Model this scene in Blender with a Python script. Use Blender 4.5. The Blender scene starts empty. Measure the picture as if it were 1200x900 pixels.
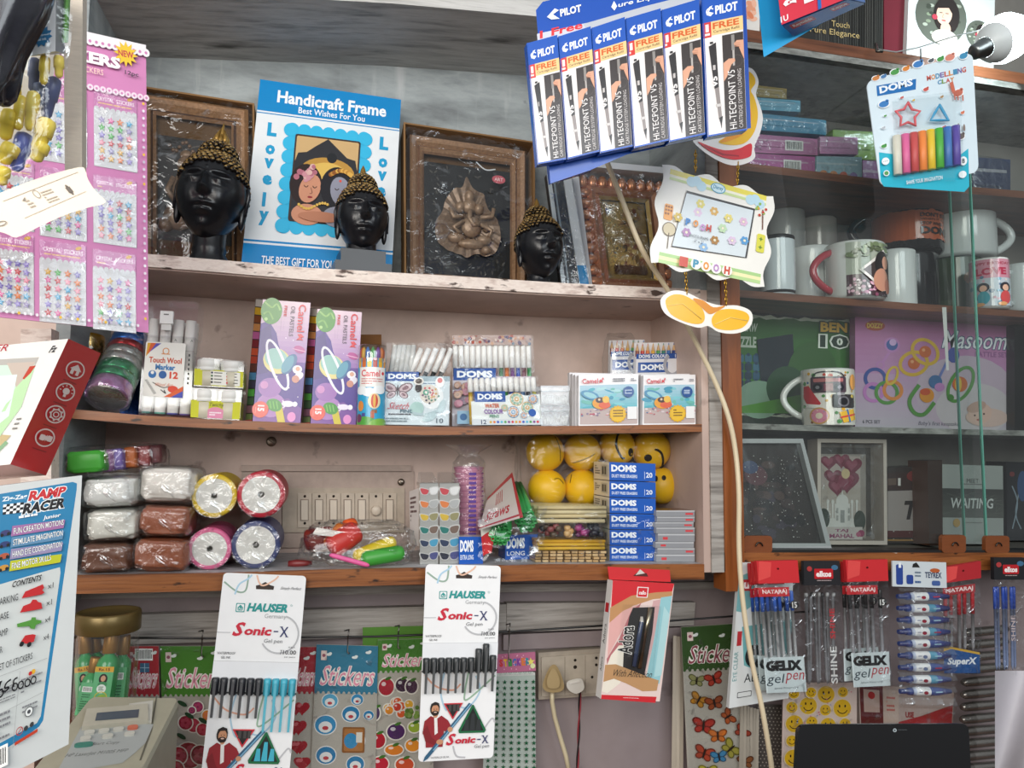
import bpy, bmesh, math, random
from mathutils import Vector as V, Matrix, noise
random.seed(7)
S = bpy.context.scene; COL = S.collection; R = math.radians
# ---------------------------------------------------------------- camera, world, lights, exposure
CAMP = V((0, -1.15, 1.5)); YAW, PIT, ROL, FPX = R(13.5), R(5.0), .008, 900.0
_f = V((math.sin(YAW)*math.cos(PIT), math.cos(YAW)*math.cos(PIT), math.sin(PIT)))
_r0 = V((math.cos(YAW), -math.sin(YAW), 0)); _u0 = _r0.cross(_f)
_r = _r0*math.cos(ROL) + _u0*math.sin(ROL); _u = _u0*math.cos(ROL) - _r0*math.sin(ROL)
cd = bpy.data.cameras.new('camera'); cam = bpy.data.objects.new('camera', cd); COL.objects.link(cam)
cd.sensor_width = 36; cd.lens = FPX/1200*36; cd.clip_start = .01
m = Matrix.Identity(4)
for i, a in enumerate((_r, _u, -_f)):
    for j in range(3): m[j][i] = a[j]
m.translation = CAMP; cam.matrix_world = m; S.camera = cam
W = bpy.data.worlds.new('shop_daylight'); S.world = W; W.use_nodes = True
_wn, _wl, _bg = W.node_tree.nodes, W.node_tree.links, W.node_tree.nodes['Background']
_tc = _wn.new('ShaderNodeTexCoord'); _sp = _wn.new('ShaderNodeSeparateXYZ'); _wl.new(_tc.outputs['Generated'], _sp.inputs[0])
_cr = _wn.new('ShaderNodeValToRGB'); _mr = _wn.new('ShaderNodeMapRange'); _mr.inputs[1].default_value = -1; _mr.inputs[2].default_value = 1
_wl.new(_sp.outputs[2], _mr.inputs[0]); _wl.new(_mr.outputs[0], _cr.inputs[0]); _wl.new(_cr.outputs[0], _bg.inputs[0])
_e = _cr.color_ramp.elements; _e[0].position = .36; _e[0].color = (.10, .085, .075, 1); _e[1].position = .60; _e[1].color = (.93, .96, 1, 1)   # dark shop floor below, daylight above
_bg.inputs[1].default_value = .38
def area(name, loc, aim, sx, sy, power, col):
    l = bpy.data.lights.new(name, 'AREA'); l.shape = 'RECTANGLE'; l.size = sx; l.size_y = sy; l.energy = power; l.color = col
    o = bpy.data.objects.new(name, l); COL.objects.link(o); o.location = loc
    o.rotation_euler = (V(aim)-V(loc)).to_track_quat('-Z', 'Y').to_euler(); return o
area('shopfront_daylight', (-.75, -1.9, 2.05), (.3, 0, 1.55), 1.8, 1.0, 42, (1, .95, .89))
area('doorway_daylight', (.95, -2.4, 2.3), (.6, 0, 1.6), 1.3, 1.2, 24, (.9, .96, 1))
S.view_settings.view_transform = 'Standard'; S.view_settings.look = 'None'
S.view_settings.exposure = 0.12; S.view_settings.gamma = 1; S.view_settings.use_curve_mapping = False
S.cycles.transparent_max_bounces = 40; S.cycles.max_bounces = 8
# ---------------------------------------------------------------- helpers
def C(h):
    if not isinstance(h, str): return h
    h = h.lstrip('#')
    if len(h) == 3: h = ''.join(c*2 for c in h)
    o = []
    for i in (0, 2, 4):
        x = int(h[i:i+2], 16)/255
        o.append(x/12.92 if x <= .04045 else ((x+.055)/1.055)**2.4)
    return tuple(o)
def mixc(a, b, t):
    a, b = C(a), C(b); return tuple(a[i]*(1-t)+b[i]*t for i in range(3))
def ray(px, py):
    return (_f + _r*((px-600)/FPX) + _u*((450-py)/FPX)).normalized()
def at(px, py, Y=0.0):
    """the point of the plane y=Y that stands at this place of the photograph"""
    d = ray(px, py); return CAMP + d*((Y-CAMP.y)/d.y)
def onz(px, py, z):
    d = ray(px, py); return CAMP + d*((z-CAMP.z)/d.z)
_M = {}
def nodes(name):
    mt = bpy.data.materials.new(name); mt.use_nodes = True; n = mt.node_tree.nodes; n.clear()
    o = n.new('ShaderNodeOutputMaterial'); return mt, n, mt.node_tree.links, o
def vmat(name, rough=.6, metal=0, spec=.5, coat=0, bump=0, bscale=60, var=.06, stretch=None):
    """surface whose print or paint colours come from the mesh's own colour layer, with a little procedural mottling"""
    if name in _M: return _M[name]
    mt, n, L, o = nodes(name); b = n.new('ShaderNodeBsdfPrincipled'); L.new(b.outputs[0], o.inputs[0])
    at_ = n.new('ShaderNodeAttribute'); at_.attribute_name = 'Col'
    tc = n.new('ShaderNodeTexCoord'); nz = n.new('ShaderNodeTexNoise'); nz.inputs['Scale'].default_value = bscale; nz.inputs['Detail'].default_value = 4
    if stretch:
        mp = n.new('ShaderNodeMapping'); mp.inputs['Scale'].default_value = stretch; L.new(tc.outputs['Object'], mp.inputs[0]); L.new(mp.outputs[0], nz.inputs[0])
    else: L.new(tc.outputs['Object'], nz.inputs[0])
    mr = n.new('ShaderNodeMapRange'); mr.inputs[3].default_value = 1-var*2; mr.inputs[4].default_value = 1+var*.6; L.new(nz.outputs[0], mr.inputs[0])
    mx = n.new('ShaderNodeVectorMath'); mx.operation = 'SCALE'; L.new(at_.outputs['Color'], mx.inputs[0]); L.new(mr.outputs[0], mx.inputs['Scale'])
    L.new(mx.outputs[0], b.inputs['Base Color'])
    b.inputs['Roughness'].default_value = rough; b.inputs['Metallic'].default_value = metal
    b.inputs['Specular IOR Level'].default_value = spec; b.inputs['Coat Weight'].default_value = coat; b.inputs['Coat Roughness'].default_value = .12
    if bump:
        bp = n.new('ShaderNodeBump'); bp.inputs['Strength'].default_value = bump; bp.inputs['Distance'].default_value = .002
        L.new(nz.outputs[0], bp.inputs['Height']); L.new(bp.outputs[0], b.inputs['Normal'])
    _M[name] = mt; return mt
def film(name, base=.05, edge=.35, rough=.12, scale=35, bump=.6, tint=(.97, .98, .98), streak=.25):
    """thin clear plastic: lets most light through, glossy at the edges, in its wrinkles"""
    if name in _M: return _M[name]
    mt, n, L, o = nodes(name)
    tr = n.new('ShaderNodeBsdfTransparent'); tr.inputs[0].default_value = (*tint, 1)
    gl = n.new('ShaderNodeBsdfGlossy'); gl.inputs[0].default_value = (.9, .93, .95, 1); gl.inputs['Roughness'].default_value = rough
    tc = n.new('ShaderNodeTexCoord'); nz = n.new('ShaderNodeTexNoise'); nz.inputs['Scale'].default_value = scale; nz.inputs['Detail'].default_value = 3; nz.inputs['Distortion'].default_value = 1.2
    L.new(tc.outputs['Object'], nz.inputs[0])
    bp = n.new('ShaderNodeBump'); bp.inputs['Strength'].default_value = bump; bp.inputs['Distance'].default_value = .004; L.new(nz.outputs[0], bp.inputs['Height']); L.new(bp.outputs[0], gl.inputs['Normal'])
    lw = n.new('ShaderNodeLayerWeight'); lw.inputs[0].default_value = .25
    mr = n.new('ShaderNodeMapRange'); mr.inputs[3].default_value = base; mr.inputs[4].default_value = edge; L.new(lw.outputs['Facing'], mr.inputs[0])
    cr = n.new('ShaderNodeMapRange'); cr.inputs[1].default_value = .60; cr.inputs[2].default_value = .70; cr.inputs[3].default_value = 0; cr.inputs[4].default_value = streak; L.new(nz.outputs[0], cr.inputs[0])
    ad = n.new('ShaderNodeMath'); ad.use_clamp = True; L.new(mr.outputs[0], ad.inputs[0]); L.new(cr.outputs[0], ad.inputs[1])
    mx = n.new('ShaderNodeMixShader'); L.new(ad.outputs[0], mx.inputs[0]); L.new(tr.outputs[0], mx.inputs[1]); L.new(gl.outputs[0], mx.inputs[2]); L.new(mx.outputs[0], o.inputs[0])
    _M[name] = mt; return mt
def pmat(name, cols, scale=(1, 1, 1), nscale=8, detail=8, rough=.6, bump=.2, spec=.4, spots=None, lo=.3, hi=.7):
    """procedural painted or wooden surface: a noise ramp over a list of colours, optional darker or paler chips"""
    if name in _M: return _M[name]
    mt, n, L, o = nodes(name); b = n.new('ShaderNodeBsdfPrincipled'); L.new(b.outputs[0], o.inputs[0])
    tc = n.new('ShaderNodeTexCoord'); mp = n.new('ShaderNodeMapping'); mp.inputs['Scale'].default_value = scale
    L.new(tc.outputs['Object'], mp.inputs[0])
    nz = n.new('ShaderNodeTexNoise'); nz.inputs['Scale'].default_value = nscale; nz.inputs['Detail'].default_value = detail; nz.inputs['Roughness'].default_value = .62; L.new(mp.outputs[0], nz.inputs[0])
    cr = n.new('ShaderNodeValToRGB'); L.new(nz.outputs[0], cr.inputs[0])
    while len(cr.color_ramp.elements) < len(cols): cr.color_ramp.elements.new(.5)
    for i, c in enumerate(cols):
        e = cr.color_ramp.elements[i]; e.position = lo+(hi-lo)*i/max(1, len(cols)-1); e.color = (*C(c), 1)
    out = cr.outputs[0]
    if spots:
        for (sc, c, a, z, st) in spots:
            mp2 = n.new('ShaderNodeMapping'); mp2.inputs['Scale'].default_value = st; L.new(tc.outputs['Object'], mp2.inputs[0])
            n2 = n.new('ShaderNodeTexNoise'); n2.inputs['Scale'].default_value = sc; n2.inputs['Detail'].default_value = 5; L.new(mp2.outputs[0], n2.inputs[0])
            r2 = n.new('ShaderNodeMapRange'); r2.inputs[1].default_value = a; r2.inputs[2].default_value = z; L.new(n2.outputs[0], r2.inputs[0])
            mx = n.new('ShaderNodeMix'); mx.data_type = 'RGBA'; L.new(r2.outputs[0], mx.inputs[0]); L.new(out, mx.inputs[6]); mx.inputs[7].default_value = (*C(c), 1); out = mx.outputs[2]
    L.new(out, b.inputs['Base Color']); b.inputs['Roughness'].default_value = rough; b.inputs['Specular IOR Level'].default_value = spec
    if bump:
        bp = n.new('ShaderNodeBump'); bp.inputs['Strength'].default_value = bump; bp.inputs['Distance'].default_value = .003
        L.new(nz.outputs[0], bp.inputs['Height']); L.new(bp.outputs[0], b.inputs['Normal'])
    _M[name] = mt; return mt
def glassmat(name='pane_glass', fac=.06, tint=(.93, .97, .95)):
    if name in _M: return _M[name]
    mt, n, L, o = nodes(name)
    tr = n.new('ShaderNodeBsdfTransparent'); tr.inputs[0].default_value = (*tint, 1)
    gl = n.new('ShaderNodeBsdfGlossy'); gl.inputs['Roughness'].default_value = .03
    df = n.new('ShaderNodeBsdfDiffuse'); df.inputs[0].default_value = (.6, .66, .68, 1)
    tc = n.new('ShaderNodeTexCoord'); nz = n.new('ShaderNodeTexNoise'); nz.inputs['Scale'].default_value = 5; nz.inputs['Detail'].default_value = 6; L.new(tc.outputs['Object'], nz.inputs[0])
    dr = n.new('ShaderNodeMapRange'); dr.inputs[1].default_value = .35; dr.inputs[2].default_value = .75; dr.inputs[3].default_value = 0.01; dr.inputs[4].default_value = .05; L.new(nz.outputs[0], dr.inputs[0])
    fr = n.new('ShaderNodeFresnel'); fr.inputs[0].default_value = 1.45
    ad = n.new('ShaderNodeMath'); ad.operation = 'ADD'; ad.inputs[1].default_value = fac-.04; L.new(fr.outputs[0], ad.inputs[0])
    m1 = n.new('ShaderNodeMixShader'); L.new(dr.outputs[0], m1.inputs[0]); L.new(tr.outputs[0], m1.inputs[1]); L.new(df.outputs[0], m1.inputs[2])
    m2 = n.new('ShaderNodeMixShader'); L.new(ad.outputs[0], m2.inputs[0]); L.new(m1.outputs[0], m2.inputs[1]); L.new(gl.outputs[0], m2.inputs[2]); L.new(m2.outputs[0], o.inputs[0])
    _M[name] = mt; return mt
PAPER = vmat('printed_card', .55, 0, .4, var=.03); GLOSS = vmat('glossy_print', .25, 0, .5, .25, var=.03); SATIN = vmat('moulded_plastic', .38, 0, .5, var=.03)
CERAM = vmat('glazed_ceramic', .12, 0, .5, .4, var=.02); METAL = vmat('worn_metal', .32, 1, var=.1); MATTE = vmat('matte_surface', .8, 0, .25, bump=.15, var=.1)
FOIL = vmat('foil', .22, .75, bump=.25, bscale=300, var=.2); RUBBER = vmat('soft_ball', .42, 0, .45, var=.03); CLOTHY = vmat('fibre', .9, 0, .1, bump=.4, bscale=200, var=.12)
CARDB = vmat('brown_cardboard', .85, 0, .15, bump=.1, bscale=90, var=.1, stretch=(1, 1, 8)); LACQ = vmat('carved_lacquer', .38, .25, .5, bump=.35, bscale=220, var=.3)
BLKS = vmat('black_stone_resin', .29, 0, .5, bump=.06, bscale=160, var=.15); DARKP = vmat('dark_glossy', .2, 0, .5, .2, var=.05)
FILM = film('clear_film'); WRAP = film('crinkled_wrap', .07, .45, .1, 55, .9, streak=.35); CASE = film('clear_case', .10, .55, .08, 8, .1, streak=.04); FROST = film('frosted_case', .22, .6, .3, 20, .3, (.93, .93, .92), .1)
GLASS = glassmat()
class MB:
    """collects faces with colours; build() links them as one mesh object"""
    def __init__(s): s.v = []; s.f = []; s.c = []; s.s = []
    def face(s, pts, col, sm=False):
        n = len(s.v); s.v += [V(p) for p in pts]; s.f.append(tuple(range(n, n+len(pts)))); s.c.append(C(col)); s.s.append(sm)
    def grid(s, fn, nu, nv, col, sm=True):
        n = len(s.v)
        for j in range(nv+1):
            for i in range(nu+1): s.v.append(V(fn(i/nu, j/nv)))
        for j in range(nv):
            for i in range(nu):
                a = n+j*(nu+1)+i; s.f.append((a, a+1, a+nu+2, a+nu+1))
                s.c.append(C(col((i+.5)/nu, (j+.5)/nv)) if callable(col) else C(col)); s.s.append(sm)
    def hexa(s, p, col, cols={}):
        """p: front TL TR BR BL, back TL TR BR BL; cols overrides front back left right top bottom"""
        for k, ix in (('front', (0, 3, 2, 1)), ('back', (4, 5, 6, 7)), ('left', (0, 4, 7, 3)), ('right', (1, 2, 6, 5)), ('top', (0, 1, 5, 4)), ('bottom', (3, 7, 6, 2))):
            s.face([p[i] for i in ix], cols.get(k, col))
    def box(s, c, d, col, M=None, cols={}):
        c = V(c); q = []
        for y in (-1, 1):
            for (x, z) in ((-1, 1), (1, 1), (1, -1), (-1, -1)):
                w = V((x*d[0]/2, y*d[1]/2, z*d[2]/2)); q.append(c+(M @ w if M else w))
        s.hexa(q, col, cols)
    def slab(s, P, depth, col, cols={}, o=0):
        """solid box behind (depth>0) a panel's front"""
        f = [P.p(u, v, o) for (u, v) in ((0, 0), (1, 0), (1, 1), (0, 1))]
        s.hexa(f+[q-P.n*depth for q in f], col, cols)
    def tube(s, pts, r, col, n=8, cap=True, sm=True):
        pts = [V(p) for p in pts]; rs = r if isinstance(r, (list, tuple)) else [r]*len(pts); b = len(s.v); up = None
        for i, p in enumerate(pts):
            t = (pts[min(i+1, len(pts)-1)]-pts[max(i-1, 0)]); t = t.normalized() if t.length > 1e-9 else V((0, 0, 1))
            if up is None: up = t.orthogonal().normalized()
            up = (up-t*up.dot(t)); up = up.normalized() if up.length > 1e-6 else t.orthogonal().normalized(); w = t.cross(up)
            for k in range(n):
                a = 2*math.pi*k/n; s.v.append(p+(up*math.cos(a)+w*math.sin(a))*rs[i])
        cc = col if isinstance(col, list) else [col]*len(pts)
        for i in range(len(pts)-1):
            for k in range(n):
                s.f.append((b+i*n+k, b+i*n+(k+1) % n, b+(i+1)*n+(k+1) % n, b+(i+1)*n+k)); s.c.append(C(cc[i])); s.s.append(sm)
        if cap:
            s.f.append(tuple(b+k for k in reversed(range(n)))); s.c.append(C(cc[0])); s.s.append(False)
            e = b+(len(pts)-1)*n; s.f.append(tuple(e+k for k in range(n))); s.c.append(C(cc[-1])); s.s.append(False)
    def lathe(s, prof, o, ax=(0, 0, 1), n=32, col='#fff', sm=True):
        """prof: list of (radius, height, colour of the band that starts here)"""
        o = V(o); ax = V(ax).normalized(); x = ax.orthogonal().normalized() if abs(ax.z) < .99 else V((1, 0, 0)); y = ax.cross(x); b = len(s.v)
        for q in prof:
            for k in range(n):
                a = 2*math.pi*k/n; s.v.append(o+ax*q[1]+(x*math.cos(a)+y*math.sin(a))*q[0])
        for i in range(len(prof)-1):
            c = prof[i][2] if len(prof[i]) > 2 else col
            for k in range(n):
                s.f.append((b+i*n+k, b+i*n+(k+1) % n, b+(i+1)*n+(k+1) % n, b+(i+1)*n+k)); s.c.append(C(c)); s.s.append(sm)
    def ball(s, c, r, col, nu=20, nv=12, M=None):
        r = V(r) if isinstance(r, (tuple, list, V)) else V((r, r, r)); c = V(c)
        def fn(u, v):
            a = 2*math.pi*u; t = math.pi*v; w = V((r.x*math.cos(a)*math.sin(t), r.y*math.sin(a)*math.sin(t), r.z*math.cos(t)))
            return c+(M @ w if M else w)
        s.grid(fn, nu, nv, col)
    def blob(s, c, d, col, amp=.12, fr=2.2, seed=0, M=None, sq=.55, nu=28, nv=18):
        """lumpy rounded block of size d (crumpled wraps, soft packets)"""
        c = V(c)
        def fn(u, v):
            a = 2*math.pi*u; t = math.pi*v; w = V((math.cos(a)*math.sin(t), math.sin(a)*math.sin(t), math.cos(t)))
            e = lambda x: math.copysign(abs(x)**sq, x)
            k = V((e(math.cos(a))*max(0, math.sin(t))**sq, e(math.sin(a))*max(0, math.sin(t))**sq, e(math.cos(t))))
            g = 1+amp*noise.noise(w*fr+V((seed*7.1, seed*3.3, seed)))
            q = V((k.x*d[0]/2*g, k.y*d[1]/2*g, k.z*d[2]/2*g)); return c+(M @ q if M else q)
        s.grid(fn, nu, nv, col)
    def build(s, name, mat, parent=None, origin=None):
        o0 = V(origin) if origin is not None else (parent_root(parent) if parent else s.base())
        me = bpy.data.meshes.new(name); me.from_pydata([tuple(v-o0) for v in s.v], [], s.f)
        ca = me.color_attributes.new('Col', 'FLOAT_COLOR', 'CORNER'); buf = []
        for f, c in zip(s.f, s.c): buf += [c[0], c[1], c[2], 1.0]*len(f)
        ca.data.foreach_set('color', buf); me.polygons.foreach_set('use_smooth', s.s)
        me.materials.append(mat); me.update()
        o = bpy.data.objects.new(name, me); COL.objects.link(o)
        if parent: o.parent = parent
        else: o.location = o0
        return o
    def base(s):
        xs = [v.x for v in s.v]; ys = [v.y for v in s.v]; zs = [v.z for v in s.v]
        return V(((min(xs)+max(xs))/2, (min(ys)+max(ys))/2, min(zs)))
def parent_root(o):
    while o.parent: o = o.parent
    return V(o.location)
def tag(o, label=None, cat=None, group=None, kind=None):
    if label: o['label'] = label
    if cat: o['category'] = cat
    if group: o['group'] = group
    if kind: o['kind'] = kind
    return o
def thing(name, label, cat, loc, group=None):
    o = bpy.data.objects.new(name, None); COL.objects.link(o); o.location = loc; o.empty_display_size = .02
    return tag(o, label, cat, group)
class Panel:
    """a flat face in the place, given by where its corners show and by how far back (Y) they are"""
    def __init__(s, TL, TR, BR, BL, Y=0.0, Yt=None, dY=0.0):
        yb = Y; yt = Y if Yt is None else Yt
        s.px = (TL, TR, BR, BL)
        s.c = [at(*TL, yt), at(*TR, yt+dY), at(*BR, yb+dY), at(*BL, yb)]
        s.n = (s.c[3]-s.c[0]).cross(s.c[1]-s.c[0]).normalized()
        d = ray(*BR); s.c[2] = CAMP+d*((s.c[0]-CAMP).dot(s.n)/d.dot(s.n))
        if s.n.dot(CAMP-s.c[0]) < 0: s.n = -s.n
        s.W = ((s.c[1]-s.c[0]).length+(s.c[2]-s.c[3]).length)/2; s.H = ((s.c[3]-s.c[0]).length+(s.c[2]-s.c[1]).length)/2
        d = lambda a, b: math.hypot(a[0]-b[0], a[1]-b[1])
        s.aw = (d(TL, TR)+d(BL, BR))/2; s.ah = (d(TL, BL)+d(TR, BR))/2
        s.x0 = (TL[0]+BL[0])/2; s.x1 = (TR[0]+BR[0])/2; s.y0 = (TL[1]+TR[1])/2; s.y1 = (BL[1]+BR[1])/2
    def p(s, u, v, o=0.0):
        a, b, c, d = s.c; return (a*(1-u)+b*u)*(1-v)+(d*(1-u)+c*u)*v+s.n*o
    def base(s): return (s.c[2]+s.c[3])/2
    def back(s, d): return s.base()-s.n*d/2
def PR(x0, y0, x1, y1, Y=0.0, **k): return Panel((x0, y0), (x1, y0), (x1, y1), (x0, y1), Y, **k)
class Cyl:
    """a strip of a round wall: u runs round from angle a0 to a1, v runs down"""
    def __init__(s, c, r, z0, z1, a0, a1, aw, ah, r2=None, Rm=None):
        s.ce, s.r, s.z0, s.z1, s.a0, s.a1, s.aw, s.ah, s.r2, s.Rm = V(c), r, z0, z1, a0, a1, aw, ah, (r2 if r2 is not None else r), Rm
        s.x0 = 0; s.x1 = aw; s.y0 = 0; s.y1 = ah; s.curved = True
    def p(s, u, v, o=0.0):
        a = s.a0+(s.a1-s.a0)*u; r = s.r*(1-v)+s.r2*v+o; w = V((r*math.cos(a), r*math.sin(a), s.z0+(s.z1-s.z0)*v))
        return s.ce+(s.Rm @ w if s.Rm else w)
_TC = {}
def glyphs(txt, bold=0.0, res=2):
    k = (txt, bold)
    if k not in _TC:
        cu = bpy.data.curves.new('t', 'FONT'); cu.body = txt; cu.size = 1; cu.resolution_u = res; cu.offset = bold; cu.fill_mode = 'FRONT'
        ob = bpy.data.objects.new('t', cu); me = ob.to_mesh(); vs = [(v.co.x, v.co.y) for v in me.vertices]; fs = [tuple(p.vertices) for p in me.polygons]
        ob.to_mesh_clear(); bpy.data.objects.remove(ob); bpy.data.curves.remove(cu)
        if not vs: vs, fs = [(0, 0), (1, 1)], []
        xs = [a for a, _ in vs]; ys = [b for _, b in vs]; _TC[k] = (vs, fs, min(xs), max(xs), min(ys), max(ys))
    return _TC[k]
class Art:
    """printing on a panel: polygons in photograph-sized units, x right, y down"""
    def __init__(s, P, o=.0004, px=False):
        s.P = P; s.it = []; s.o = o; s.ax, s.ay = (P.x0, P.y0) if px else (0, 0)
        s.aw, s.ah = (P.x1-P.x0, P.y1-P.y0) if px else (P.aw, P.ah)
    def step(s): s.o += .00004; return s.o
    def poly(s, pts, col, o=None): s.it.append(([((x-s.ax)/s.aw, (y-s.ay)/s.ah) for x, y in pts], C(col), s.step() if o is None else o))
    def rect(s, x0, y0, x1, y1, col): s.poly([(x0, y0), (x1, y0), (x1, y1), (x0, y1)], col)
    def full(s, col): s.rect(s.ax, s.ay, s.ax+s.aw, s.ay+s.ah, col)
    def rrect(s, x0, y0, x1, y1, r, col, k=5):
        p = []
        for cx, cy, a0 in ((x1-r, y0+r, -90), (x1-r, y1-r, 0), (x0+r, y1-r, 90), (x0+r, y0+r, 180)):
            for i in range(k+1):
                a = R(a0+90*i/k); p.append((cx+r*math.cos(a), cy+r*math.sin(a)))
        s.poly(p, col)
    def ell(s, cx, cy, rx, ry, col, n=24, rot=0, a0=0, a1=360):
        c, d = math.cos(R(rot)), math.sin(R(rot)); p = []
        m_ = n if a1-a0 >= 360 else n+1
        for i in range(m_):
            a = R(a0+(a1-a0)*i/n); x, y = rx*math.cos(a), ry*math.sin(a); p.append((cx+x*c-y*d, cy+x*d+y*c))
        s.poly(p, col)
    def circ(s, cx, cy, r, col, n=20): s.ell(cx, cy, r, r, col, n)
    def ring(s, cx, cy, r, w, col, n=24, a0=0, a1=360, ry=None, rot=0):
        ry = ry or r; o = s.step(); c, d = math.cos(R(rot)), math.sin(R(rot))
        def q(k, a): x, y = (r-k)*math.cos(a), (ry-k)*math.sin(a); return (cx+x*c-y*d, cy+x*d+y*c)
        for i in range(n):
            a, b = R(a0+(a1-a0)*i/n), R(a0+(a1-a0)*(i+1)/n); s.poly([q(0, a), q(0, b), q(w, b), q(w, a)], col, o)
    def line(s, pts, w, col):
        o = s.step()
        for i in range(len(pts)-1):
            (x0, y0), (x1, y1) = pts[i], pts[i+1]; l = math.hypot(x1-x0, y1-y0) or 1; dx, dy = -(y1-y0)/l*w/2, (x1-x0)/l*w/2
            s.poly([(x0+dx, y0+dy), (x1+dx, y1+dy), (x1-dx, y1-dy), (x0-dx, y0-dy)], col, o)
    def curve(s, pts, w, col, n=8):
        q = []; P = [pts[0]]+list(pts)+[pts[-1]]
        for i in range(1, len(P)-2):
            for k in range(n):
                t = k/n; q.append(tuple(.5*(2*P[i][j]+(P[i+1][j]-P[i-1][j])*t+(2*P[i-1][j]-5*P[i][j]+4*P[i+1][j]-P[i+2][j])*t*t+(3*P[i][j]-P[i-1][j]-3*P[i+1][j]+P[i+2][j])*t**3) for j in (0, 1)))
        q.append(pts[-1]); s.line(q, w, col)
    def star(s, cx, cy, r, col, n=5, k=.42, rot=-90):
        s.poly([(cx+(r if i % 2 == 0 else r*k)*math.cos(R(rot+180*i/n)), cy+(r if i % 2 == 0 else r*k)*math.sin(R(rot+180*i/n))) for i in range(2*n)], col)
    def text(s, t, x0, y0, x1, y1, col, sh=0.0, b=0.0, rot=0, halo=None, res=2):
        """writing that fills the box x0 y0 x1 y1; rot 90 reads upwards, -90 downwards; sh slants it"""
        if halo: s.text(t, x0-halo[1], y0-halo[1], x1+halo[1], y1+halo[1], halo[0], sh, b+.035, rot)
        vs, fs, a0, a1, b0, b1 = glyphs(t, b, res); o = s.step(); q = []
        for (x, y) in vs:
            f, g = (x-a0)/max(1e-6, a1-a0), (y-b0)/max(1e-6, b1-b0)
            if rot == 0: X, Y_ = x0+(x1-x0)*f+sh*(g-.5)*(y1-y0), y1+(y0-y1)*g
            elif rot == 90: X, Y_ = x1+(x0-x1)*g, y1+(y0-y1)*f
            elif rot == 180: X, Y_ = x1+(x0-x1)*f, y0+(y1-y0)*g
            else: X, Y_ = x0+(x1-x0)*g, y0+(y1-y0)*f
            q.append(((X, Y_)) if rot != 0 or True else None)
        for f in fs: s.poly([q[i] for i in f], col, o)
    def lines(s, x0, y0, x1, y1, n, col, fill=.5):
        """rows of print too small to read"""
        h = (y1-y0)/n; o = s.step()
        for i in range(n):
            x = x0
            while x < x1-1:
                w = min(x1-x, random.uniform(.06, .22)*(x1-x0)); s.poly([(x, y0+h*i), (x+w*.86, y0+h*i), (x+w*.86, y0+h*(i+fill)), (x, y0+h*(i+fill))], col, o); x += w
                if random.random() < .06: break
    def grad(s, x0, y0, x1, y1, c0, c1, n=10, vert=True):
        o = s.step()
        for i in range(n):
            a, b = i/n, (i+1)/n; c = mixc(c0, c1, (i+.5)/n)
            if vert: s.poly([(x0, y0+(y1-y0)*a), (x1, y0+(y1-y0)*a), (x1, y0+(y1-y0)*b), (x0, y0+(y1-y0)*b)], c, o)
            else: s.poly([(x0+(x1-x0)*a, y0), (x0+(x1-x0)*b, y0), (x0+(x1-x0)*b, y1), (x0+(x1-x0)*a, y1)], c, o)
    def barcode(s, x0, y0, x1, y1):
        s.rect(x0, y0, x1, y1, '#f4f4f0'); x = x0+(x1-x0)*.08; o = s.step()
        while x < x1-(x1-x0)*.08:
            w = random.uniform(.3, 1.1)*(x1-x0)/26; s.poly([(x, y0+(y1-y0)*.12), (x+w, y0+(y1-y0)*.12), (x+w, y0+(y1-y0)*.85), (x, y0+(y1-y0)*.85)], '#181818', o); x += w*2.1
    def into(s, mb, cuts=14):
        if getattr(s.P, 'curved', False):
            bm = bmesh.new(); lay = bm.faces.layers.int.new('c'); cs = []
            for pts, c, o in s.it:
                try: f = bm.faces.new([bm.verts.new((x, y, o)) for x, y in pts])
                except ValueError: continue
                f[lay] = len(cs); cs.append(c)
            for i in range(1, cuts):
                bmesh.ops.bisect_plane(bm, geom=bm.verts[:]+bm.edges[:]+bm.faces[:], plane_co=(i/cuts, 0, 0), plane_no=(1, 0, 0))
            for f in bm.faces: mb.face([s.P.p(v.co.x, v.co.y, v.co.z) for v in f.verts], cs[f[lay]])
            bm.free()
        else:
            for pts, c, o in s.it: mb.face([s.P.p(x, y, o) for x, y in pts], c)
        return mb
def carton(name, label, cat, P, depth, cols, art=None, mat=PAPER, group=None, body='carton', side=None):
    """a box: an Empty at its base, the box itself and its printed front"""
    r = thing(name, label, cat, P.back(depth), group)
    mb = MB(); mb.slab(P, depth, cols.get('', '#ffffff'), cols); mb.build(body, mat, r)
    if art: mb = MB(); art.into(mb); mb.build('front_print', mat, r)
    if side: mb = MB(); side.into(mb); mb.build('side_print', mat, r)
    return r
def hook(mb, p, col='#4a4744', r=.0012):
    mb.tube([p+V((0, .03, .004)), p+V((0, 0, 0)), p+V((0, -.008, .006))], r, col, 6)
def star_pts(cx, cy, r, n=5, k=.42, rot=-90): return [(cx+(r if i % 2 == 0 else r*k)*math.cos(R(rot+180*i/n)), cy+(r if i % 2 == 0 else r*k)*math.sin(R(rot+180*i/n))) for i in range(2*n)]
def shelfz(line, x):
    for a, b in zip(line, line[1:]):
        if x <= b.x or b is line[-1]: return a.z+(b.z-a.z)*(x-a.x)/(b.x-a.x)
def _sit(P, line, gap=.0003):
    """stretch a panel's sides down (or trim them) until it stands on the shelf"""
    k = 0
    for t, b in ((1, 2), (0, 3)):
        d = P.c[b]-P.c[t]; z = shelfz(line, P.c[b].x)+gap; f = (z-P.c[t].z)/d.z; P.c[b] = P.c[t]+d*f; k += f/2
    P.H *= k; P.ah *= k; P.y1 = P.y0+(P.y1-P.y0)*k; return P
Panel.sit = _sit
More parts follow.
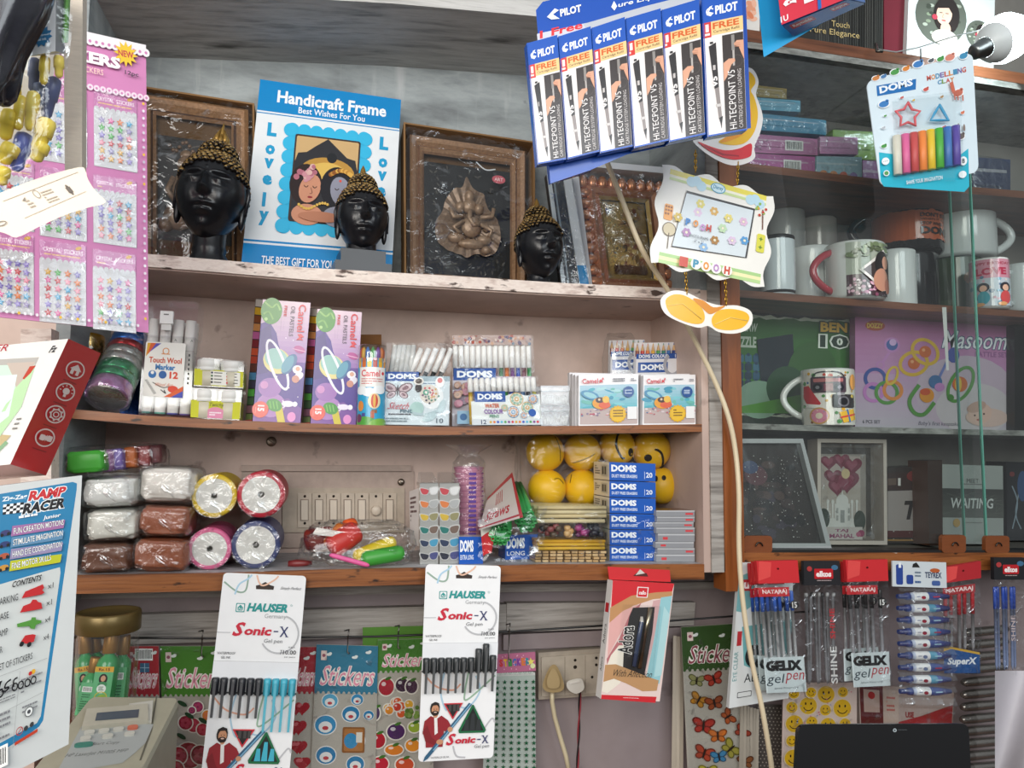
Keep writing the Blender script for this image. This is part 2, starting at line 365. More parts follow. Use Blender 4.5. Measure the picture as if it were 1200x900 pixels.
def _L(s, px, py):
    """where a place of the photograph falls on this panel, in the panel's own printing units"""
    P = s.P; a, e1, e2 = P.c[0], P.c[1]-P.c[0], P.c[3]-P.c[0]; d = ray(px, py); t = (a-CAMP).dot(P.n)/d.dot(P.n); w = CAMP+d*t-a
    g11, g12, g22 = e1.dot(e1), e1.dot(e2), e2.dot(e2); b1, b2 = w.dot(e1), w.dot(e2); D = g11*g22-g12*g12
    return ((b1*g22-b2*g12)/D*s.aw+s.ax, (b2*g11-b1*g12)/D*s.ah+s.ay)
Art.L = _L
def _T(s, t, p0, p1, col, **k):
    a, b = s.L(*p0), s.L(*p1); s.text(t, min(a[0], b[0]), min(a[1], b[1]), max(a[0], b[0]), max(a[1], b[1]), col, **k)
Art.T = _T
Art.PP = lambda s, pts, col: s.poly([s.L(*p) for p in pts], col)
Art.CC = lambda s, x, y, r, col, n=16: s.circ(*s.L(x, y), r, col, n)
Art.EE = lambda s, x, y, rx, ry, col, rot=0, n=18: s.ell(*s.L(x, y), rx, ry, col, n, rot)
def moulding(mb, P, box, prof, o=0.0):
    """picture frame section: prof lists (inset towards the middle, height, colour), all in metres; box in u, v"""
    u0, v0, u1, v1 = box; pr = None
    for ins, h, c in prof:
        a, b = ins/P.W, ins/P.H; q = [P.p(u0+a, v0+b, o+h), P.p(u1-a, v0+b, o+h), P.p(u1-a, v1-b, o+h), P.p(u0+a, v1-b, o+h)]
        if pr:
            for k in range(4): mb.face([pr[0][k], pr[0][(k+1) % 4], q[(k+1) % 4], q[k]], pr[1])
        pr = (q, c)
def sheet(P, o, amp, n=24, seed=0, u0=0, v0=0, u1=1, v1=1, fr=7):
    mb = MB()
    def fn(a, b):
        u, v = u0+(u1-u0)*a, v0+(v1-v0)*b; return P.p(u, v, o+amp*(noise.noise(V((u*fr, v*fr, seed*3.7)))+.5*noise.noise(V((u*fr*2.7+3, v*fr*2.7, seed)))))
    mb.grid(fn, n, n, '#fff'); return mb
def prism(mb, pts, P_at, d, col, side=None, o=0.0):
    """extruded outline: pts in photograph pixels on panel-less plane function P_at(x, y) -> (point), thickness d towards the viewer"""
    f = [P_at(x, y, o+d) for x, y in pts]; b = [P_at(x, y, o) for x, y in pts]; mb.face(f, col); mb.face(b[::-1], side or col)
    for i in range(len(f)): mb.face([f[i], f[(i+1) % len(f)], b[(i+1) % len(f)], b[i]], side or col)
def plane_at(Y): return lambda x, y, o=0.0: at(x, y, Y-o)
def smooth_pts(pts, n=6):
    N = len(pts); q = []
    for i in range(N):
        a, b, c, d = pts[i-1], pts[i], pts[(i+1) % N], pts[(i+2) % N]
        for k in range(n):
            t = k/n; q.append(tuple(.5*(2*b[j]+(c[j]-a[j])*t+(2*a[j]-5*b[j]+4*c[j]-d[j])*t*t+(3*b[j]-a[j]-3*c[j]+d[j])*t**3) for j in (0, 1)))
    return q
def mpp(x, y, Y): return (at(x+1, y, Y)-at(x, y, Y)).length
def t2(t, p0, p1, hh, c, **k):
    """a line of writing whose baseline runs from p0 to p1 with cap height hh (photograph pixels)"""
    a, b = A.L(p0[0], p0[1]-hh), A.L(*p1); A.text(t, a[0], a[1], b[0], a[1]+A.L(p0[0], p0[1])[1]-A.L(p0[0], p0[1]-hh)[1], c, **k)
# ---------------------------------------------------------------- structure: shelves, cabinet, walls
XL, XR = -.344, at(822, 500, 0).x
WOOD = pmat('varnished_wood', ['#4c280f', '#7a4620', '#8f572c', '#6a3a18'], (1.2, 8, 30), 5, 6, .38, .12, .5, [(30, '#2a160a', .62, .7, (1, 1, 3)), (22, '#cbbfb2', .685, .715, (.7, 1, 2))])
WOODD = pmat('dark_varnished_wood', ['#4a2a1a', '#6e4128', '#83513a'], (1.2, 8, 20), 5, 6, .45, .12, .4)
ORANGEP = pmat('orange_post_wood', ['#6f3a16', '#8a4c1e', '#7a4219'], (14, 14, 1.2), 4, 6, .4, .08, .5)
CREAM = pmat('chipped_cream_paint', ['#8f7f78', '#c9b6ac', '#e6d9cf', '#d8c8be'], (2, 6, 6), 14, 8, .6, .35, .4, [(26, '#4c3b33', .63, .68, (1, 1, 2.5))], .25, .6)
PINK = pmat('pinkish_wall_paint', ['#b8a296', '#d0b9ad', '#d8c3b7'], (1, 1, 1), 4, 6, .5, .12, .4, [(18, '#7d685f', .66, .74, (1, 1, 1)), (3, '#b39b90', .5, .7, (1, 1, .6))])
GREY = pmat('grey_washed_paint', ['#757a7c', '#8d9495', '#a0a7a8', '#868d8f'], (1.6, 1, 5), 4, 8, .7, .2, .3, [(11, '#b4b8b8', .58, .72, (2.4, 1, .35)), (20, '#5d6163', .68, .75, (1, 1, 1))])
GREYW = pmat('grey_worn_boards', ['#6e6964', '#8f8a84', '#a5a09a', '#7d7872'], (.8, 10, 14), 6, 9, .7, .35, .3, [(9, '#37322f', .6, .75, (.5, 3, 6))])
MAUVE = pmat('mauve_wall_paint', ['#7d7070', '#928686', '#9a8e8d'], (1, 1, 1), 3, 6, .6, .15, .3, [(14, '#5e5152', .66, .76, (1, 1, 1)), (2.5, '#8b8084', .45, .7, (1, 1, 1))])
PLASTER = pmat('shelf_top_paint', ['#8f8d8e', '#b0aeb0', '#c4c2c4'], (3, 6, 6), 8, 7, .6, .3, .3, [(18, '#6a6668', .64, .7, (1, 1, 1))])
CABIN = pmat('cabinet_back_laminate', ['#6b6965', '#807d77', '#8b8882'], (1, 1, 1), 3, 5, .6, .06, .3)
CABW = pmat('grey_chipped_shelf_paint', ['#5f605c', '#898a85', '#a7a8a3'], (3, 6, 8), 10, 8, .6, .3, .3, [(18, '#38342f', .6, .68, (1, 1, 2))])
BLK = pmat('black_painted_metal', ['#141414', '#201f1f'], (1, 1, 1), 5, 3, .4, 0, .5)
def zline(pts, xl, xr, Y=0.0):
    w = [at(x, y, Y) for x, y in pts]; a, b = w[0], w[1]; c, d = w[-2], w[-1]
    if xl is not None: w.insert(0, a+(a-b)*((a.x-xl)/(b.x-a.x)))
    if xr is not None: w.append(d+(d-c)*((xr-d.x)/(d.x-c.x)))
    return w
def board(name, w, th, Yf, Yb, mat, parent, drop=0.0):
    """a shelf board that follows its own slightly bowed front edge"""
    mb = MB(); T = V((0, 0, -th-drop)); n = len(w)
    q = [(V((p.x, Yf, p.z-drop)), V((p.x, Yf, p.z))+T, V((p.x, Yb, p.z))+T, V((p.x, Yb, p.z-drop))) for p in w]
    for i in range(n-1):
        for k in range(4): mb.face([q[i][k], q[i][(k+1) % 4], q[i+1][(k+1) % 4], q[i+1][k]], '#fff')
    mb.face(q[0][::-1], '#fff'); mb.face(q[-1], '#fff'); return mb.build(name, mat, parent)
def wall(name, x0, x1, y0, y1, z0, z1, mat, parent=None):
    mb = MB(); mb.box(((x0+x1)/2, (y0+y1)/2, (z0+z1)/2), (x1-x0, y1-y0, z1-z0), '#fff'); return mb.build(name, mat, parent)
YB = .20
SH = thing('wall_shelf_unit', 'open shelf unit with chipped cream top board, pink back and brown board edges', 'shelves', V(((XL+XR)/2, .1, 1.32)))
TOPL = zline([(174, 298), (270, 306), (360, 314), (520, 323), (661, 332), (815, 339)], XL, XR)
MIDL = zline([(90, 480), (170, 487), (240, 491), (360, 496), (500, 500), (680, 499), (820, 497)], XL, XR)
BOTL = zline([(95, 674), (270, 671), (400, 667), (500, 665), (640, 661), (820, 661)], XL, XR)
CEIL = zline([(280, -6), (460, 4), (640, 20)], XL, XR)
board('shelf_board', TOPL, .020, .004, YB, PINK, SH, .0); board('board_edge', TOPL, .018, -.002, .004, CREAM, SH)
board('shelf_board', MIDL, .012, .004, YB, PLASTER, SH); board('board_edge', MIDL, .0125, -.002, .004, WOOD, SH)
board('shelf_board', BOTL, .022, .004, YB, PLASTER, SH); board('board_edge', BOTL, .024, -.003, .004, WOOD, SH)
board('top_board', CEIL, .03, .0, YB, pmat('pale_worn_boards', ['#8f8f8e', '#b4b3b0', '#c6c5c2', '#9f9e9c'], (.8, 10, 14), 6, 9, .7, .35, .3, [(9, '#5f5d5a', .6, .75, (.5, 3, 6))]), SH, -.03)
zt, zm, zb = TOPL[2].z, MIDL[2].z, BOTL[2].z
wall('upper_back_panel', XL, XR, YB, YB+.012, zt-.04, CEIL[0].z+.1, GREY, SH)
wall('middle_back_panel', XL, XR, YB-.001, YB+.008, zb-.03, zt-.01, PINK, SH)
wall('side_panel', XL-.018, XL, .0, YB+.01, zb-.05, CEIL[0].z+.1, GREY, SH)
wall('side_panel', XR, XR+.012, -.002, YB+.01, zb-.02, zt, PINK, SH)
wall('side_panel', XR, XR+.012, -.002, YB+.01, zt, CEIL[-1].z+.1, GREY, SH)
wall('post', XR+.012, XR+.034, -.006, .03, zb-.02, CEIL[-1].z+.12, GREYW, SH)
# --- glass fronted cabinet on the right
X2 = XR+.034; X3 = 2.3; YC = .26
CB = thing('display_cabinet', 'brown wooden display cabinet with sliding glass panes and narrow shelves', 'cabinet', V((1.1, .13, 1.32)))
wall('post', X2, X2+.034, -.01, .03, zb-.05, CEIL[-1].z+.45, ORANGEP, CB)
wall('back_panel', X2, X3, YC, YC+.012, zb-.03, 2.6, CABIN, CB)
wall('side_panel', X2, X2+.01, .03, YC, zb-.03, 2.6, CABIN, CB)
S1 = zline([(874, 34), (1060, 63), (1200, 86)], X2, X3, .03); S2 = zline([(883, 192), (1030, 210), (1200, 224)], X2, X3, .03)
S3 = zline([(870, 340), (1065, 355), (1200, 364)], X2, X3, .03); S4 = zline([(858, 495.5), (1000, 500), (1200, 504.5)], X2, X3, .03); S5 = zline([(862, 644), (1200, 644.5)], X2, X3, 0)
board('shelf', S1, .022, .03, YC, WOODD, CB); board('shelf_lip', S1, .012, .031, YC, CABW, CB, .022)
board('shelf', S2, .014, .03, YC, WOODD, CB); board('shelf', S3, .013, .03, YC, WOODD, CB); board('shelf', S4, .010, .03, YC, CABW, CB)
board('shelf', S5, .008, .0, YC, CABIN, CB, .004); board('glass_track', S5, .004, -.004, .03, BLK, CB); board('bottom_rail', S5, .030, -.008, .02, WOOD, CB, .004)
def pane(x0, x1, y, z0, z1):
    mb = MB(); mb.face([(x0, y, z0), (x1, y, z0), (x1, y, z1), (x0, y, z1)], '#fff'); o = mb.build('sliding_glass_pane', GLASS, CB)
    for x in (x0, x1): eb = MB(); eb.box((x, y, (z0+z1)/2), (.0022, .005, z1-z0), '#5d9c8c'); eb.build('glass_edge', vmat('green_glass_edge', .15, 0, .6), o)
pane(at(868, 500, .006).x, at(1146, 420, .006).x, .006, S5[0].z+.001, S1[1].z-.06); pane(at(1121, 420, .018).x, X3-.01, .018, S5[0].z+.001, S1[1].z-.06)
# --- wall below the shelves
YW = .12
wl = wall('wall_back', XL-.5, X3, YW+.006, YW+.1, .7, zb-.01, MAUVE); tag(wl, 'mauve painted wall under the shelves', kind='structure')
wall_u = wall('wall_upper', XL-.5, X3, YC+.02, YC+.1, zb-.01, 2.7, GREY); tag(wall_u, 'grey wall behind the shelves', kind='structure')
ct = MB(); ct.box((.4, -.16, at(400, 1150, -.1).z-.02), (2.6, .55, .04), '#6b5a4c'); tag(ct.build('counter_top', WOODD), 'brown counter top under the shelves', kind='structure')
def plank(name, TL, TR, BR, BL, Y, d, mat, label):
    P = Panel(TL, TR, BR, BL, Y); mb = MB(); mb.slab(P, d, '#fff'); o = mb.build(name, mat); return tag(o, label, kind='structure')
plank('trim_1', (95, 722), (600, 708), (600, 742), (95, 757), YW-.012, .018, GREYW, 'long grey board nailed to the wall')
plank('trim_2', (594, 707), (815, 706), (813, 733), (594, 741), YW-.014, .019, GREYW, 'short grey board nailed to the wall')
plank('trim_3', (95, 690), (855, 682), (855, 690), (95, 702), YW-.004, .01, GREYW, 'thin grey ledge strip')
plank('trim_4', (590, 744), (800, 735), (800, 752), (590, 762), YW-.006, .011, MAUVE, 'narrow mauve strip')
plank('trim_5', (24, 385), (60, 385), (60, 575), (24, 575), -.06, .03, CREAM, 'cream post')
# plaster wall left of the shelf unit
wl2 = wall('wall_left', XL-.6, XL-.022, .03, .1, .7, 2.6, PINK); tag(wl2, 'pink plaster wall left of the shelf unit', kind='structure')
# black cord along the wall
cb_ = MB(); cb_.tube([at(x, y, .02) for x, y in ((60, 747), (250, 748), (440, 746), (600, 740), (740, 731), (860, 722), (960, 716))], .0018, '#141312', 6)
tag(cb_.build('cord', SATIN), 'thin black cord strung along the wall with sticker sheets hung on it', 'cord')
# ---------------------------------------------------------------- top shelf
GILT = vmat('rubbed_gold', .38, .55, .5, var=.25, bscale=200); COPPER = vmat('copper_lacquer', .25, .6, .5, var=.15, bscale=120)
def boxed_frame(name, label, P, depth, rim, inset, art=None, relief=None, prof=None, tray='#8a6a48', mat=CARDB, seed=1, fm=film('frame_wrap', .04, .35, .1, 30, .9, streak=.22), floor='#5c4630'):
    r = thing(name, label, 'picture frame', P.back(depth)); mb = MB(); a, b = rim/P.W, rim/P.H
    moulding(mb, P, (0, 0, 1, 1), [(0, -depth, tray), (0, 0, tray), (rim, 0, tray), (rim, -depth*.9, tray), (rim+.001, -depth*.9, tray)])
    mb.face([P.p(u, v, -depth*.9) for u, v in ((0, 0), (1, 0), (1, 1), (0, 1))], floor); mb.face([P.p(u, v, -depth) for u, v in ((0, 1), (1, 1), (1, 0), (0, 0))], tray)
    mb.build('box_tray', mat, r); a, b = inset/P.W, inset/P.H
    if prof: mb = MB(); moulding(mb, P, (a, b*.9, 1-a, 1-b), prof, -depth*.8); mb.build('frame_moulding', LACQ, r)
    if art: mb = MB(); art.into(mb); mb.build('picture', PAPER, r)
    if relief: relief(r)
    sheet(P, -.006, .004, 26, seed, a*.4, b*.4, 1-a*.4, 1-b*.3).build('clear_wrap', fm, r); return r
BR = ['#7d5a43', '#a9825f', '#4b3325', '#c49d7c']
# left frame, half hidden by the sticker card
P = Panel((150, 98), (298, 121), (299, 306), (150, 296), .13, .155).sit(TOPL)
A = Art(P, -.030)
A.rect(30, 45, 122, 168, '#1d1a19')
for x, y, l in ((40, 70, 40), (60, 60, 60), (45, 100, 30)):
    A.curve([(x, y), (x+l*.4, y-8), (x+l*.7, y+4), (x+l, y-6)], 1.5, '#4f4741')
def rel(r):
    mb = MB(); q = lambda x, y, o: P.p(x/P.aw, y/P.ah, -.034+o)
    for x, y, rx, ry, o in ((62, 78, 9, 11, .006), (64, 66, 8, 7, .004), (60, 108, 15, 22, .006), (56, 140, 20, 18, .006), (88, 92, 8, 9, .005), (90, 118, 12, 20, .005), (88, 150, 16, 12, .004), (40, 150, 10, 10, .004)):
        mb.ball(q(x, y, o), (rx*P.W/P.aw, .008, ry*P.W/P.aw), '#8a6f56', 16, 10)
    for pts in (((66, 92), (76, 104), (84, 98)), ((50, 96), (42, 112), (52, 124)), ((86, 104), (76, 112), (70, 110))): mb.tube([q(x, y, .012) for x, y in pts], .005, '#8f745b', 8)
    for i in range(14): mb.ball(q(44+i*4, 56+6*math.sin(i), .004), .0035, '#7d6450', 8, 6)
    mb.build('relief_figures', LACQ, r)
boxed_frame('boxed_relief_picture', 'brown boxed relief picture of two figures behind the largest black head', P, .035, .003, .010, A, rel,
    [(0, 0, BR[0]), (0, .020, BR[1]), (.006, .026, BR[3]), (.012, .02, BR[1]), (.02, .012, BR[2]), (.024, .014, BR[1]), (.028, .008, BR[2])], seed=3)
# ganesh leaf frame
P = Panel((473, 143), (627, 166), (627, 338), (474, 328), .10, .145).sit(TOPL)
A = Art(P, -.030); A.rect(24, 32, P.aw-24, P.ah-18, '#16181a')
for i in range(70):
    x, y = random.uniform(28, 122), random.uniform(36, P.ah-22); A.ell(x, y, 2.6, 1, '#45433f', 8, random.uniform(0, 180))
def rel(r):
    mb = MB(); q = lambda x, y, o: P.p(x/P.aw, y/P.ah, -.033+o); k = P.W/P.aw
    leaf = smooth_pts([(75, 48), (84, 62), (95, 66), (100, 82), (112, 96), (116, 116), (110, 134), (98, 140), (86, 138), (76, 143), (66, 140), (52, 136), (40, 126), (38, 106), (46, 92), (50, 78), (60, 64), (70, 60)], 5)
    cx, cy = 77, 102; n = len(leaf)
    for j in range(5):
        t0, t1 = 1-j/5, 1-(j+1)/5; h = lambda t: .004+.008*(1-(1-t)**2)*(1 if t > .6 else .8)
        for i in range(n):
            (x0, y0), (x1, y1) = leaf[i], leaf[(i+1) % n]; w = lambda x, y, t: q(cx+(x-cx)*t, cy+(y-cy)*t, h(t)+.0015*math.sin(math.atan2(y-cy, x-cx)*22))
            mb.face([w(x0, y0, t0), w(x1, y1, t0), w(x1, y1, t1), w(x0, y0, t1)], '#8f7863', True)
    mb.build('leaf_relief', LACQ, r); mb = MB(); c = '#a58a70'
    for x, y, rx, ry in ((78, 84, 9, 9), (78, 72, 6, 8), (67, 86, 6, 7), (89, 86, 6, 7), (80, 108, 12, 13), (96, 122, 9, 6), (62, 122, 10, 6), (80, 128, 16, 6), (98, 108, 4, 5), (98, 134, 6, 5)): mb.ball(q(x, y, .014), (rx*k, .009, ry*k), c, 14, 10)
    for pts, w in ((((78, 90), (77, 100), (82, 108), (88, 106)), 3), (((70, 98), (58, 100), (54, 90)), 2.6), (((90, 98), (104, 96), (106, 86)), 2.6), (((70, 104), (58, 112), (66, 118)), 2.4), (((90, 106), (104, 112), (100, 120)), 2.4)):
        mb.tube([q(x, y, .022) for x, y in pts], w*k, c, 8)
    mb.build('seated_figure', LACQ, r)
    A2 = Art(P, -.010); A2.ell(112, 50, 8, 5, '#c25a66'); A2.text('ART', 107, 48, 117, 52, '#f0e0e0')
    A2.curve([(85, 32), (96, 40), (108, 38)], 1.5, '#cfd4d6'); mb = MB(); A2.into(mb); mb.build('wrap_sticker', GLOSS, r)
boxed_frame('boxed_leaf_picture', 'brown boxed picture of a seated figure on a bronze leaf under clear wrap', P, .05, .003, .012, A, rel,
    [(0, 0, BR[0]), (0, .022, BR[1]), (.004, .028, BR[3]), (.010, .022, BR[1]), (.015, .016, BR[0]), (.018, .019, '#b08a68'), (.023, .014, '#9a7557'), (.026, .010, BR[2])], seed=8)
# handicraft box
P = Panel((305, 93), (470, 117), (459, 319), (283, 306), .095, .15).sit(TOPL)
A = Art(P); BL_ = '#1c86c6'; CY = '#35b5e0'; w, h = P.aw, P.ah
A.full('#e4e9ec'); A.rect(0, 0, w, 37, BL_); A.rect(0, 39, w, 40.2, BL_); A.rect(0, h*.845, w, h, BL_); A.rect(0, h*.825, w, h*.835, BL_)
A.text('Handicraft Frame', 22, 10, 154, 25, '#f2f6f8', b=.03); A.text('Best Wishes For You', 48, 27, 128, 34.5, '#f2f6f8', b=.012)
for x in (14, 148):
    for ch, y in zip('Lovely', (50, 76, 92, 111, 131, 152)): A.text(ch, x+(2 if ch == 'l' else 0), y, x+(6 if ch == 'l' else 11), y+(16 if ch in 'Lly' else 11.5), '#1f9ccc', b=.06)
A.rect(40, 54, 132, 168, CY)
for i in range(7): A.circ(43+i*14.3, 55, 8, CY); A.circ(43+i*14.3, 167, 8, CY)
for i in range(8): A.circ(41, 56+i*15.8, 8, CY); A.circ(131, 56+i*15.8, 8, CY)
A.rrect(47, 60, 125, 161, 3, '#3d302b'); A.rrect(49, 62, 123, 159, 2, '#caa875')
A.poly([(49, 92), (52, 82), (62, 80), (72, 72), (86, 62), (98, 72), (110, 82), (120, 84), (123, 96), (123, 159), (49, 159)], '#2c2c30')
A.ell(88, 102, 32, 18, '#b98c3e'); A.ell(88, 102, 22, 12, '#d9b45a'); A.circ(92, 84, 6, '#1e2024')
for cx, sk, hr, tilt in ((66, '#c98d70', '#2a1c1a', 18), (102, '#8e8f9e', '#1c1a20', -12)):
    A.ell(cx-2, 118, 19, 24, hr); A.ell(cx+3, 122, 12, 17, sk, rot=tilt)
    for e in (-4, 6): A.curve([(cx+e, 119), (cx+e+2.5, 121), (cx+e+5, 119)], 1, '#33201c')
    A.curve([(cx+4, 121), (cx+6, 127), (cx+3, 128)], .8, '#7a4c3c'); A.ell(cx+4, 132, 3, 1.2, '#8e2c33'); A.ell(cx+2, 152, 18, 12, sk); A.circ(cx+2, 110, 1.5, '#d85040')
for i in range(18): A.circ(52+random.uniform(0, 22), 104+random.uniform(-8, 10), random.uniform(2, 4), random.choice(['#b06a7a', '#c98d96', '#8a4a5c', '#d8b0a8']))
for i in range(14): A.circ(92+i*2, 104-6*math.sin(i*.24), 2.6, random.choice(['#b98236', '#d8a94e', '#8a5220']))
for i in range(12): A.circ(58+i*3, 142+4*math.sin(i*.5), 1.6, '#d8b054')
A.ell(84, 154, 26, 6, '#b57a5e'); A.text('THE BEST GIFT FOR YOUR LOVED ONE', 22, h*.905, 152, h*.945, '#eef4f8', b=.015)
carton('gift_frame_carton', 'blue and white carton for a photo frame with a couple painted in its window', 'box', P, .03, {'': '#dfe3e6', 'top': BL_, 'left': '#c9d2d8', 'right': '#c9d2d8'}, A, GLOSS)
# black heads
def head_obj(name, label, px, py, hw, Y, yaw, kind, roll=0, pitch=0, zx=1.0):
    """carved head: px,py is the middle of the face, hw its half width in pixels"""
    c = at(px, py, Y); s = hw*mpp(px, py, Y); M3 = Matrix.Rotation(R(yaw), 3, 'Z') @ Matrix.Rotation(R(roll), 3, 'Y') @ Matrix.Rotation(R(pitch), 3, 'X')
    zs = shelfz(TOPL, c.x)+.0004; r = thing(name, label, 'bust', V((c.x, c.y, zs))); T = lambda x, y, z: c+M3 @ (V((x, y, z*zx))*s)
    G = lambda x, z, cx, cz, sx, sz: math.exp(-((x-cx)/sx)**2-((z-cz)/sz)**2)
    def surf(u, v):
        a = 2*math.pi*u; t = math.pi*v; x, y, z = math.sin(a)*math.sin(t), -math.cos(a)*math.sin(t), (1.32 if t < math.pi/2 else 1.55)*math.copysign(abs(math.cos(t))**(1 if t < math.pi/2 else .88), math.cos(t))
        nar = 1-.17*max(0, -z-.15)**1.6 if z < 0 else 1; x *= nar*(1+.03*G(abs(x), z, .7, -.1, .4, .4)); y *= 1.08*(1-.05*max(0, -z)**1.5)
        if y < 0:
            ax = abs(x); d = 0; z0_ = z; z = z if z > .1 else .1+(z-.1)*.70
            n_ = max(0, min(1, (.34-z)/.5)); d += .23*n_*math.exp(-(x/(.065+.04*n_))**2)*(1 if z > -.2 else math.exp(-((z+.2)/.045)**2))
            d += .07*G(ax, z, .12, -.18, .06, .06)-.10*G(ax, z, .40, .13, .20, .13)+.15*G(ax, z, .40, .05, .16, .08)
            lid = -.03+.35*(ax-.40)**2; d -= .05*math.exp(-((z-lid)/.022)**2)*math.exp(-((ax-.40)/.2)**4)
            br = .33-.55*(ax-.38)**2; d += .055*math.exp(-((z-br)/.045)**2)*math.exp(-((ax-.36)/.3)**4)
            d += .09*G(x, z, 0, -.46+.10*(.12-abs(ax-.10))*1, .24, .045)+.11*G(x, z, 0, -.60, .17, .06)-.05*math.exp(-((z+.525-.25*ax**2)/.018)**2)*math.exp(-(x/.26)**4)
            d += .10*G(x, z, 0, -.92, .22, .16)+.05*G(ax, z, .48, -.32, .25, .25)+.04*G(x, z, 0, .44, .04, .04)-.03*G(x, z, 0, -.36, .05, .06)
            y -= d*1.6; z = z0_
        return T(x, y, z)
    mb = MB(); mb.grid(surf, 110, 90, '#15161a')
    zb_ = (zs-c.z)/s/zx; rn = .54
    if kind != 'plinth': mb.lathe([(rn*s*.95, 0), (rn*s*.88, abs(zb_+.75)*s*zx*.6), (rn*s*.95, abs(zb_+.75)*s*zx*.66), (rn*s*.88, abs(zb_+.75)*s*zx*.74), (rn*s*1.12, abs(zb_+.75)*s*zx*.9), (rn*s*1.15, abs(zb_+.75)*s*zx), (0, abs(zb_+.75)*s*zx)], T(0, .16, -.75), V((0, 0, zs))-V((0, 0, c.z)), 32, '#15161a')
    mb.build('carved_face', BLKS, r)
    for sx in (-1, 1):
        mb = MB(); mb.ball(T(sx*.95, .12, .0), (.13*s, .22*s, .40*s*zx), '#15161a', 14, 12, M3); mb.ball(T(sx*.93, .08, -.55), (.12*s, .17*s, .50*s*zx), '#15161a', 14, 12, M3); mb.tube([T(sx*1.0, -.04, .3), T(sx*1.05, .02, .1), T(sx*1.02, -.02, -.6)], .06*s, '#1a1b20', 8); mb.build('ear', BLKS, r)
    if kind == 'plinth':
        mb = MB(); z0, z1 = zs, c.z-.98*s*zx
        mb.lathe([(.66*s, 0), (.6*s, (z1-z0)*.2), (.62*s, (z1-z0)*.38)], V((c.x, c.y+.05*s, z0+(z1-z0)*.62)), (0, 0, 1), 32, '#141418')
        Mz = Matrix.Rotation(R(yaw), 3, 'Z')
        mb.box((c.x, c.y, z0+(z1-z0)*.46), (1.75*s, 1.5*s, (z1-z0)*.34), '#141418', Mz); mb.box((c.x, c.y, z0+(z1-z0)*.14), (2.2*s, 1.8*s, (z1-z0)*.28), '#141418', Mz); mb.build('plinth', BLKS, r)
    # rows of curls over the scalp and its topknot
    mb = MB(); cs = .088
    def curl(x, y, z, k=1.0):
        p = T(x, y, z); mb.ball(p, cs*s*k, lambda u, v: '#1d1712' if v > .5 or random.random() < .2 else random.choice(['#a8854a', '#c4a468', '#8a6a3a']), 8, 6)
    for j in range(13):
        t = R(7+7.2*j); z = 1.34*math.cos(t); ring = math.sin(t)*1.02; n = max(5, int(2*math.pi*ring/(cs*1.95)))
        for i in range(n):
            a = 2*math.pi*(i+.5*(j % 2))/n; x, y = ring*math.sin(a), -ring*1.08*math.cos(a)
            hl = .62-.34*min(1, abs(x))**2.4 if y < .15 else -.6
            if z > hl: curl(x, y, z)
    for j in range(7):
        t = R(14+13*j); z = 1.20+.58*math.cos(t); ring = math.sin(t)*.56; n = max(4, int(2*math.pi*ring/(cs*1.9)))
        for i in range(n): a = 2*math.pi*(i+.5*(j % 2))/n; curl(ring*math.sin(a), -ring*math.cos(a)+.06, z, .9)
    mb.build('hair_curls', GILT, r)
    mb = MB()
    if kind == 'flame':
        for i in range(9):
            a = 2*math.pi*i/9; h = .38 if i % 2 else .55; mb.tube([T(.16*math.cos(a), .06+.16*math.sin(a), 1.68), T(.20*math.cos(a), .06+.2*math.sin(a), 1.68+h*.4), T(.07*math.cos(a), .06+.07*math.sin(a), 1.7+h)], [.09*s, .07*s, .012*s], '#b08a45', 8)
        mb.tube([T(0, .06, 1.7), T(0, .06, 2.1), T(.02, .06, 2.48)], [.12*s, .09*s, .01*s], '#c09a52', 8)
    else: mb.lathe([(.2*s, 0), (.17*s, .1*s), (.12*s, .2*s), (.09*s, .34*s), (.02*s, .5*s), (0, .52*s)], T(0, .06, 1.7), M3 @ V((0, 0, 1)), 16, '#a8803c')
    mb.build('finial', GILT, r); return r
head_obj('carved_head', 'largest black carved head with gold curls and a leafy golden finial', 249, 228, 41, .048, -4, 'flame', 4, -6, .97)
head_obj('carved_head', 'black carved head on a stepped black plinth before the blue carton', 424, 254, 29.5, .045, 6, 'plinth', 1, -4, 1.0)
head_obj('carved_head', 'smallest black carved head with a pointed gold topknot right of the leaf picture', 632, 288, 26, .035, 12, 'point', 0, -6, 1.0)
# slim wrapped frames and the copper frame
P = Panel((640, 205), (668, 200), (690, 333), (657, 333), .07, .085).sit(TOPL)
r = thing('wrapped_picture_stack', 'slim wrapped frames standing on edge beside the white copper frame box', 'picture frame', P.back(.012))
mb = MB(); mb.slab(P, .012, '#2a2d2f', {'top': '#9aa4aa'}); mb.build('frame_block', SATIN, r)
for a, b, c in ((.02, .16, '#b9c3c8'), (.24, .30, '#7d8a92'), (.66, .98, '#c6ccd0')):
    mb = MB(); mb.hexa([P.p(a, 0, .003), P.p(b, 0, .003), P.p(b, 1, .003), P.p(a, 1, .003), P.p(a, 0, 0), P.p(b, 0, 0), P.p(b, 1, 0), P.p(a, 1, 0)], c); mb.build('frame_edge', SATIN, r)
A = Art(P, .0034); A.rect(P.aw*.66, P.ah*.78, P.aw*.98, P.ah, '#1d7fb8'); mb = MB(); A.into(mb); mb.build('blue_band', GLOSS, r)
sheet(P, .006, .003, 18, 4).build('clear_wrap', WRAP, r)
P = Panel((668, 186), (790, 197), (806, 341), (687, 336), .09, .12).sit(TOPL)
r = thing('copper_frame', 'copper gadrooned picture frame in an open white box with clear wrap', 'picture frame', P.back(.045))
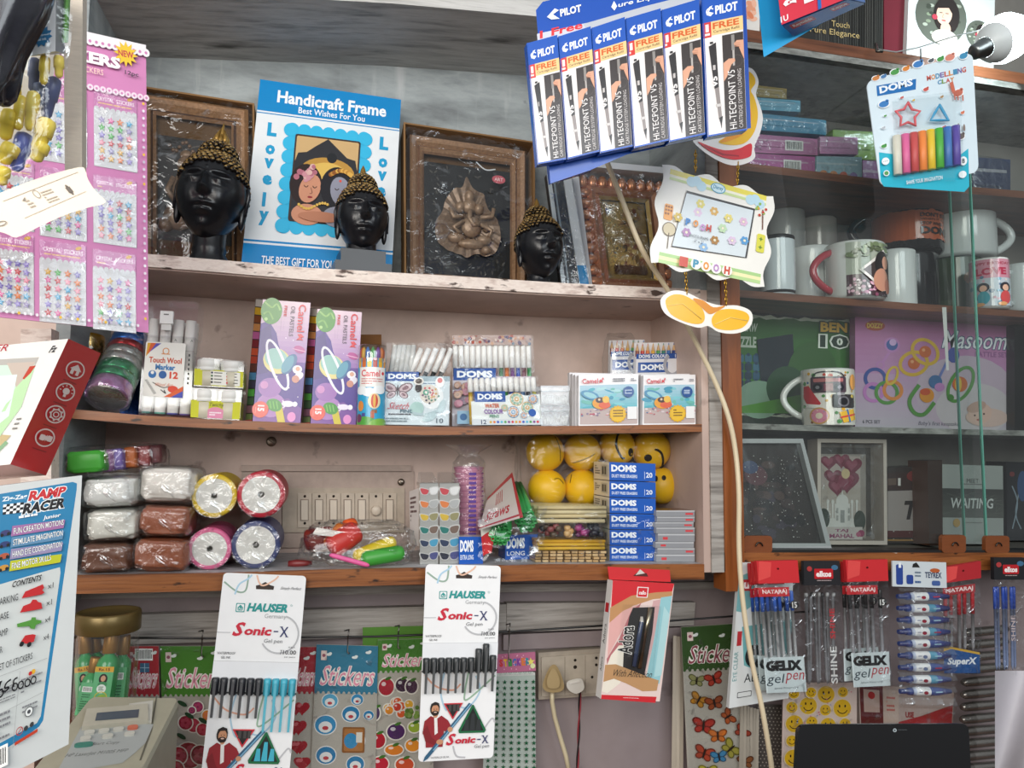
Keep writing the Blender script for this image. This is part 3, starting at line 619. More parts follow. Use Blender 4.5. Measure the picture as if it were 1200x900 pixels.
mb = MB(); moulding(mb, P, (0, 0, 1, 1), [(0, -.045, '#c9ccd0'), (0, 0, '#d5d8dc'), (.012, 0, '#c9ccd0'), (.012, -.04, '#b5b8bc'), (.03, -.04, '#9a9a98')])
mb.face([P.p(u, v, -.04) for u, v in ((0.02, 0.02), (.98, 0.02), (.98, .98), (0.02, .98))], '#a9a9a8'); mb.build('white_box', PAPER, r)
mb = MB(); aw, ah, k = P.aw, P.ah, P.W/P.aw
X0, X1, Y0, Y1 = 16, aw-14, 20, ah-8
def bump(x, y, hor):
    mb.ball(P.p(x/aw, y/ah, -.022), ((6.0 if hor else 9)*k, .010, (9 if hor else 6.0)*k), '#d8946a', 12, 8)
for i in range(9):
    for y in (Y0, Y1): bump(X0+(X1-X0)*i/8, y, True)
for i in range(1, 10):
    for x in (X0, X1): bump(x, Y0+(Y1-Y0)*i/10, False)
mb.build('gadroon_border', COPPER, r); mb = MB()
moulding(mb, P, (X0/aw, Y0/ah, X1/aw, Y1/ah), [(.004, -.02, '#b5754f'), (.012, -.014, '#c98d68'), (.02, -.018, '#a96b48'), (.026, -.016, '#b99a58'), (.032, -.02, '#8a6a3c')]); mb.build('frame_moulding', COPPER, r)
A = Art(P, -.024); A.rect(X0+20, Y0+20, X1-20, Y1-20, '#b3924e')
for i in range(60): A.ell(random.uniform(X0+26, X1-26), random.uniform(Y0+26, Y1-30), random.uniform(1, 5), random.uniform(1, 3), random.choice(['#b4954c', '#6e4f24', '#a5733c', '#c9ac62', '#8a4a30']), 8, random.uniform(0, 180))
A.rect(X0+26, Y1-34, X1-26, Y1-24, '#5c3a20'); mb = MB(); A.into(mb); mb.build('picture', FOIL, r)
sheet(P, -.008, .005, 26, 9, .05, .05, .95, .95).build('clear_wrap', WRAP, r)
# ---------------------------------------------------------------- hanging goods in front of the shelves
YP = -.27
pts = [(628, 12), (636, 2), (760, -28), (872, -52), (880, 150), (735, 181), (690, 200), (645, 215)]
r = thing('pen_display_card', 'blue hanging display card carrying six slim pen cartons', 'display card', at(740, 200, YP+.016))
mb = MB(); prism(mb, pts, plane_at(YP+.018), .002, '#1a4fae'); mb.build('backing_card', GLOSS, r)
P = Panel((628, 8), (872, -50), (872, 60), (640, 120), YP+.0155); A = Art(P)
t2('PILOT', (656, 20), (682, 15), 9, '#f2f6fa', b=.04); A.PP([(641, 20), (650, 10), (655, 12), (648, 17), (656, 22), (646, 23)], '#eef3f8')
t2('ure Liquid Ink', (725, 10), (800, -8), 7, '#e8eef6', sh=.2, b=.02); A.PP([(720, 1), (724, 7), (721, 12), (717, 8)], '#eef3f8')
A.PP([(629, 40), (700, 24), (700, 34), (630, 50)], '#c9ccd8'); t2('1 Free', (632, 46), (684, 33), 9, '#d8343a', b=.03, sh=.1); A.PP([(684, 28), (760, 6), (815, -8), (820, 4), (690, 36)], '#b9bdc4')
mb = MB(); A.into(mb); mb.build('header_print', GLOSS, r)
def pen_carton(q, Y, label):
    P = Panel(*q, Y); A = Art(P); w, h = P.aw, P.ah; f = lambda x: x*w; g = lambda y: y*h; B_ = '#1d55b5'
    A.full('#e9e4e2'); A.rect(0, 0, w, g(.185), B_); A.text('PILOT', f(.32), g(.075), f(.88), g(.14), '#f2f6fa', b=.04)
    A.poly([(f(.10), g(.13)), (f(.18), g(.075)), (f(.26), g(.07)), (f(.16), g(.11)), (f(.28), g(.125)), (f(.2), g(.145))], '#eef3f8'); A.ring(f(.19), g(.11), f(.10), f(.03), '#eef3f8', 16, 150, 330)
    A.rect(0, g(.185), w, g(.285), '#edc98c'); A.rect(0, g(.185), f(.2), g(.295), '#d23a34'); A.text('1', f(.06), g(.2), f(.14), g(.255), '#f6ece8', b=.03); A.lines(f(.04), g(.265), f(.17), g(.285), 1, '#f6ece8', .8)
    A.text('FREE', f(.24), g(.197), f(.9), g(.243), '#d2622a', b=.03); A.text('Cartridge Refill', f(.25), g(.252), f(.9), g(.276), '#4a3c30')
    A.rect(f(.46), g(.30), f(.99), g(.985), '#38302e')
    for k in range(3): A.ring(f(.8), g(.5+.16*k), f(.16), f(.02), '#4a413e', 14)
    A.poly([(f(.12), g(.36)), (f(.3), g(.34)), (f(.33), g(.66)), (f(.22), g(.67))], '#2b2728'); A.rect(f(.15), g(.33), f(.23), g(.345), '#2b2728')
    A.poly([(f(.23), g(.67)), (f(.33), g(.66)), (f(.38), g(.88)), (f(.30), g(.885))], '#8b8280'); A.poly([(f(.23), g(.78)), (f(.37), g(.78)), (f(.38), g(.80)), (f(.24), g(.80))], '#c9c4c2'); A.poly([(f(.30), g(.88)), (f(.40), g(.87)), (f(.37), g(.925)), (f(.36), g(.96)), (f(.34), g(.925))], '#1d1a1b')
    A.text('V5', f(.16), g(.58), f(.30), g(.66), '#e9e4e2', rot=90, b=.04); A.lines(f(.2), g(.5), f(.28), g(.57), 1, '#cfc8c6')
    A.rect(f(.68), g(.31), f(.76), g(.42), '#8d8884'); A.rect(f(.7), g(.42), f(.75), g(.53), '#b5aeaa')
    A.poly([(f(.99), g(.36)), (f(.82), g(.355)), (f(.74), g(.375)), (f(.76), g(.39)), (f(.86), g(.40)), (f(.92), g(.45)), (f(.99), g(.50))], '#d9a184'); A.poly([(f(.46), g(.50)), (f(.6), g(.475)), (f(.75), g(.48)), (f(.76), g(.50)), (f(.66), g(.52)), (f(.54), g(.60)), (f(.46), g(.63))], '#d9a184')
    for i, y in enumerate((.372, .385, .398)): A.line([(f(.76), g(y)), (f(.9), g(y+.006))], .5, '#b97c62')
    A.text('HI-TECPOINT V5', f(.56), g(.56), f(.74), g(.975), '#efeae8', rot=90, b=.0); A.text('CARTRIDGE SYSTEM LOADING', f(.80), g(.56), f(.90), g(.975), '#cfc8c6', rot=90)
    A.rect(0, 0, w*.02, h, B_); A.rect(0, h*.988, w, h, B_)
    carton('pen_carton', label, 'box', P, .012, {'': B_}, A, GLOSS, 'slim pen cartons on the blue display card')
bx = [((617, 51), (653, 41), (663, 187), (630, 193)), ((654, 43), (692, 31), (702, 178), (665, 187)), ((693, 33), (732, 20), (741, 172), (703, 180)), ((733, 22), (774, 10), (783, 165), (743, 174)), ((775, 12), (819, -1), (826, 158), (784, 167)), ((822, -2), (869, -12), (875, 153), (829, 161))]
for q, l in zip(bx, ('first from the left edge', 'second from the left edge', 'third from the left edge', 'fourth, right of the middle', 'fifth, beside the last one', 'sixth and highest, at the right end')):
    pen_carton(q, YP, 'slim pen carton on the blue display card, '+l)
pen_carton(((630, 66), (672, 56), (694, 199), (646, 213)), YP+.035, 'slim pen carton hanging behind the display card with only its foot showing')
# shaped hanging photo frame: cut-out tag, photo board and twin tag joined by gold chains
YG = -.10; pa_ = plane_at(YG)
r = thing('hanging_photo_frame', 'hanging white wavy photo frame with gold chains and yellow cut-out tags above and below', 'photo frame', at(833, 392, YG))
mb = MB(); prism(mb, smooth_pts([(812, 164), (824, 177), (843, 189), (860, 194), (876, 191), (885, 184), (884, 172), (891, 155), (894, 138), (890, 122), (886, 110), (889, 96), (884, 83), (876, 79), (866, 84), (862, 120), (852, 150), (832, 162)], 4), pa_, .005, '#eeeae6')
prism(mb, smooth_pts([(876, 84), (884, 90), (885, 98), (880, 106), (884, 114), (888, 130), (887, 145), (882, 158), (872, 168), (856, 170), (842, 166), (858, 155), (868, 130), (868, 100)], 4), pa_, .0056, '#f0bd2c')
prism(mb, smooth_pts([(872, 110), (879, 125), (880, 142), (872, 156), (858, 164), (844, 166), (862, 150), (868, 130)], 4), pa_, .006, '#ec9a2a')
prism(mb, smooth_pts([(818, 166), (834, 172), (850, 176), (866, 174), (880, 168), (881, 178), (878, 184), (862, 187), (846, 184), (830, 176)], 4), pa_, .0062, '#d8313c')
prism(mb, [(826, 170), (848, 180), (866, 182), (866, 183.5), (847, 182), (824, 171.5)], pa_, .0064, '#a81f30'); mb.build('top_tag', GLOSS, r)
def edge_wave(c, n, amp):
    q = []
    for i in range(4):
        (x0, y0), (x1, y1) = c[i], c[(i+1) % 4]; l = math.hypot(x1-x0, y1-y0); nx, ny = (y1-y0)/l, -(x1-x0)/l
        for k in range(n[i % 2]*6):
            t = k/(n[i % 2]*6); a = amp*math.sin(2*math.pi*t*n[i % 2]/2*1.0)*math.sin(math.pi*t)**.3; q.append((x0+(x1-x0)*t+nx*a, y0+(y1-y0)*t+ny*a))
    return q
mb = MB(); fc = [(776, 193), (906, 230), (896, 336), (763, 308)]; prism(mb, edge_wave(fc, (6, 4), 4), pa_, .008, '#edebe4', '#dcd9d0'); mb.build('photo_board', GLOSS, r)
P = Panel(*fc, YG-.0081); A = Art(P, .0002)
for c, y0, y1 in (('#e6d95a', 2, 8), ('#f2f0dc', 8, 11), ('#c9dc9a', 11, 14)): A.rect(10, y0, P.aw-8, y1, c)
for c, y0, y1 in (('#a9cf8a', -14, -10), ('#f0e9b4', -10, -6), ('#b8d894', -6, -2)): A.rect(8, P.ah+y0, P.aw-6, P.ah+y1, c)
for x, y in ((36, 10), (42, 8), (48, 12), (108, 12), (114, 10), (120, 14)): A.circ(x, y, 6, '#bcdcea')
A.ell(68, 9, 9, 6, '#3b9bbd'); A.ell(68, 9, 8, 5, '#cfeaf4'); A.text('Disney', 62, 6, 74, 12, '#2a86a8', sh=.15, b=.02)
A.rrect(8, 42, 18, 60, 2, '#e8a04a'); 
for i in range(8): A.circ(10+3*(i % 3), 45+4*(i//3), 1.2, '#8a4a1c')
A.circ(16, 70, 8, '#6b5a46'); A.circ(16, 70, 7, '#cdbf9c'); A.line([(16, 74), (16, 92)], 1, '#5a4632'); A.line([(124, 20), (126, 44)], 1.4, '#6b3d2a')
for i in range(9): A.circ(121+random.uniform(-5, 9), 20+random.uniform(-6, 8), 1.6, random.choice(['#c0392b', '#8fb85a', '#d9a441']))
A.rrect(120, 50, 130, 72, 2, '#d8d44e'); A.star(125, 56, 3, '#6a8a30', 4); A.star(125, 66, 3, '#6a8a30', 4)
wq = [A.L(804, 224), A.L(884, 246), A.L(874, 306), A.L(786, 290)]; A.poly(wq, '#3a3a3c'); wi = [A.L(804, 227), A.L(882, 248), A.L(872, 305), A.L(787, 289)]; A.poly(wi, '#d5dfe4')  # dark quad behind the pale insert paints the shadow along the window's top edge
for x, y, c in ((817, 250, '#d9c3dc'), (836, 249, '#d4a95c'), (820, 240, '#d9cf78'), (870, 262, '#dcb9d4'), (871, 285, '#5a9bd0'), (823, 292, '#8fb6dc'), (836, 284, '#a97a3a'), (803, 274, '#b48ab8'), (852, 258, '#e2d37a'), (856, 285, '#d9c3dc'), (845, 270, '#bcd8b0'), (793, 256, '#d0b44a')):
    lx, ly = A.L(x, y)
    for k in range(6): A.circ(lx+3.4*math.cos(k*1.047), ly+3.4*math.sin(k*1.047), 1.9, c, 10)
    A.circ(lx, ly, 1.5, '#f2ead0', 10)
for ch, x, y, c in zip('POOH', (802, 811, 819, 826), (257, 259, 264, 265), ('#3f7fc0', '#e0913a', '#c08fc8', '#c0453a')):
    lx, ly = A.L(x, y); A.text(ch, lx, ly, lx+6, ly+8, c, b=.05)
l0 = A.L(806, 280); A.text('PHOTO FRAME', l0[0], l0[1]-4, l0[0]+22, l0[1]-1, '#4a4a52'); A.text('3" x 2"', l0[0]+6, l0[1]+1, l0[0]+17, l0[1]+4.5, '#4a4a52')
for ch, x, c in zip('POOH', (46, 58, 70, 83), ('#3f8fb0', '#e0913a', '#b48ac0', '#c8503a')): A.circ(x+3.5, P.ah-8, 6.2, '#f4f1e8'); A.text(ch, x, P.ah-13, x+7, P.ah-3.5, c, b=.06)
A.rrect(30, P.ah-13, 40, P.ah-2, 1, '#c8452f'); mb = MB(); A.into(mb); mb.build('front_print', GLOSS, r)
mb = MB(); prism(mb, smooth_pts([(774, 352), (784, 342), (800, 341), (820, 350), (832, 355), (846, 358), (864, 358), (879, 364), (882, 375), (876, 386), (860, 391), (842, 389), (830, 382), (818, 384), (796, 377), (779, 367)], 4), pa_, .005, '#efece4')
for pts, c, o in (([(780, 352), (790, 345), (804, 347), (820, 358), (826, 370), (822, 379), (806, 378), (786, 368)], '#f0b51f', .0056), ([(834, 374), (842, 364), (858, 362), (874, 366), (878, 374), (870, 384), (854, 387), (838, 384)], '#f2b820', .0056), ([(812, 350), (824, 352), (836, 360), (850, 358), (842, 364), (832, 368), (824, 362)], '#d98a1c', .006)): prism(mb, smooth_pts(pts, 4), pa_, o, c)
for pts in ([(783, 358), (800, 356), (822, 374)], [(838, 380), (856, 372), (876, 376)]): mb.tube([pa_(x, y, .006) for x, y in pts], .0006, '#f7dc84', 5)
mb.build('bottom_tag', GLOSS, r)
def chain(pts):
    mb = MB(); n = 7
    for i in range(n):
        t = (i+.5)/n; p = at(pts[0][0]+(pts[1][0]-pts[0][0])*t, pts[0][1]+(pts[1][1]-pts[0][1])*t, YG-.004); L_ = (at(*pts[1], YG)-at(*pts[0], YG)).length/n*.68; tw = i % 2
        mb.tube([p+V((.0022*math.cos(a)*(1 if tw else .35), .0022*math.cos(a)*(.35 if tw else 1), L_*math.sin(a))) for a in [2*math.pi*k/10 for k in range(11)]], .0008, '#c79a3a', 5, False)
    mb.build('chain', METAL, r)
for c in (((815, 176), (815, 202)), ((865, 190), (864, 217)), ((803, 314), (805, 345)), ((850, 325), (851, 358))): chain(c)
# cream cable
cc = MB(); path = [(709, 184, -.07), (730, 237, -.07), (752, 292, -.07), (780, 336, -.05), (800, 372, -.02), (820, 410, -.02), (840, 452, -.02), (854, 490, -.025), (862, 530, -.025), (866, 580, -.03), (866, 640, -.03), (870, 700, -.035), (880, 770, -.04), (893, 830, -.05), (905, 905, -.06), (908, 960, -.06)]
sm_ = []
for i in range(len(path)-1):
    a, b, c, d = path[max(0, i-1)], path[i], path[i+1], path[min(len(path)-1, i+2)]
    for k in range(4): t = k/4; sm_.append(at(*[.5*(2*b[j]+(c[j]-a[j])*t+(2*a[j]-5*b[j]+4*c[j]-d[j])*t*t+(3*b[j]-a[j]-3*c[j]+d[j])*t**3) for j in range(3)]))
cc.tube(sm_, .0042, '#d3c3a4', 8); tag(cc.build('cable', SATIN), 'long cream cable running down in front of the shelves and post', 'cable')
# blue and red display at the top
r = thing('pen_box_display', 'bright blue hanging card with a red pen box, cut by the top of the picture', 'display card', at(930, 50, -.27))
mb = MB(); prism(mb, [(884, -40), (895, 67), (1014, -2), (1040, -40)], plane_at(-.235), .002, '#2fa3da'); mb.build('backing_card', GLOSS, r)
mb = MB(); fr = [at(906, -50, -.28), at(985, -75, -.28), at(993, -2, -.28), at(916, 29, -.28)]; bk = [at(918, -40, -.24), at(1004, -60, -.24), at(1014, 3, -.24), at(929, 41, -.24)]
mb.hexa(fr+bk, '#1f63b0', {'front': '#cf2f43'}); mb.build('pen_box', GLOSS, r)
P = Panel((908, -45), (984, -70), (993, -2), (916, 29), -.2805); A = Art(P); A.T('1U', (915, 27), (923, 17), '#f4e8ea', b=.03); A.T('G', (918, 10), (932, -4), '#f4e8ea', b=.08); A.T('E', (942, 6), (952, -8), '#f4e8ea', b=.08); A.PP([(958, 14), (962, 12), (960, -20), (956, -18)], '#1f63b0')
mb = MB(); A.into(mb); mb.build('front_print', GLOSS, r)
P = Panel((917, 30), (993, -1), (1013, 4), (929, 42), -.242, -.278); A = Art(P, .0008); A.full('#1f63b0'); A.rrect(6, 2.2, 36, 9.5, 1.5, '#b5283a'); A.text('Reynolds', 9, 3.6, 33, 8.6, '#f0e2e4', b=.03); A.rrect(58, 2.2, 80, 9, 1.5, '#b5283a'); A.text('Reyno', 60, 3.6, 79, 8, '#f0e2e4', b=.03)
mb = MB(); A.into(mb); mb.build('under_print', GLOSS, r)
# modelling clay card
P = Panel((1015, 95), (1140, 61), (1147, 202), (1032, 219), -.12)
r = thing('modelling_clay_card', 'pale blue blister card with eight coloured clay sticks and two cutters', 'toy pack', P.back(.01)); A = Art(P, .0002); w, h = P.aw, P.ah
mb = MB(); A0 = Art(P, 0); A0.rrect(0, 0, w, h, 9, '#d6e6ee'); pl_ = A0.it[0][0]; prism(mb, pl_, lambda u, v, o=0: P.p(u, v, o-.0015), .0015, '#d6e6ee'); mb.build('backing_card', PAPER, r)
A.poly([A.L(1030, 178), A.L(1048, 178), A.L(1060, 184), A.L(1125, 172), A.L(1142, 158), A.L(1146, 196), A.L(1140, 203), A.L(1036, 218), A.L(1032, 212)], '#2bb3cc')
A.poly([A.L(1027, 100.5), A.L(1074, 91.5), A.L(1074, 103), A.L(1028, 112.5)], '#1f6fb4'); t2('DOMS', (1030, 110), (1071, 102), 8.5, '#eef5fa', b=.045)
for i, ch in enumerate('MODELLING'): x = 1087+i*5.2; A.T(ch, (x, 93.3-i*1.32), (x+4, 86.6-i*1.32), ['#c9594e', '#d98a3e', '#4a8fb8', '#7a6aa8'][i % 4], b=.03)
for i, ch in enumerate('CLAY'): x = 1100+i*5; A.T(ch, (x, 96.6-i*1.2), (x+4, 90.8-i*1.2), ['#4a8fb8', '#7a9a4e', '#c9594e', '#d98a3e'][i], b=.03)
for x, y, c, rx in ((1026, 92, '#d2874a', 5), (1035, 90, '#4f7fb0', 4), (1048, 85, '#4f9a4e', 6), (1061, 81, '#d9873a', 5), (1075, 76, '#3f7fc0', 7), (1090, 72, '#5a5f66', 4), (1101, 70, '#4f9a4e', 5), (1112, 68, '#d98a78', 7), (1128, 66, '#3f8fb8', 6), (1035, 122, '#3f7fc0', 7), (1085, 103, '#c9594e', 4), (1124, 104, '#c96a52', 7), (1035, 171, '#4f9a4e', 4), (1130, 148, '#6e625c', 6), (1056, 114, '#c9594e', 2.5), (1070, 116, '#d9b03e', 2), (1104, 110, '#b08a5a', 2.5), (1036, 136, '#4f9a4e', 2), (1034, 150, '#b8c0c8', 2.5), (1130, 124, '#d97a5a', 3), (1108, 142, '#c9594e', 3)):
    A.EE(x, y, rx, rx*.7, '#f4f8fa', 12); A.EE(x, y, rx*.82, rx*.55, c); A.CC(x+rx*.5, y-rx*.5, rx*.32, c); A.CC(x+rx*.5, y-rx*.5, rx*.1, '#222')
for x in (1126, 1133): A.EE(x, 139, 1.4, 4, '#8a7c74')
A.PP([(1116, 106), (1112, 95), (1116, 93), (1120, 104)], '#c96a52'); 
for x in (1118, 1122, 1128): A.PP([(x, 106), (x+1.6, 106), (x+2.4, 112), (x+.8, 112)], '#c96a52')
A.CC(1134, 173, 5, '#f0f6f8'); A.T('8', (1132.5, 176), (1135.5, 170), '#3a4a52', b=.03); A.EE(1134, 187, 5, 4, '#f0f6f8'); A.CC(1036, 189, 4.5, '#f0f6f8'); A.T('150', (1033, 190.5), (1039, 187.5), '#3a4a52'); A.CC(1037, 203, 3.6, '#f0f6f8'); A.CC(1037, 203, 2.6, '#5a9a5a')
t2('SHAPE YOUR IMAGINATION', (1062, 212), (1110, 206.5), 4.5, '#f0f8fa', b=.01); A.T('SHADES', (1129, 180.5), (1139, 177.5), '#e8f4f6')
mb = MB(); A.into(mb); mb.build('front_print', GLOSS, r)
for i, c in enumerate(('#d9d4c4', '#e0679c', '#c9504e', '#f08a3c', '#e6c52c', '#4fae3c', '#3f74b8', '#5a4aa0')):
    x = 1046+i*9.85; y0, y1 = 159-i*1.65, 205-i*1.55; mb = MB(); a, b = at(x+4.8, y0, P.c[0].y-.008), at(x+6.3, y1, P.c[0].y-.008)
    mb.tube([a, a*.99+b*.01, b*.99+a*.01, b], [.0045, .0066, .0066, .0045], c, 10); mb.build('clay_stick', RUBBER, r)
def ringtube(cx, cy, rr, n, k, col, name, rad=.0022):
    q = [at(x, y, P.c[0].y-.009) for x, y in star_pts(cx, cy, rr, n, k)]; mb = MB(); q += [q[0], q[1]]; mb.tube(q, rad, col, 8, False); mb.build(name, SATIN, r)
ringtube(1064, 135, 15, 5, .55, '#dc5f66', 'star_cutter'); ringtube(1101, 135, 12, 3, .5, '#3a9bc8', 'triangle_cutter')
mb = MB(); A2 = Art(P, 0); u = lambda x, y: (A2.L(x, y)[0]/A2.aw, A2.L(x, y)[1]/A2.ah)
def blis(q, d):
    q = [u(*p) for p in q]; mb.hexa([P.p(a, b, d) for a, b in q]+[P.p(a, b, .0006) for a, b in q], '#fff')
blis([(1044, 157), (1125, 145), (1127, 195), (1048, 208)], .016); mb.build('stick_blister', film('blister', .02, .22, .08, 5, .1, streak=0), r); mb = MB(); blis([(1046, 118), (1122, 105), (1124, 141), (1048, 153)], .014); mb.build('cutter_blister', film('blister'), r)
mb = MB(); mb.tube([at(1079, 62, .031), at(1079, 57, -.05), at(1079, 60, -.112), at(1079, 69, -.118), at(1080, 72, -.1225)], .0012, '#6a6764', 6); mb.build('hanging_hook', METAL, r)
# ---------------------------------------------------------------- middle shelf
def axis_frame(d):
    d = d.normalized(); x = d.orthogonal().normalized(); y = d.cross(x); return Matrix((x, y, d)).transposed()
def tape_pack(name, label, p0, p1, rad, bands, end):
    r = thing(name, label, 'tape pack', V((p0.x, p0.y, min(p0.z, p1.z)-rad*.5)))
    ax = (p1-p0); L_ = ax.length; ax.normalize(); t = 0
    for c, f, nm in bands:
        a = p0+ax*(L_*t); h = L_*f*.94; mb = MB()
        mb.lathe([(rad*.5, 0), (rad*.97, 0), (rad, h*.06), (rad, h*.94), (rad*.97, h), (rad*.5, h), (rad*.5, 0)], a, ax, 32, c); mb.build(nm, FOIL, r); t += f
    mb = MB(); mb.lathe([(0, .001), (rad*.9, .001), (rad*.9, .004)], p0-ax*.002, ax, 32, end); mb.build('end_disc', FOIL, r)
    mb = MB(); M3 = axis_frame(ax)
    def fn(u, v):
        a = 2*math.pi*u; k = rad*1.05+.0022*noise.noise(V((math.cos(a)*3, math.sin(a)*3, v*9))); w = v
        if v < .12: k *= v/.12; w = .12
        if v > .9: k *= (1-v)/.1*.8+.2
        return p0+ax*((w-.12)/.88*(L_+.012)-.004)+M3 @ V((k*math.cos(a), k*math.sin(a), 0))
    mb.grid(fn, 36, 24, '#fff'); mb.build('clear_wrap', WRAP, r); return r
zs_ = lambda x, y, l=MIDL: shelfz(l, at(x, y, .05).x)
tape_pack('tape_roll_pack', 'wrapped stack of pink, green, silver and red glitter tape rolls leaning on the shelf', at(126, 466, .005), at(156, 398, .075), .0275,
    [('#c48fc0', .20, 'tape_roll'), ('#3fa06a', .12, 'tape_roll'), ('#3fa06a', .14, 'tape_roll'), ('#c9c9c4', .12, 'tape_roll'), ('#bdbdb8', .12, 'tape_roll'), ('#b5343a', .10, 'tape_roll'), ('#2f6fc0', .20, 'tape_roll')], '#8c8a84')
tape_pack('tape_roll_pack', 'wrapped gold and purple glitter tape rolls behind the red box corner', at(100, 468, .10), at(102, 392, .11), .024, [('#7a3f98', .28, 'tape_roll'), ('#6b3a8a', .22, 'tape_roll'), ('#b08a2c', .25, 'tape_roll'), ('#c09a3a', .25, 'tape_roll')], '#8c8a84')
P = PR(140, 392, 166, 480, .11).sit(MIDL); r = thing('blue_packet', 'dark blue shiny packet standing behind the leaning glitter tapes', 'packet', P.back(.02)); mb = MB(); mb.slab(P, .02, '#1c3f7c'); mb.build('packet', FOIL, r)
A = Art(P); A.rect(0, 20, P.aw, 26, '#b88a2c'); A.rect(2, 60, P.aw-3, 76, '#16305e'); mb = MB(); A.into(mb); mb.build('front_print', FOIL, r)
# marker case
P = Panel((172, 352), (231, 355), (223, 488), (162, 485), .03).sit(MIDL)
r = thing('marker_case', 'clear plastic case of white twin markers with a printed label', 'marker set', P.back(.05)); aw, ah = P.aw, P.ah
def hexat(mb, P, x0, y0, x1, y1, o0, o1, col, cols={}):
    q = [(x0, y0), (x1, y0), (x1, y1), (x0, y1)]; mb.hexa([P.p(a/P.aw, b/P.ah, o1) for a, b in q]+[P.p(a/P.aw, b/P.ah, o0) for a, b in q], col, cols)
for row in range(2):
    for i in range(4):
        x = aw*(.13+.245*i); o = -.012-.024*row; rr = aw*.11*P.W/aw; a = P.p(x/aw, .975, o); b = P.p(x/aw, .775, o); c = P.p(x/aw, .42, o); d = P.p((x+1)/aw, .15, o)
        mb = MB(); cc = ['#2f8f84', '#35a08c', '#3a4a9a', '#5a4a8a'][i]; mb.tube([a, a*.93+b*.07, a*.93+b*.07, b, b*.99+c*.01, c, c*.99+d*.01, d], [rr, rr, rr, rr, rr*.93, rr*.93, rr, rr*.96], [cc, '#e6e4de', '#e6e4de', '#8d8a84', '#e6e4de', '#a09d96', '#e9e7e1', '#e9e7e1'], 14); mb.build('marker', SATIN, r)
mb = MB(); hexat(mb, P, 0, ah*.30, aw, ah, -.05, 0, '#fff'); mb.build('case', CASE, r)
mb = MB(); hexat(mb, P, -1, 0, aw+2, ah*.31, -.051, .001, '#fff'); hexat(mb, P, aw*.35, -6, aw*.9, 1, -.05, -.03, '#fff'); mb.build('case_lid', CASE, r)
mb = MB(); hexat(mb, P, aw*.3, ah*.09, aw*.55, ah*.2, .001, .006, '#e9e9e6'); hexat(mb, P, aw*.33, ah*.2, aw*.52, ah*.255, .001, .004, '#dcdcd8'); hexat(mb, P, aw*.37, ah*.115, aw*.47, ah*.125, .006, .0065, '#6a6a68'); mb.build('clasp', SATIN, r)
A = Art(P, .0012); A.rrect(3, ah*.36, aw*.83, ah*.83, 2, '#eceae2')
A.poly([(5, ah*.37), (17, ah*.37), (4, ah*.49)], '#d9a52e'); A.poly([(9, ah*.37), (19, ah*.37), (5, ah*.47)], '#d9602e'); A.poly([(15, ah*.37), (21, ah*.37), (8, ah*.45)], '#5a54b0')
A.ring(aw*.45, ah*.435, 4, 1, '#d98a3e', 14); A.line([(aw*.45-5, ah*.46), (aw*.45+5, ah*.46)], 1, '#d98a3e')
A.text('Touch Wool', 8, ah*.49, aw*.77, ah*.54, '#c9522e', b=.03); A.text('Marker', 16, ah*.55, aw*.65, ah*.60, '#3f7fb8', b=.04)
A.circ(13, ah*.64, 4.6, '#2f6fae'); A.circ(13, ah*.625, 2, '#eceae2'); A.circ(25, ah*.64, 4.6, '#2a5f9e'); A.text('12', 33, ah*.61, 43, ah*.67, '#d9482e', b=.04)
for i in range(10): A.line([(5+i*1.2, ah*(.70+.012*i)), (8+i*1.2, ah*(.69+.012*i))], .7, '#3a3a38')
A.curve([(14, ah*.71), (26, ah*.75), (36, ah*.74), (46, ah*.79)], .9, '#4a3f38'); A.text('Wool Art', 17, ah*.71, 38, ah*.74, '#d98a6a', sh=.4)
A.ell(38, ah*.76, 6, 4, '#d9482e'); A.poly([(28, ah*.83), (aw*.83, ah*.73), (aw*.83, ah*.83)], '#d9602e'); A.poly([(36, ah*.83), (aw*.83, ah*.77), (aw*.83, ah*.83)], '#4a54b0'); A.line([(24, ah*.77), (30, ah*.80), (28, ah*.77)], 1, '#2a2a28')
for x in (aw*.6, aw*.92): A.text('A', x, ah*.325, x+3, ah*.345, '#4a4a48')
for i in range(7): A.rect(aw*.9, ah*(.45+.04*i), aw*.93, ah*(.47+.04*i), '#3a3a3a')
mb = MB(); A.into(mb); mb.build('label', PAPER, r)
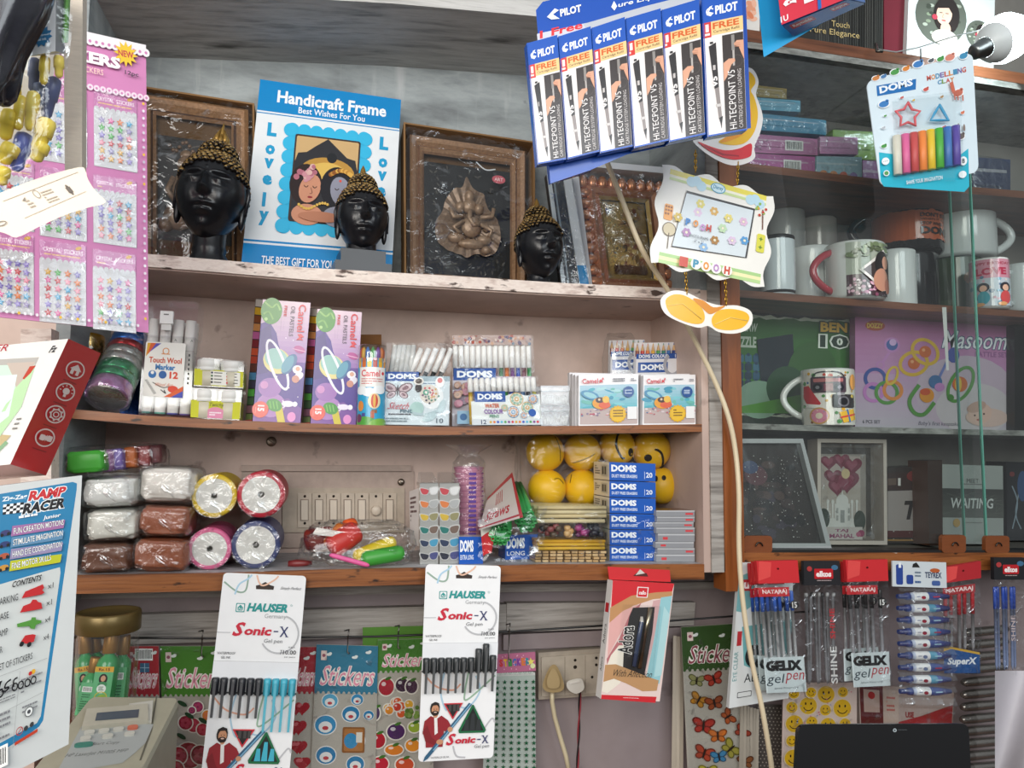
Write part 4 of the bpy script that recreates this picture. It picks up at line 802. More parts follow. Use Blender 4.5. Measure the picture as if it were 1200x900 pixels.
# acrylic jar packs
def jar_pack(q, label, base, up):
    P = Panel(*q, .02); d = .045
    if base: P.sit(MIDL)
    r = thing('paint_jar_pack', label, 'paint set', P.back(d), 'clear packs of paint jars'); aw, ah = P.aw, P.ah
    for row in range(2):
        for i in range(2):
            o = -.012-.021*row; x = aw*(.26+.48*i); rr = P.W*.23; c0 = P.p(x/aw, .97, o); cm = P.p(x/aw, .42, o); c1 = P.p(x/aw, .03, o); up_ = (c1-c0).normalized(); h = (c1-c0).length
            mb = MB(); mb.lathe([(0, 0), (rr*.92, 0), (rr*.92, h*.55), (rr*.8, h*.56)], c0, up_, 20, '#cfc9b4'); mb.build('jar', SATIN, r)
            mb = MB(); mb.lathe([(rr*.9, h*.57), (rr, h*.58), (rr, h*.68), (rr*.95, h*.70), (rr, h*.72), (rr, h*.94), (rr*.93, h*.99), (0, h)], c0, up_, 20, '#e9e9e4'); mb.build('jar_lid', SATIN, r)
    mb = MB(); hexat(mb, P, 0, 0, aw, ah, -d, 0, '#fff'); mb.build('clear_box', CASE, r)
    mb = MB(); hexat(mb, P, .3, ah*.40, aw-.3, ah*.96, -d+.001, .0006, '#c3c422'); mb.build('sleeve', PAPER, r); A = Art(P, .0010)
    if up:
        A.rrect(18, ah*.44, aw-4, ah*.93, 1, '#e9e8e0')
        for i in range(4):
            for k in range(2): x = 21+k*18; y = ah*(.50+.11*i); A.circ(x, y, 1.3, ['#2a2a4a', '#4a3a2a', '#3a6a3a', '#c9483a', '#2a2a2a', '#d9853a', '#1a1a1a', '#c93a4a'][i*2+k], 8); A.rect(x+2.5, y-.6, x+11+random.random()*2, y+.5, '#6a6a60')
    else:
        A.text('Twichy', aw*.36, ah*.46, aw*.66, ah*.62, '#3a3a2a', sh=.3); A.ell(aw*.5, ah*.96, 14, 13, '#d98aa8', 20, 0, 180, 360); A.lines(aw*.38, ah*.76, aw*.62, ah*.90, 2, '#f2e6ea', .6)
    mb = MB(); A.into(mb); mb.build('sleeve_print', PAPER, r)
jar_pack(((224, 454), (284, 457), (281, 491), (223, 489)), 'lower clear pack of white lidded paint jars with a yellow sleeve', True, False)
jar_pack(((228, 418), (286, 423), (285, 455.5), (227, 452.5)), 'upper clear pack of white lidded paint jars with colour dots on its yellow sleeve', False, True)
# oil pastel boxes
def pastel(q, sq, Y, label, k):
    P = Panel(*q, Y).sit(MIDL); Ps = Panel(*sq, Y+.028, dY=-.028).sit(MIDL); r = thing('oil_pastel_box', label, 'pastel box', P.back(.03), 'tall purple oil pastel boxes'); w, h = P.aw, P.ah
    A = Art(P); A.grad(0, 0, w, h*.5, '#e0c8d4', '#9a70b4', 12); A.grad(0, h*.5, w, h, '#5f4096', '#7a4a98', 8)
    A.poly([(0, h*.2), (w*.16, h*.17), (w*.34, h*.27), (w*.40, h*.36), (w*.5, h*.45), (w, h*.55), (w, h*.88), (w*.7, h*.8), (0, h*.86)], '#47308c'); A.poly([(0, h*.26), (w*.2, h*.2), (w*.3, h*.4), (w*.5, h*.55), (w*.2, h*.6), (0, h*.62)], '#3b277c')
    for i in range(9): A.circ(random.uniform(2, w-2), random.uniform(h*.3, h*.95), random.uniform(.4, 1), '#f0e6f4', 8)
    A.ell(w*.2, h*.09, w*.22, h*.11, '#4a8f3e'); A.curve([(w*.05, h*.02), (w*.2, h*.06), (w*.3, h*.03), (w*.38, h*.08)], 2, '#8fbf6a'); A.curve([(w*.04, h*.12), (w*.15, h*.1), (w*.25, h*.16)], 2, '#7ab05a'); A.circ(w*.1, h*.16, 2, '#a5cf7a')
    A.ell(w*.35, h*.86, w*.3, h*.10, '#a87ab8'); A.ell(w*.3, h*.72, w*.24, h*.08, '#9a6ab0')
    A.ell(w*.40, h*.50, w*.30, h*.10, '#d9cf8a', rot=30); A.ell(w*.38, h*.48, w*.25, h*.08, '#8fc0b8', rot=30); A.ring(w*.42, h*.53, h*.225, h*.022, '#e6e6f0', 32, 0, 360, h*.066, 66)
    A.ell(w*.66, h*.52, w*.24, h*.05, '#3f6a9a', rot=-62); A.ell(w*.63, h*.52, w*.2, h*.04, '#5a9ab0', rot=-62); A.ell(w*.84, h*.56, w*.10, h*.035, '#eeeaf0'); A.ell(w*.88, h*.615, w*.11, h*.03, '#e6e0ea', rot=-40); A.circ(w*.85, h*.555, 2.6, '#d9a58a'); A.ell(w*.82, h*.64, w*.08, h*.03, '#c98a7a', rot=40)
    A.ell(w*.85, h*.395, w*.12, h*.03, '#b04a8f', rot=20); A.line([(w*.7, h*.39), (w*.98, h*.41)], 1, '#e0a8cc'); A.circ(w*.18, h*.7, 4.5, '#c98ac0')
    A.circ(w*.85, h*.845, 3, '#eeeaf2'); A.ell(w*.70, h*.845, w*.13, h*.025, '#e6e0ee'); A.line([(w*.58, h*.82), (w*.68, h*.85)], 1.4, '#e6e0ee'); A.line([(w*.6, h*.88), (w*.7, h*.85)], 1.4, '#e6e0ee')
    A.ell(w*.8, h*.95, w*.09, h*.04, '#d98ac0')
    A.poly([(w*.42, h*.86), (w*.58, h*.86), (w*.68, h*1.0), (w*.52, h*1.0)], '#c9b83a'); A.ell(w*.42, h*.86, w*.17, h*.05, '#3f8f3a', rot=20); 
    for i in range(3): A.line([(w*(.32+.07*i), h*.83), (w*(.36+.07*i), h*.89)], 1.1, '#7abf5a')
    A.circ(w*.14, h*.90, w*.17, '#dc5a4e'); A.text('15', w*.08, h*.865, w*.22, h*.915, '#f6eaea', rot=-90, b=.04); A.lines(w*.04, h*.88, w*.06, h*.93, 1, '#f6eaea', 1)
    A.text('Camel', w*.76, h*.02, w*.92, h*.25, '#cf3440', rot=-90, b=.02); A.poly([(w*.78, h*.27), (w*.86, h*.265), (w*.92, h*.29), (w*.86, h*.30), (w*.92, h*.32), (w*.82, h*.315), (w*.76, h*.32), (w*.82, h*.295)], '#cf3440')
    A.text('OIL PASTELS', w*.60, h*.04, w*.69, h*.29, '#4a4450', rot=-90); A.text('FREE', w*.46, h*.04, w*.52, h*.13, '#cf3440', rot=-90, b=.02)
    for x in (.53, .47): A.lines(w*(x-.05), h*.14, w*(x-.03), h*.25, 1, '#6a6270', 1)
    B = Art(Ps, .0005); B.full('#3a3238'); n = 15; cs = ['#d9d4cc', '#e6b92a', '#8a4a24', '#dc9a5a', '#cf6aa8', '#8a1f2e', '#dc5a34', '#c2452c', '#6b3a2e', '#5a9ad0', '#4a4668', '#58b04a', '#4a6a4a', '#9a6a80', '#7a8a5a']
    if k: cs = ['#c9c4bc']+cs[1:]
    for i, c in enumerate(cs): B.rect(.4, B.ah*(i+.06)/n, B.aw, B.ah*(i+.94)/n, c)
    B.rect(0, B.ah*.985, B.aw, B.ah, '#c2283a')
    mb = MB(); f = P.c; bv = Ps.c[0]-Ps.c[1]; bl = Ps.c[3]-Ps.c[2]; mb.hexa([f[0], f[1], f[2], f[3], f[0]+bv, f[1]+bv, f[2]+bl, f[3]+bl], '#e2d6de', {'left': '#3a3238'}); mb.build('box_sleeve', GLOSS, r)
    mb = MB(); A.into(mb); mb.build('front_print', GLOSS, r); mb = MB(); B.into(mb); mb.build('colour_strip', PAPER, r)
pastel(((308, 351), (364, 355), (352, 496), (296, 494)), ((300, 350), (308, 351), (296, 494), (288, 493)), .035, 'left purple oil pastel box, the taller looking one beside the paint jars', 0)
pastel(((372, 362), (424, 366), (417, 498), (364, 496)), ((363, 361), (372, 362), (364, 496), (355, 495)), .045, 'right purple oil pastel box beside the round crayon tube', 1)
# brown box and cylinder tube
P = PR(420, 392, 447, 420, .15); P.sit(MIDL); carton('brown_carton', 'small plain brown carton behind the crayon tube', 'box', P, .03, {'': '#7d5634'}, None, CARDB)
c = at(434.5, 498, .035); rt = 16.5*mpp(434, 450, .035); z0 = shelfz(MIDL, c.x)+.0003; h = (at(434, 405, .035).z-z0)
r = thing('crayon_tube', 'round blue tube of plastic crayons with a clear lid', 'crayon tube', V((c.x, c.y, z0))); mb = MB()
mb.lathe([(0, 0), (rt, 0), (rt, .004), (rt*.985, .004), (rt*.985, h*.83), (rt*.9, h*.83)], (c.x, c.y, z0), (0, 0, 1), 40, '#2f9fc9'); mb.build('tube', GLOSS, r)
for i in range(12):
    a = 2*math.pi*i/12; mb = MB(); b = V((c.x+rt*.72*math.cos(a), c.y+rt*.72*math.sin(a), z0+h*.80)); mb.tube([b, b+V((0, 0, h*.12)), b+V((0, 0, h*.17))], [rt*.17, rt*.17, rt*.04], ['#c9453a', '#d9a52e', '#3f74b8', '#4f9a4e', '#7a4a9a', '#d9783a'][i % 6], 8); mb.build('crayon', RUBBER, r)
mb = MB(); mb.lathe([(rt*1.02, h*.78), (rt*1.03, h*.8), (rt*1.03, h*.98), (rt*.95, h), (0, h)], (c.x, c.y, z0), (0, 0, 1), 40, '#fff'); mb.build('clear_lid', CASE, r)
Cy = Cyl((c.x, c.y, z0), rt*.99, h*.83, 0.0, -math.pi*.93, -math.pi*.13, 40, 78); A = Art(Cy, .0003)
A.rect(0, 0, 40, 78, '#2f9fc9')
for i in range(6): A.poly([(2+i*6.5, 0), (7+i*6.5, 0), (7+i*6.5, 10), (4.5+i*6.5, 13), (2+i*6.5, 10)], ['#d9a52e', '#c96a2e', '#e0c03a', '#b8483a', '#d9a52e', '#c98a3a'][i])
A.rect(5, 11, 38, 34, '#e6e4e0'); A.text('Camel', 8, 14, 30, 22, '#cf3440', b=.02); A.lines(8, 24, 34, 32, 3, '#c06a6a', .45); A.circ(34, 18, 2, '#cf3440')
for x, y, rx in ((8, 38, 8), (18, 40, 9), (30, 37, 8)): A.ell(x, y, rx, 5, '#e9eef0')
A.ell(24, 50, 7, 9, '#e6d3a8'); A.ell(24, 50, 4, 8, '#c9483a'); A.ell(24, 50, 1.5, 8, '#d9a52e'); A.rect(21, 60, 27, 64, '#8a5a34'); A.ell(8, 56, 4, 6, '#d98a3e'); A.rect(10, 64, 14, 72, '#4a4a8a'); A.rect(20, 62, 24, 70, '#b05a3a')
A.ell(14, 78, 14, 10, '#4f9a3e', 20, 0, 180, 360); A.ell(32, 78, 14, 8, '#7ab04a', 20, 0, 180, 360); A.ell(6, 70, 4, 5, '#6a3a5a')
mb = MB(); A.into(mb, 24); mb.build('tube_print', GLOSS, r)
# flat pouches of pens
DB = '#1f4f9c'
def logo(A, x0, y0, x1, y1, bg=DB): A.rect(x0, y0, x1, y1, bg); d = (y1-y0)*.2; A.text('DOMS', x0+d*1.4, y0+d, x1-d*1.4, y1-d*1.1, '#eef3f8', b=.05)
P = Panel((453, 402), (529, 402), (527, 498), (447, 497), .04).sit(MIDL); A = Art(P, px=True); r = thing('fine_pen_pouch', 'clear pouch of fine sketch pens with a butterfly on its card', 'pen set', P.back(.012))
mb = MB(); q = lambda x, y, o=0: P.p((x-P.x0)/(P.x1-P.x0), (y-P.y0)/(P.y1-P.y0), o)
for i in range(10):
    f = i >= 5; x = 479+(i-5)*9.2 if f else 458+i*5.5; t = 10 if f else 0; y0 = 408 if f else 404; mb = MB()
    a, b, c_, d = q(x+t+3, y0, -.006), q(x+t*.2, 436, -.006), q(x-t*.2, 446, -.006), q(x-t*.7, 480, -.006)
    mb.tube([a, b, b, c_, d], [.0042, .0048, .0036, .0034, .0034], ['#e9e7e4' if f else '#c9c9c6', '#b9b7b4', '#3a3a3c', '#3a3a3c', '#3a3a3c'], 8); mb.build('fine_pen', SATIN, r)
A.rect(449, 446, 527, 498, '#cfdbe0'); A.rect(449, 441, 527, 447, '#9fb4be'); logo(A, 451, 436, 490, 447)
A.lines(492, 449, 522, 450.5, 1, '#4a6a90', .6)
for sx in (-1, 1):
    for dx, dy, rx, ry, ro in ((9, -3, 9, 5.5, -25), (7, 5, 6, 4, 30)): A.ell(466+sx*dx, 458+dy, rx, ry, '#7d6a70', 16, sx*ro); A.ell(466+sx*dx, 458+dy, rx*.8, ry*.75, '#c9b4b8', 16, sx*ro); A.ell(466+sx*dx, 458+dy, rx*.45, ry*.4, '#8f7078', 12, sx*ro)
A.ell(466, 458, 1, 7, '#4a3f44')
A.EE(505, 464, 13, 14, '#e9eef0', 20); A.ell(503, 462, 11, 11, '#d8cfc4')
for i in range(22): a = i*2.4; k = 2+i*.38; A.circ(504+k*math.cos(a), 463+k*math.sin(a)*1.05, 1.3, ['#c9606a', '#5a8a7a', '#7a5a7a', '#c99a5a', '#4a4a5a'][i % 5], 8)
A.circ(499, 460, 3.4, '#5aa08a'); A.circ(499, 460, 1.6, '#e6e2da'); A.ell(515, 448, 5.5, 6.5, '#eef0f0'); A.ell(515, 446, 3, 3, '#d98a8a'); A.ell(490, 455, 4, 5, '#3f3a3a'); A.ell(490, 447, 6, 4.5, '#e9e6e0'); A.ell(490, 447, 4, 3, '#5a5048')
A.ell(489, 479, 8, 8, '#a9c9c4'); A.curve([(484, 484), (498, 486), (512, 482), (520, 478)], 3, '#a9bfc4'); A.ell(504, 489, 9, 4, '#b4cace', rot=-25); A.ell(518, 476, 4, 8, '#bcd0d4', rot=20)
A.text('Sketch', 457, 472, 480, 480, '#c9606a', sh=.5); A.text('FINE', 470, 480, 484, 484, '#4a6a7a', b=.02); A.lines(457, 485, 484, 487, 1, '#4a4a52', .7); A.lines(452, 490, 480, 496, 2, '#7a8a90', .5); A.text('10', 512, 490, 520, 495.5, '#3a4a5a')
for i in range(3): A.rect(447+0, 400, 447.1, 400.1, '#fff')
mb = MB(); A.into(mb); mb.build('insert_card', PAPER, r)
sheet(P, .003, .003, 20, 11).build('clear_pouch', film('pouch_film', .02, .2, .1, 30, .4, streak=.10), r)
def pen_set(name, label, P, caps, n, cols, y, deco, d=.014):
    """flat window pack of felt pens; y: top print, cap top, cap bottom, band bottom"""
    r = thing(name, label, 'pen set', P.back(d)); q = lambda x, yy, o=0: P.p((x-P.x0)/(P.x1-P.x0), (yy-P.y0)/(P.y1-P.y0), o)
    x0, x1 = P.x0+1, P.x1-1; pw = (x1-x0)/n
    for i in range(n):
        x = x0+pw*(i+.5); mb = MB(); rr = pw*.46*P.W/(P.x1-P.x0); mb.tube([q(x, y[1], -.006), q(x, y[1]+2, -.006), q(x, y[2], -.006), q(x, y[2], -.006), q(x, y[3], -.006), q(x, P.y1-3, -.006)], [rr*.6, rr, rr, rr*.8, rr*.8, rr*.8], ['#eceae6', '#eceae6', '#eceae6', cols[i % len(cols)], cols[i % len(cols)], '#d8d4cc'], 10); mb.build('felt_pen', SATIN, r)
    A = Art(P, px=True); deco(A); mb = MB(); A.into(mb); mb.build('insert_card', PAPER, r); sheet(P, .0028, .002, 18, n).build('clear_pouch', film('pouch_film'), r)
def mandala(A, x, y, s, cols):
    A.circ(x, y, s, cols[0]); A.ring(x, y, s, s*.12, cols[1], 20)
    for i in range(9): a = 2*math.pi*i/9; A.circ(x+s*.66*math.cos(a), y+s*.66*math.sin(a), s*.22, cols[2], 8)
    A.circ(x, y, s*.35, cols[1]); A.circ(x, y, s*.18, cols[0], 8)
def deco1(A):
    A.rect(530, 393, 624, 404, '#b59a90')
    for i in range(60): A.circ(530+random.random()*93, 394+random.random()*9, random.uniform(.8, 2.2), random.choice(['#8a5a6a', '#c99a7a', '#5a4a6a', '#d8c4b8', '#a8503e', '#6a7a8a']), 8)
    A.rect(530, 446, 624, 499, '#c9c4cc'); A.rect(530, 441.5, 624, 446, '#b8a8b4'); logo(A, 531, 432, 580, 446)
    for i in range(26): mandala(A, random.uniform(533, 556), random.uniform(450, 480), random.uniform(2, 5), random.choice([('#d9c4cc', '#a0506a', '#c98aa0'), ('#d8d4cc', '#7a6a8a', '#b8a0c4'), ('#e0d8cc', '#8a5a4a', '#c9a08a')]))
    A.rect(534, 482, 548, 497, '#8fb4cc'); A.circ(541, 489, 4, '#3f6a9a')
P = Panel((530, 393), (624, 393), (628, 498), (529, 498), .085).sit(MIDL)
pen_set('felt_pen_pack', 'tall window pack of felt pens with a patterned top strip, behind the smaller pack', P, 0, 14, ['#4a4a52', '#8a5a3a', '#2a2a2e', '#6a4a3a', '#3a3a4a', '#8a3a4a', '#2a2a32', '#7a4a5a', '#3a7a4a', '#d9783a', '#7a4a8a', '#3f5ab8', '#7a3a4a', '#3f9a5a'], (393, 404, 431, 441), deco1)
def deco2(A):
    A.rect(552, 470, 633, 498, '#dfe4e2'); A.poly([(592, 470), (592, 464), (604, 460), (616, 464), (633, 462), (633, 470)], '#dfe4e2'); logo(A, 556, 458.5, 592, 471)
    for x, y, s in ((605, 468, 8), (617, 478, 7), (600, 483, 7), (624, 468, 6), (590, 478, 4), (612, 487, 4)): mandala(A, x, y, s, random.choice([('#e0d8cc', '#c9a05a', '#8fb4a0'), ('#d8dfe6', '#5a8ab0', '#c99a7a'), ('#e6ddd8', '#b07a8a', '#9ab0c4')]))
    A.text('WATER', 567, 473, 584, 478, '#c9603e', b=.03); A.text('COLOUR', 566, 479.5, 588, 485, '#7a4a9a', b=.03); A.text('PENS', 572, 486, 583, 489.5, '#3f8a6a', b=.02); A.circ(622, 484, 4.4, '#2a5aa8'); A.rect(552, 491, 633, 498, '#c9d0d4'); A.text('12', 562, 492, 568, 497, '#2a3a5a', b=.02)
    for i in range(14): A.circ(573+i*4.2, 494.6, 1.5, ['#c9a53a', '#d9783a', '#3f5ab8', '#5ab0c9', '#4f9a4e', '#7a4a8a', '#c93a4a'][i % 7], 8)
P = Panel((547, 442), (630, 441), (634, 498), (549, 499), .05).sit(MIDL)
pen_set('felt_pen_pack', 'smaller window pack of twelve felt pens with flower print, in front of the tall pack', P, 0, 12, ['#c9a53a', '#c9603e', '#8a3a5a', '#c96a8a', '#5a3a6a', '#3a3a7a', '#4f9a4e', '#3f5ab8', '#2a8ac0', '#3a6a9a', '#2a2a32', '#c9c03a'], (441, 442, 459, 466), deco2)
# clear pin boxes
def pin_box(y0, y1, label, sit):
    P = PR(634, y0, 667, y1, .045)
    if sit: P.sit(MIDL)
    r = thing('pin_box', label, 'pin box', P.back(.035), 'clear boxes of white clips'); 
    mb = MB(); hexat(mb, P, 0, P.ah*.22, P.aw, P.ah, -.035, 0, '#fff'); mb.build('clear_box', FROST, r); mb = MB(); hexat(mb, P, -.5, 0, P.aw+.5, P.ah*.26, -.036, .001, '#fff'); mb.build('clear_lid', FROST, r)
    mb = MB()
    for i in range(16): x = 2+i*1.9; mb.tube([P.p(x/P.aw, .92, -.003), P.p((x+1.4)/P.aw, .45+.12*random.random(), -.004-.003*random.random())], .0011, '#dcdad6', 6)
    o = mb.build('white_clips', SATIN, r); o['kind'] = 'stuff'
pin_box(475, 498, 'lower clear box of white clips beside the painted box', True); pin_box(452, 474.7, 'upper clear box of white clips beside the painted box', False)
# colour pencil boxes
def pencil_box(q, Y, label, w_):
    P = Panel(*q, Y); ytip, yb, ylogo = P.y0, P.y0+14, P.y0+26; P.sit(MIDL); r = thing('colour_pencil_box', label, 'pencil box', P.back(.014), 'white colour pencil boxes'); A = Art(P, px=True); qq = lambda x, y, o=0: P.p((x-P.x0)/(P.x1-P.x0), (y-P.y0)/(P.y1-P.y0), o)
    mb = MB(); q4 = [(P.x0, P.y0+16), (P.x1, P.y0+16), (P.x1, P.y1), (P.x0, P.y1)]; mb.hexa([qq(x, y, 0) for x, y in q4]+[qq(x, y, -.012) for x, y in q4], '#e6e6ea'); mb.build('box', PAPER, r)
    mb = MB(); q4 = [(P.x0, P.y0-1), (P.x1, P.y0-1), (P.x1, P.y0+16), (P.x0, P.y0+16)]; mb.hexa([qq(x, y, -.010) for x, y in q4]+[qq(x, y, -.012) for x, y in q4], '#e9e9ec'); mb.build('back_flap', PAPER, r)
    n = int((P.x1-P.x0)/5.5)
    for i in range(n):
        x = P.x0+2.5+(P.x1-P.x0-4)*i/(n-1)*.98; c = ['#8a4a3a', '#c9453a', '#d9783a', '#d9a52e', '#4f9a4e', '#2f7f6a', '#3f74b8', '#2a3a7a', '#7a4a8a', '#b05a7a', '#3a3a3a', '#7a5a3a'][i % 12]; mb = MB()
        mb.tube([qq(x, P.y0+20, -.006), qq(x, P.y0+9, -.006), qq(x, P.y0+8.9, -.006), qq(x, P.y0+2.5, -.006), qq(x, P.y0, -.006)], [.0032, .0032, .0031, .001, .0003], [c, '#d0a878', '#d0a878', c, c], 6, sm=False); mb.build('pencil', SATIN, r)
    A.rect(P.x0, P.y0+13, P.x1, P.y0+19, '#24509c'); A.text('DOMS COLOUR', P.x0+3, P.y0+13.8, P.x0+(P.x1-P.x0)*.7, P.y0+18, '#eef3f8', b=.04); A.text('12', P.x1-9, P.y0+14, P.x1-4, P.y0+18, '#eef3f8')
    logo(A, P.x0+2, P.y0+23, min(P.x0+37, P.x1-1), P.y0+35); A.ring(P.x1-12, P.y0+26, 11, 4, '#a9aab2', 18, 20, 240, 14)
    mb = MB(); A.into(mb); mb.build('front_print', GLOSS, r)
pencil_box(((716, 399), (758, 398), (757, 497), (714, 497)), .115, 'open colour pencil box at the back left, half hidden by its twin', 0)
pencil_box(((746, 402), (800, 401), (799, 496), (744, 497)), .09, 'open colour pencil box with a grey swoosh above the painted boxes', 1)
bg = MB(); bg.blob(at(727, 440, .12), (.06, .05, .15), '#fff', .12, 3, 4); r = tag(bg.build('clear_bag', FILM), 'crumpled clear bag behind the pencil boxes by the pink wall', 'plastic bag')
# water colour boxes
def camel_box(q, Y, label, front=True):
    P = Panel(*q, Y).sit(MIDL); A = Art(P, px=True); x0, x1, y0, y1 = P.x0, P.x1, P.y0, P.y1; w, h = x1-x0, y1-y0; f = lambda x: x0+w*x; g = lambda y: y0+h*y
    A.full('#ebe9ea'); A.grad(f(.02), g(.20), f(.98), g(.68), '#a9c9d8', '#5ab0bc', 8)
    for i in range(26): A.ell(f(random.uniform(.06, .94)), g(random.uniform(.26, .64)), random.uniform(2, 7), random.uniform(.8, 2.4), random.choice(['#4aa8b8', '#7ac4cc', '#3f94b0', '#a8d4d8', '#6ab4a8']), 10, random.uniform(-20, 20))
    A.rect(f(.02), g(.66), f(.98), g(.97), '#b9a8a4')
    for i in range(40): A.ell(f(random.uniform(.04, .96)), g(random.uniform(.66, .80)), random.uniform(.8, 2.4), random.uniform(.6, 1.4), random.choice(['#b05a6a', '#8a7a90', '#d8c8cc', '#5a7a9a', '#c98a8a', '#e6dcdc']), 8)
    A.ell(f(.18), g(.40), 11, 5, '#4a8ab0', rot=20); A.ell(f(.18), g(.40), 8, 3, '#8fc4cc', rot=20); A.ell(f(.36), g(.56), 10, 7, '#e0982a'); A.ell(f(.42), g(.60), 7, 4, '#d9603a'); A.ell(f(.34), g(.50), 5, 3.4, '#4a2f2a'); A.circ(f(.33), g(.49), 1.4, '#d8c4a8'); A.ell(f(.44), g(.49), 4, 4, '#e6b84a')
    A.text('Camel', f(.05), g(.07), f(.31), g(.17), '#cf3440', b=.015); A.poly([(f(.33), g(.17)), (f(.34), g(.09)), (f(.37), g(.11)), (f(.39), g(.05)), (f(.41), g(.09)), (f(.385), g(.10)), (f(.385), g(.17)), (f(.365), g(.14))], '#cf3440')
    A.lines(f(.56), g(.08), f(.76), g(.16), 2, '#6a6a72', .5); A.lines(f(.86), g(.09), f(.96), g(.15), 2, '#6a6a72', .5)
    A.circ(f(.82), g(.35), 6.5, '#1f4f8f'); A.lines(f(.76), g(.31), f(.88), g(.40), 3, '#cfe0f0', .5)
    A.star(f(.64), g(.78), 10.5, '#d9a81f', 16, .86); A.circ(f(.64), g(.78), 8.5, '#e3b72a'); A.lines(f(.56), g(.70), f(.73), g(.86), 3, '#6a4a10', .45)
    A.rect(f(.80), g(.64), f(.96), g(.88), '#e9e9e9')
    carton('water_colour_box', label, 'paint box', P, .010, {'': '#dedcde'}, A if front else None, GLOSS, 'painted water colour boxes')
camel_box(((678, 440), (748, 438), (748, 497), (678, 497)), .022, 'front water colour box of the left stack with a painted boat on it')
for i, l in enumerate(('second', 'third', 'rearmost')): camel_box(((674-i*3.3, 439-i*1.2), (738, 438), (738, 497), (674-i*3.3, 497)), .036+.013*i, f'{l} water colour box of the left stack, only its left edge showing', False)
camel_box(((754, 440), (815, 439), (815, 496), (753, 497)), .012, 'right water colour box against the post with a painted boat on it')
camel_box(((751, 439), (808, 438), (808, 497), (750, 497)), .026, 'water colour box standing behind the right one, only its left edge showing', False)
# ---------------------------------------------------------------- bottom shelf
def bz(x, Y=.05): return shelfz(BOTL, x)+.0003
def soft_pack(name, label, cat, px, py, w, h, Y, d, col, seed, rest=True, group=None, tilt=0, wrapk=1.07, ends='#fff'):
    c = at(px, py, Y+d/2*.0); k = mpp(px, py, Y); sz = (w*k, d, h*k); c = V((c.x, Y+d/2, c.z))
    if rest: c.z = bz(c.x)+sz[2]/2*1.02
    r = thing(name, label, cat, V((c.x, c.y, c.z-sz[2]/2)), group); M3 = Matrix.Rotation(R(tilt), 3, 'Y')
    mb = MB(); mb.blob(c, (sz[0]*.95, sz[1]*.95, sz[2]*.95), col, .14, 2.6, seed, M3, .38, 36, 24); mb.build('soft_block', RUBBER, r)
    mb = MB()
    def fn(u, v):
        a = 2*math.pi*u; t = math.pi*v; e = lambda x: math.copysign(abs(x)**.36, x); w_ = V((math.cos(a)*math.sin(t), math.sin(a)*math.sin(t), math.cos(t)))
        q = V((e(math.cos(a))*max(0, math.sin(t))**.36*sz[0]/2, e(math.sin(a))*max(0, math.sin(t))**.36*sz[1]/2, e(math.cos(t))*sz[2]/2))*wrapk
        g = noise.noise(w_*5+V((seed*3, 1, 2)))*.06; q *= 1+g; q.z = max(q.z, -sz[2]/2*1.0); return c+M3 @ q
    mb.grid(fn, 40, 28, '#fff'); mb.build('clear_wrap', WRAP, r); return r
G6 = 'wrapped soft blocks on the left of the bottom shelf'
soft_pack('wrapped_block', 'brown wrapped soft block lowest of the left column beside the racer box', 'soft block', 122, 655, 64, 38, .0, .10, '#6b4432', 1, True, G6)
soft_pack('wrapped_block', 'copper brown wrapped soft block lowest of the right column, beside the pink roll', 'soft block', 187, 652, 68, 42, .0, .10, '#94553a', 2, True, G6, 3)
soft_pack('wrapped_block', 'white wrapped soft block lying on the lowest brown one', 'soft block', 128, 616, 64, 40, .0, .10, '#d8d6cc', 3, False, G6, -2)
soft_pack('wrapped_block', 'copper wrapped soft block in the middle of the right column under a white one', 'soft block', 191, 611, 64, 38, .0, .10, '#9a5a40', 4, False, G6, 2)
soft_pack('wrapped_block', 'white and pink wrapped soft block topmost of the left column', 'soft block', 126, 577, 66, 38, .0, .10, '#dcdcd8', 5, False, G6, -3)
soft_pack('wrapped_block', 'largest white wrapped soft block with a pink back, topmost of the right column', 'soft block', 194, 568, 68, 44, .0, .10, '#e2dcd4', 6, False, G6, 1)
# bag of coloured clay bars lying on top
c0 = at(106, 541, .03); r = thing('clay_bar_bag', 'clear bag of green, violet, orange and maroon clay bars lying on the white blocks', 'clay bag', c0-V((0, 0, .025)))
for i, (x, y, w, h, Y, c) in enumerate(((105, 541, 46, 28, .0, '#3f9a34'), (124, 540, 26, 28, .02, '#9a6a9a'), (140, 538, 18, 27, .03, '#7a68b0'), (156, 536, 16, 27, .045, '#b8622a'), (172, 534, 16, 26, .055, '#8a3a3a'), (186, 532, 14, 24, .065, '#6b3a3f'))):
    mb = MB(); k = mpp(x, y, Y); mb.blob(at(x, y, Y+.02), (w*k, .045, h*k), c, .10, 3, i, Matrix.Rotation(R(-5), 3, 'Y'), .35); mb.build('clay_bar', RUBBER, r)
mb = MB(); k = mpp(130, 540, .03); mb.blob(at(132, 540, .045), (132*k, .085, 42*k), '#fff', .10, 4, 21, Matrix.Rotation(R(-4), 3, 'Y'), .45, 40, 26); mb.build('clear_bag', WRAP, r)
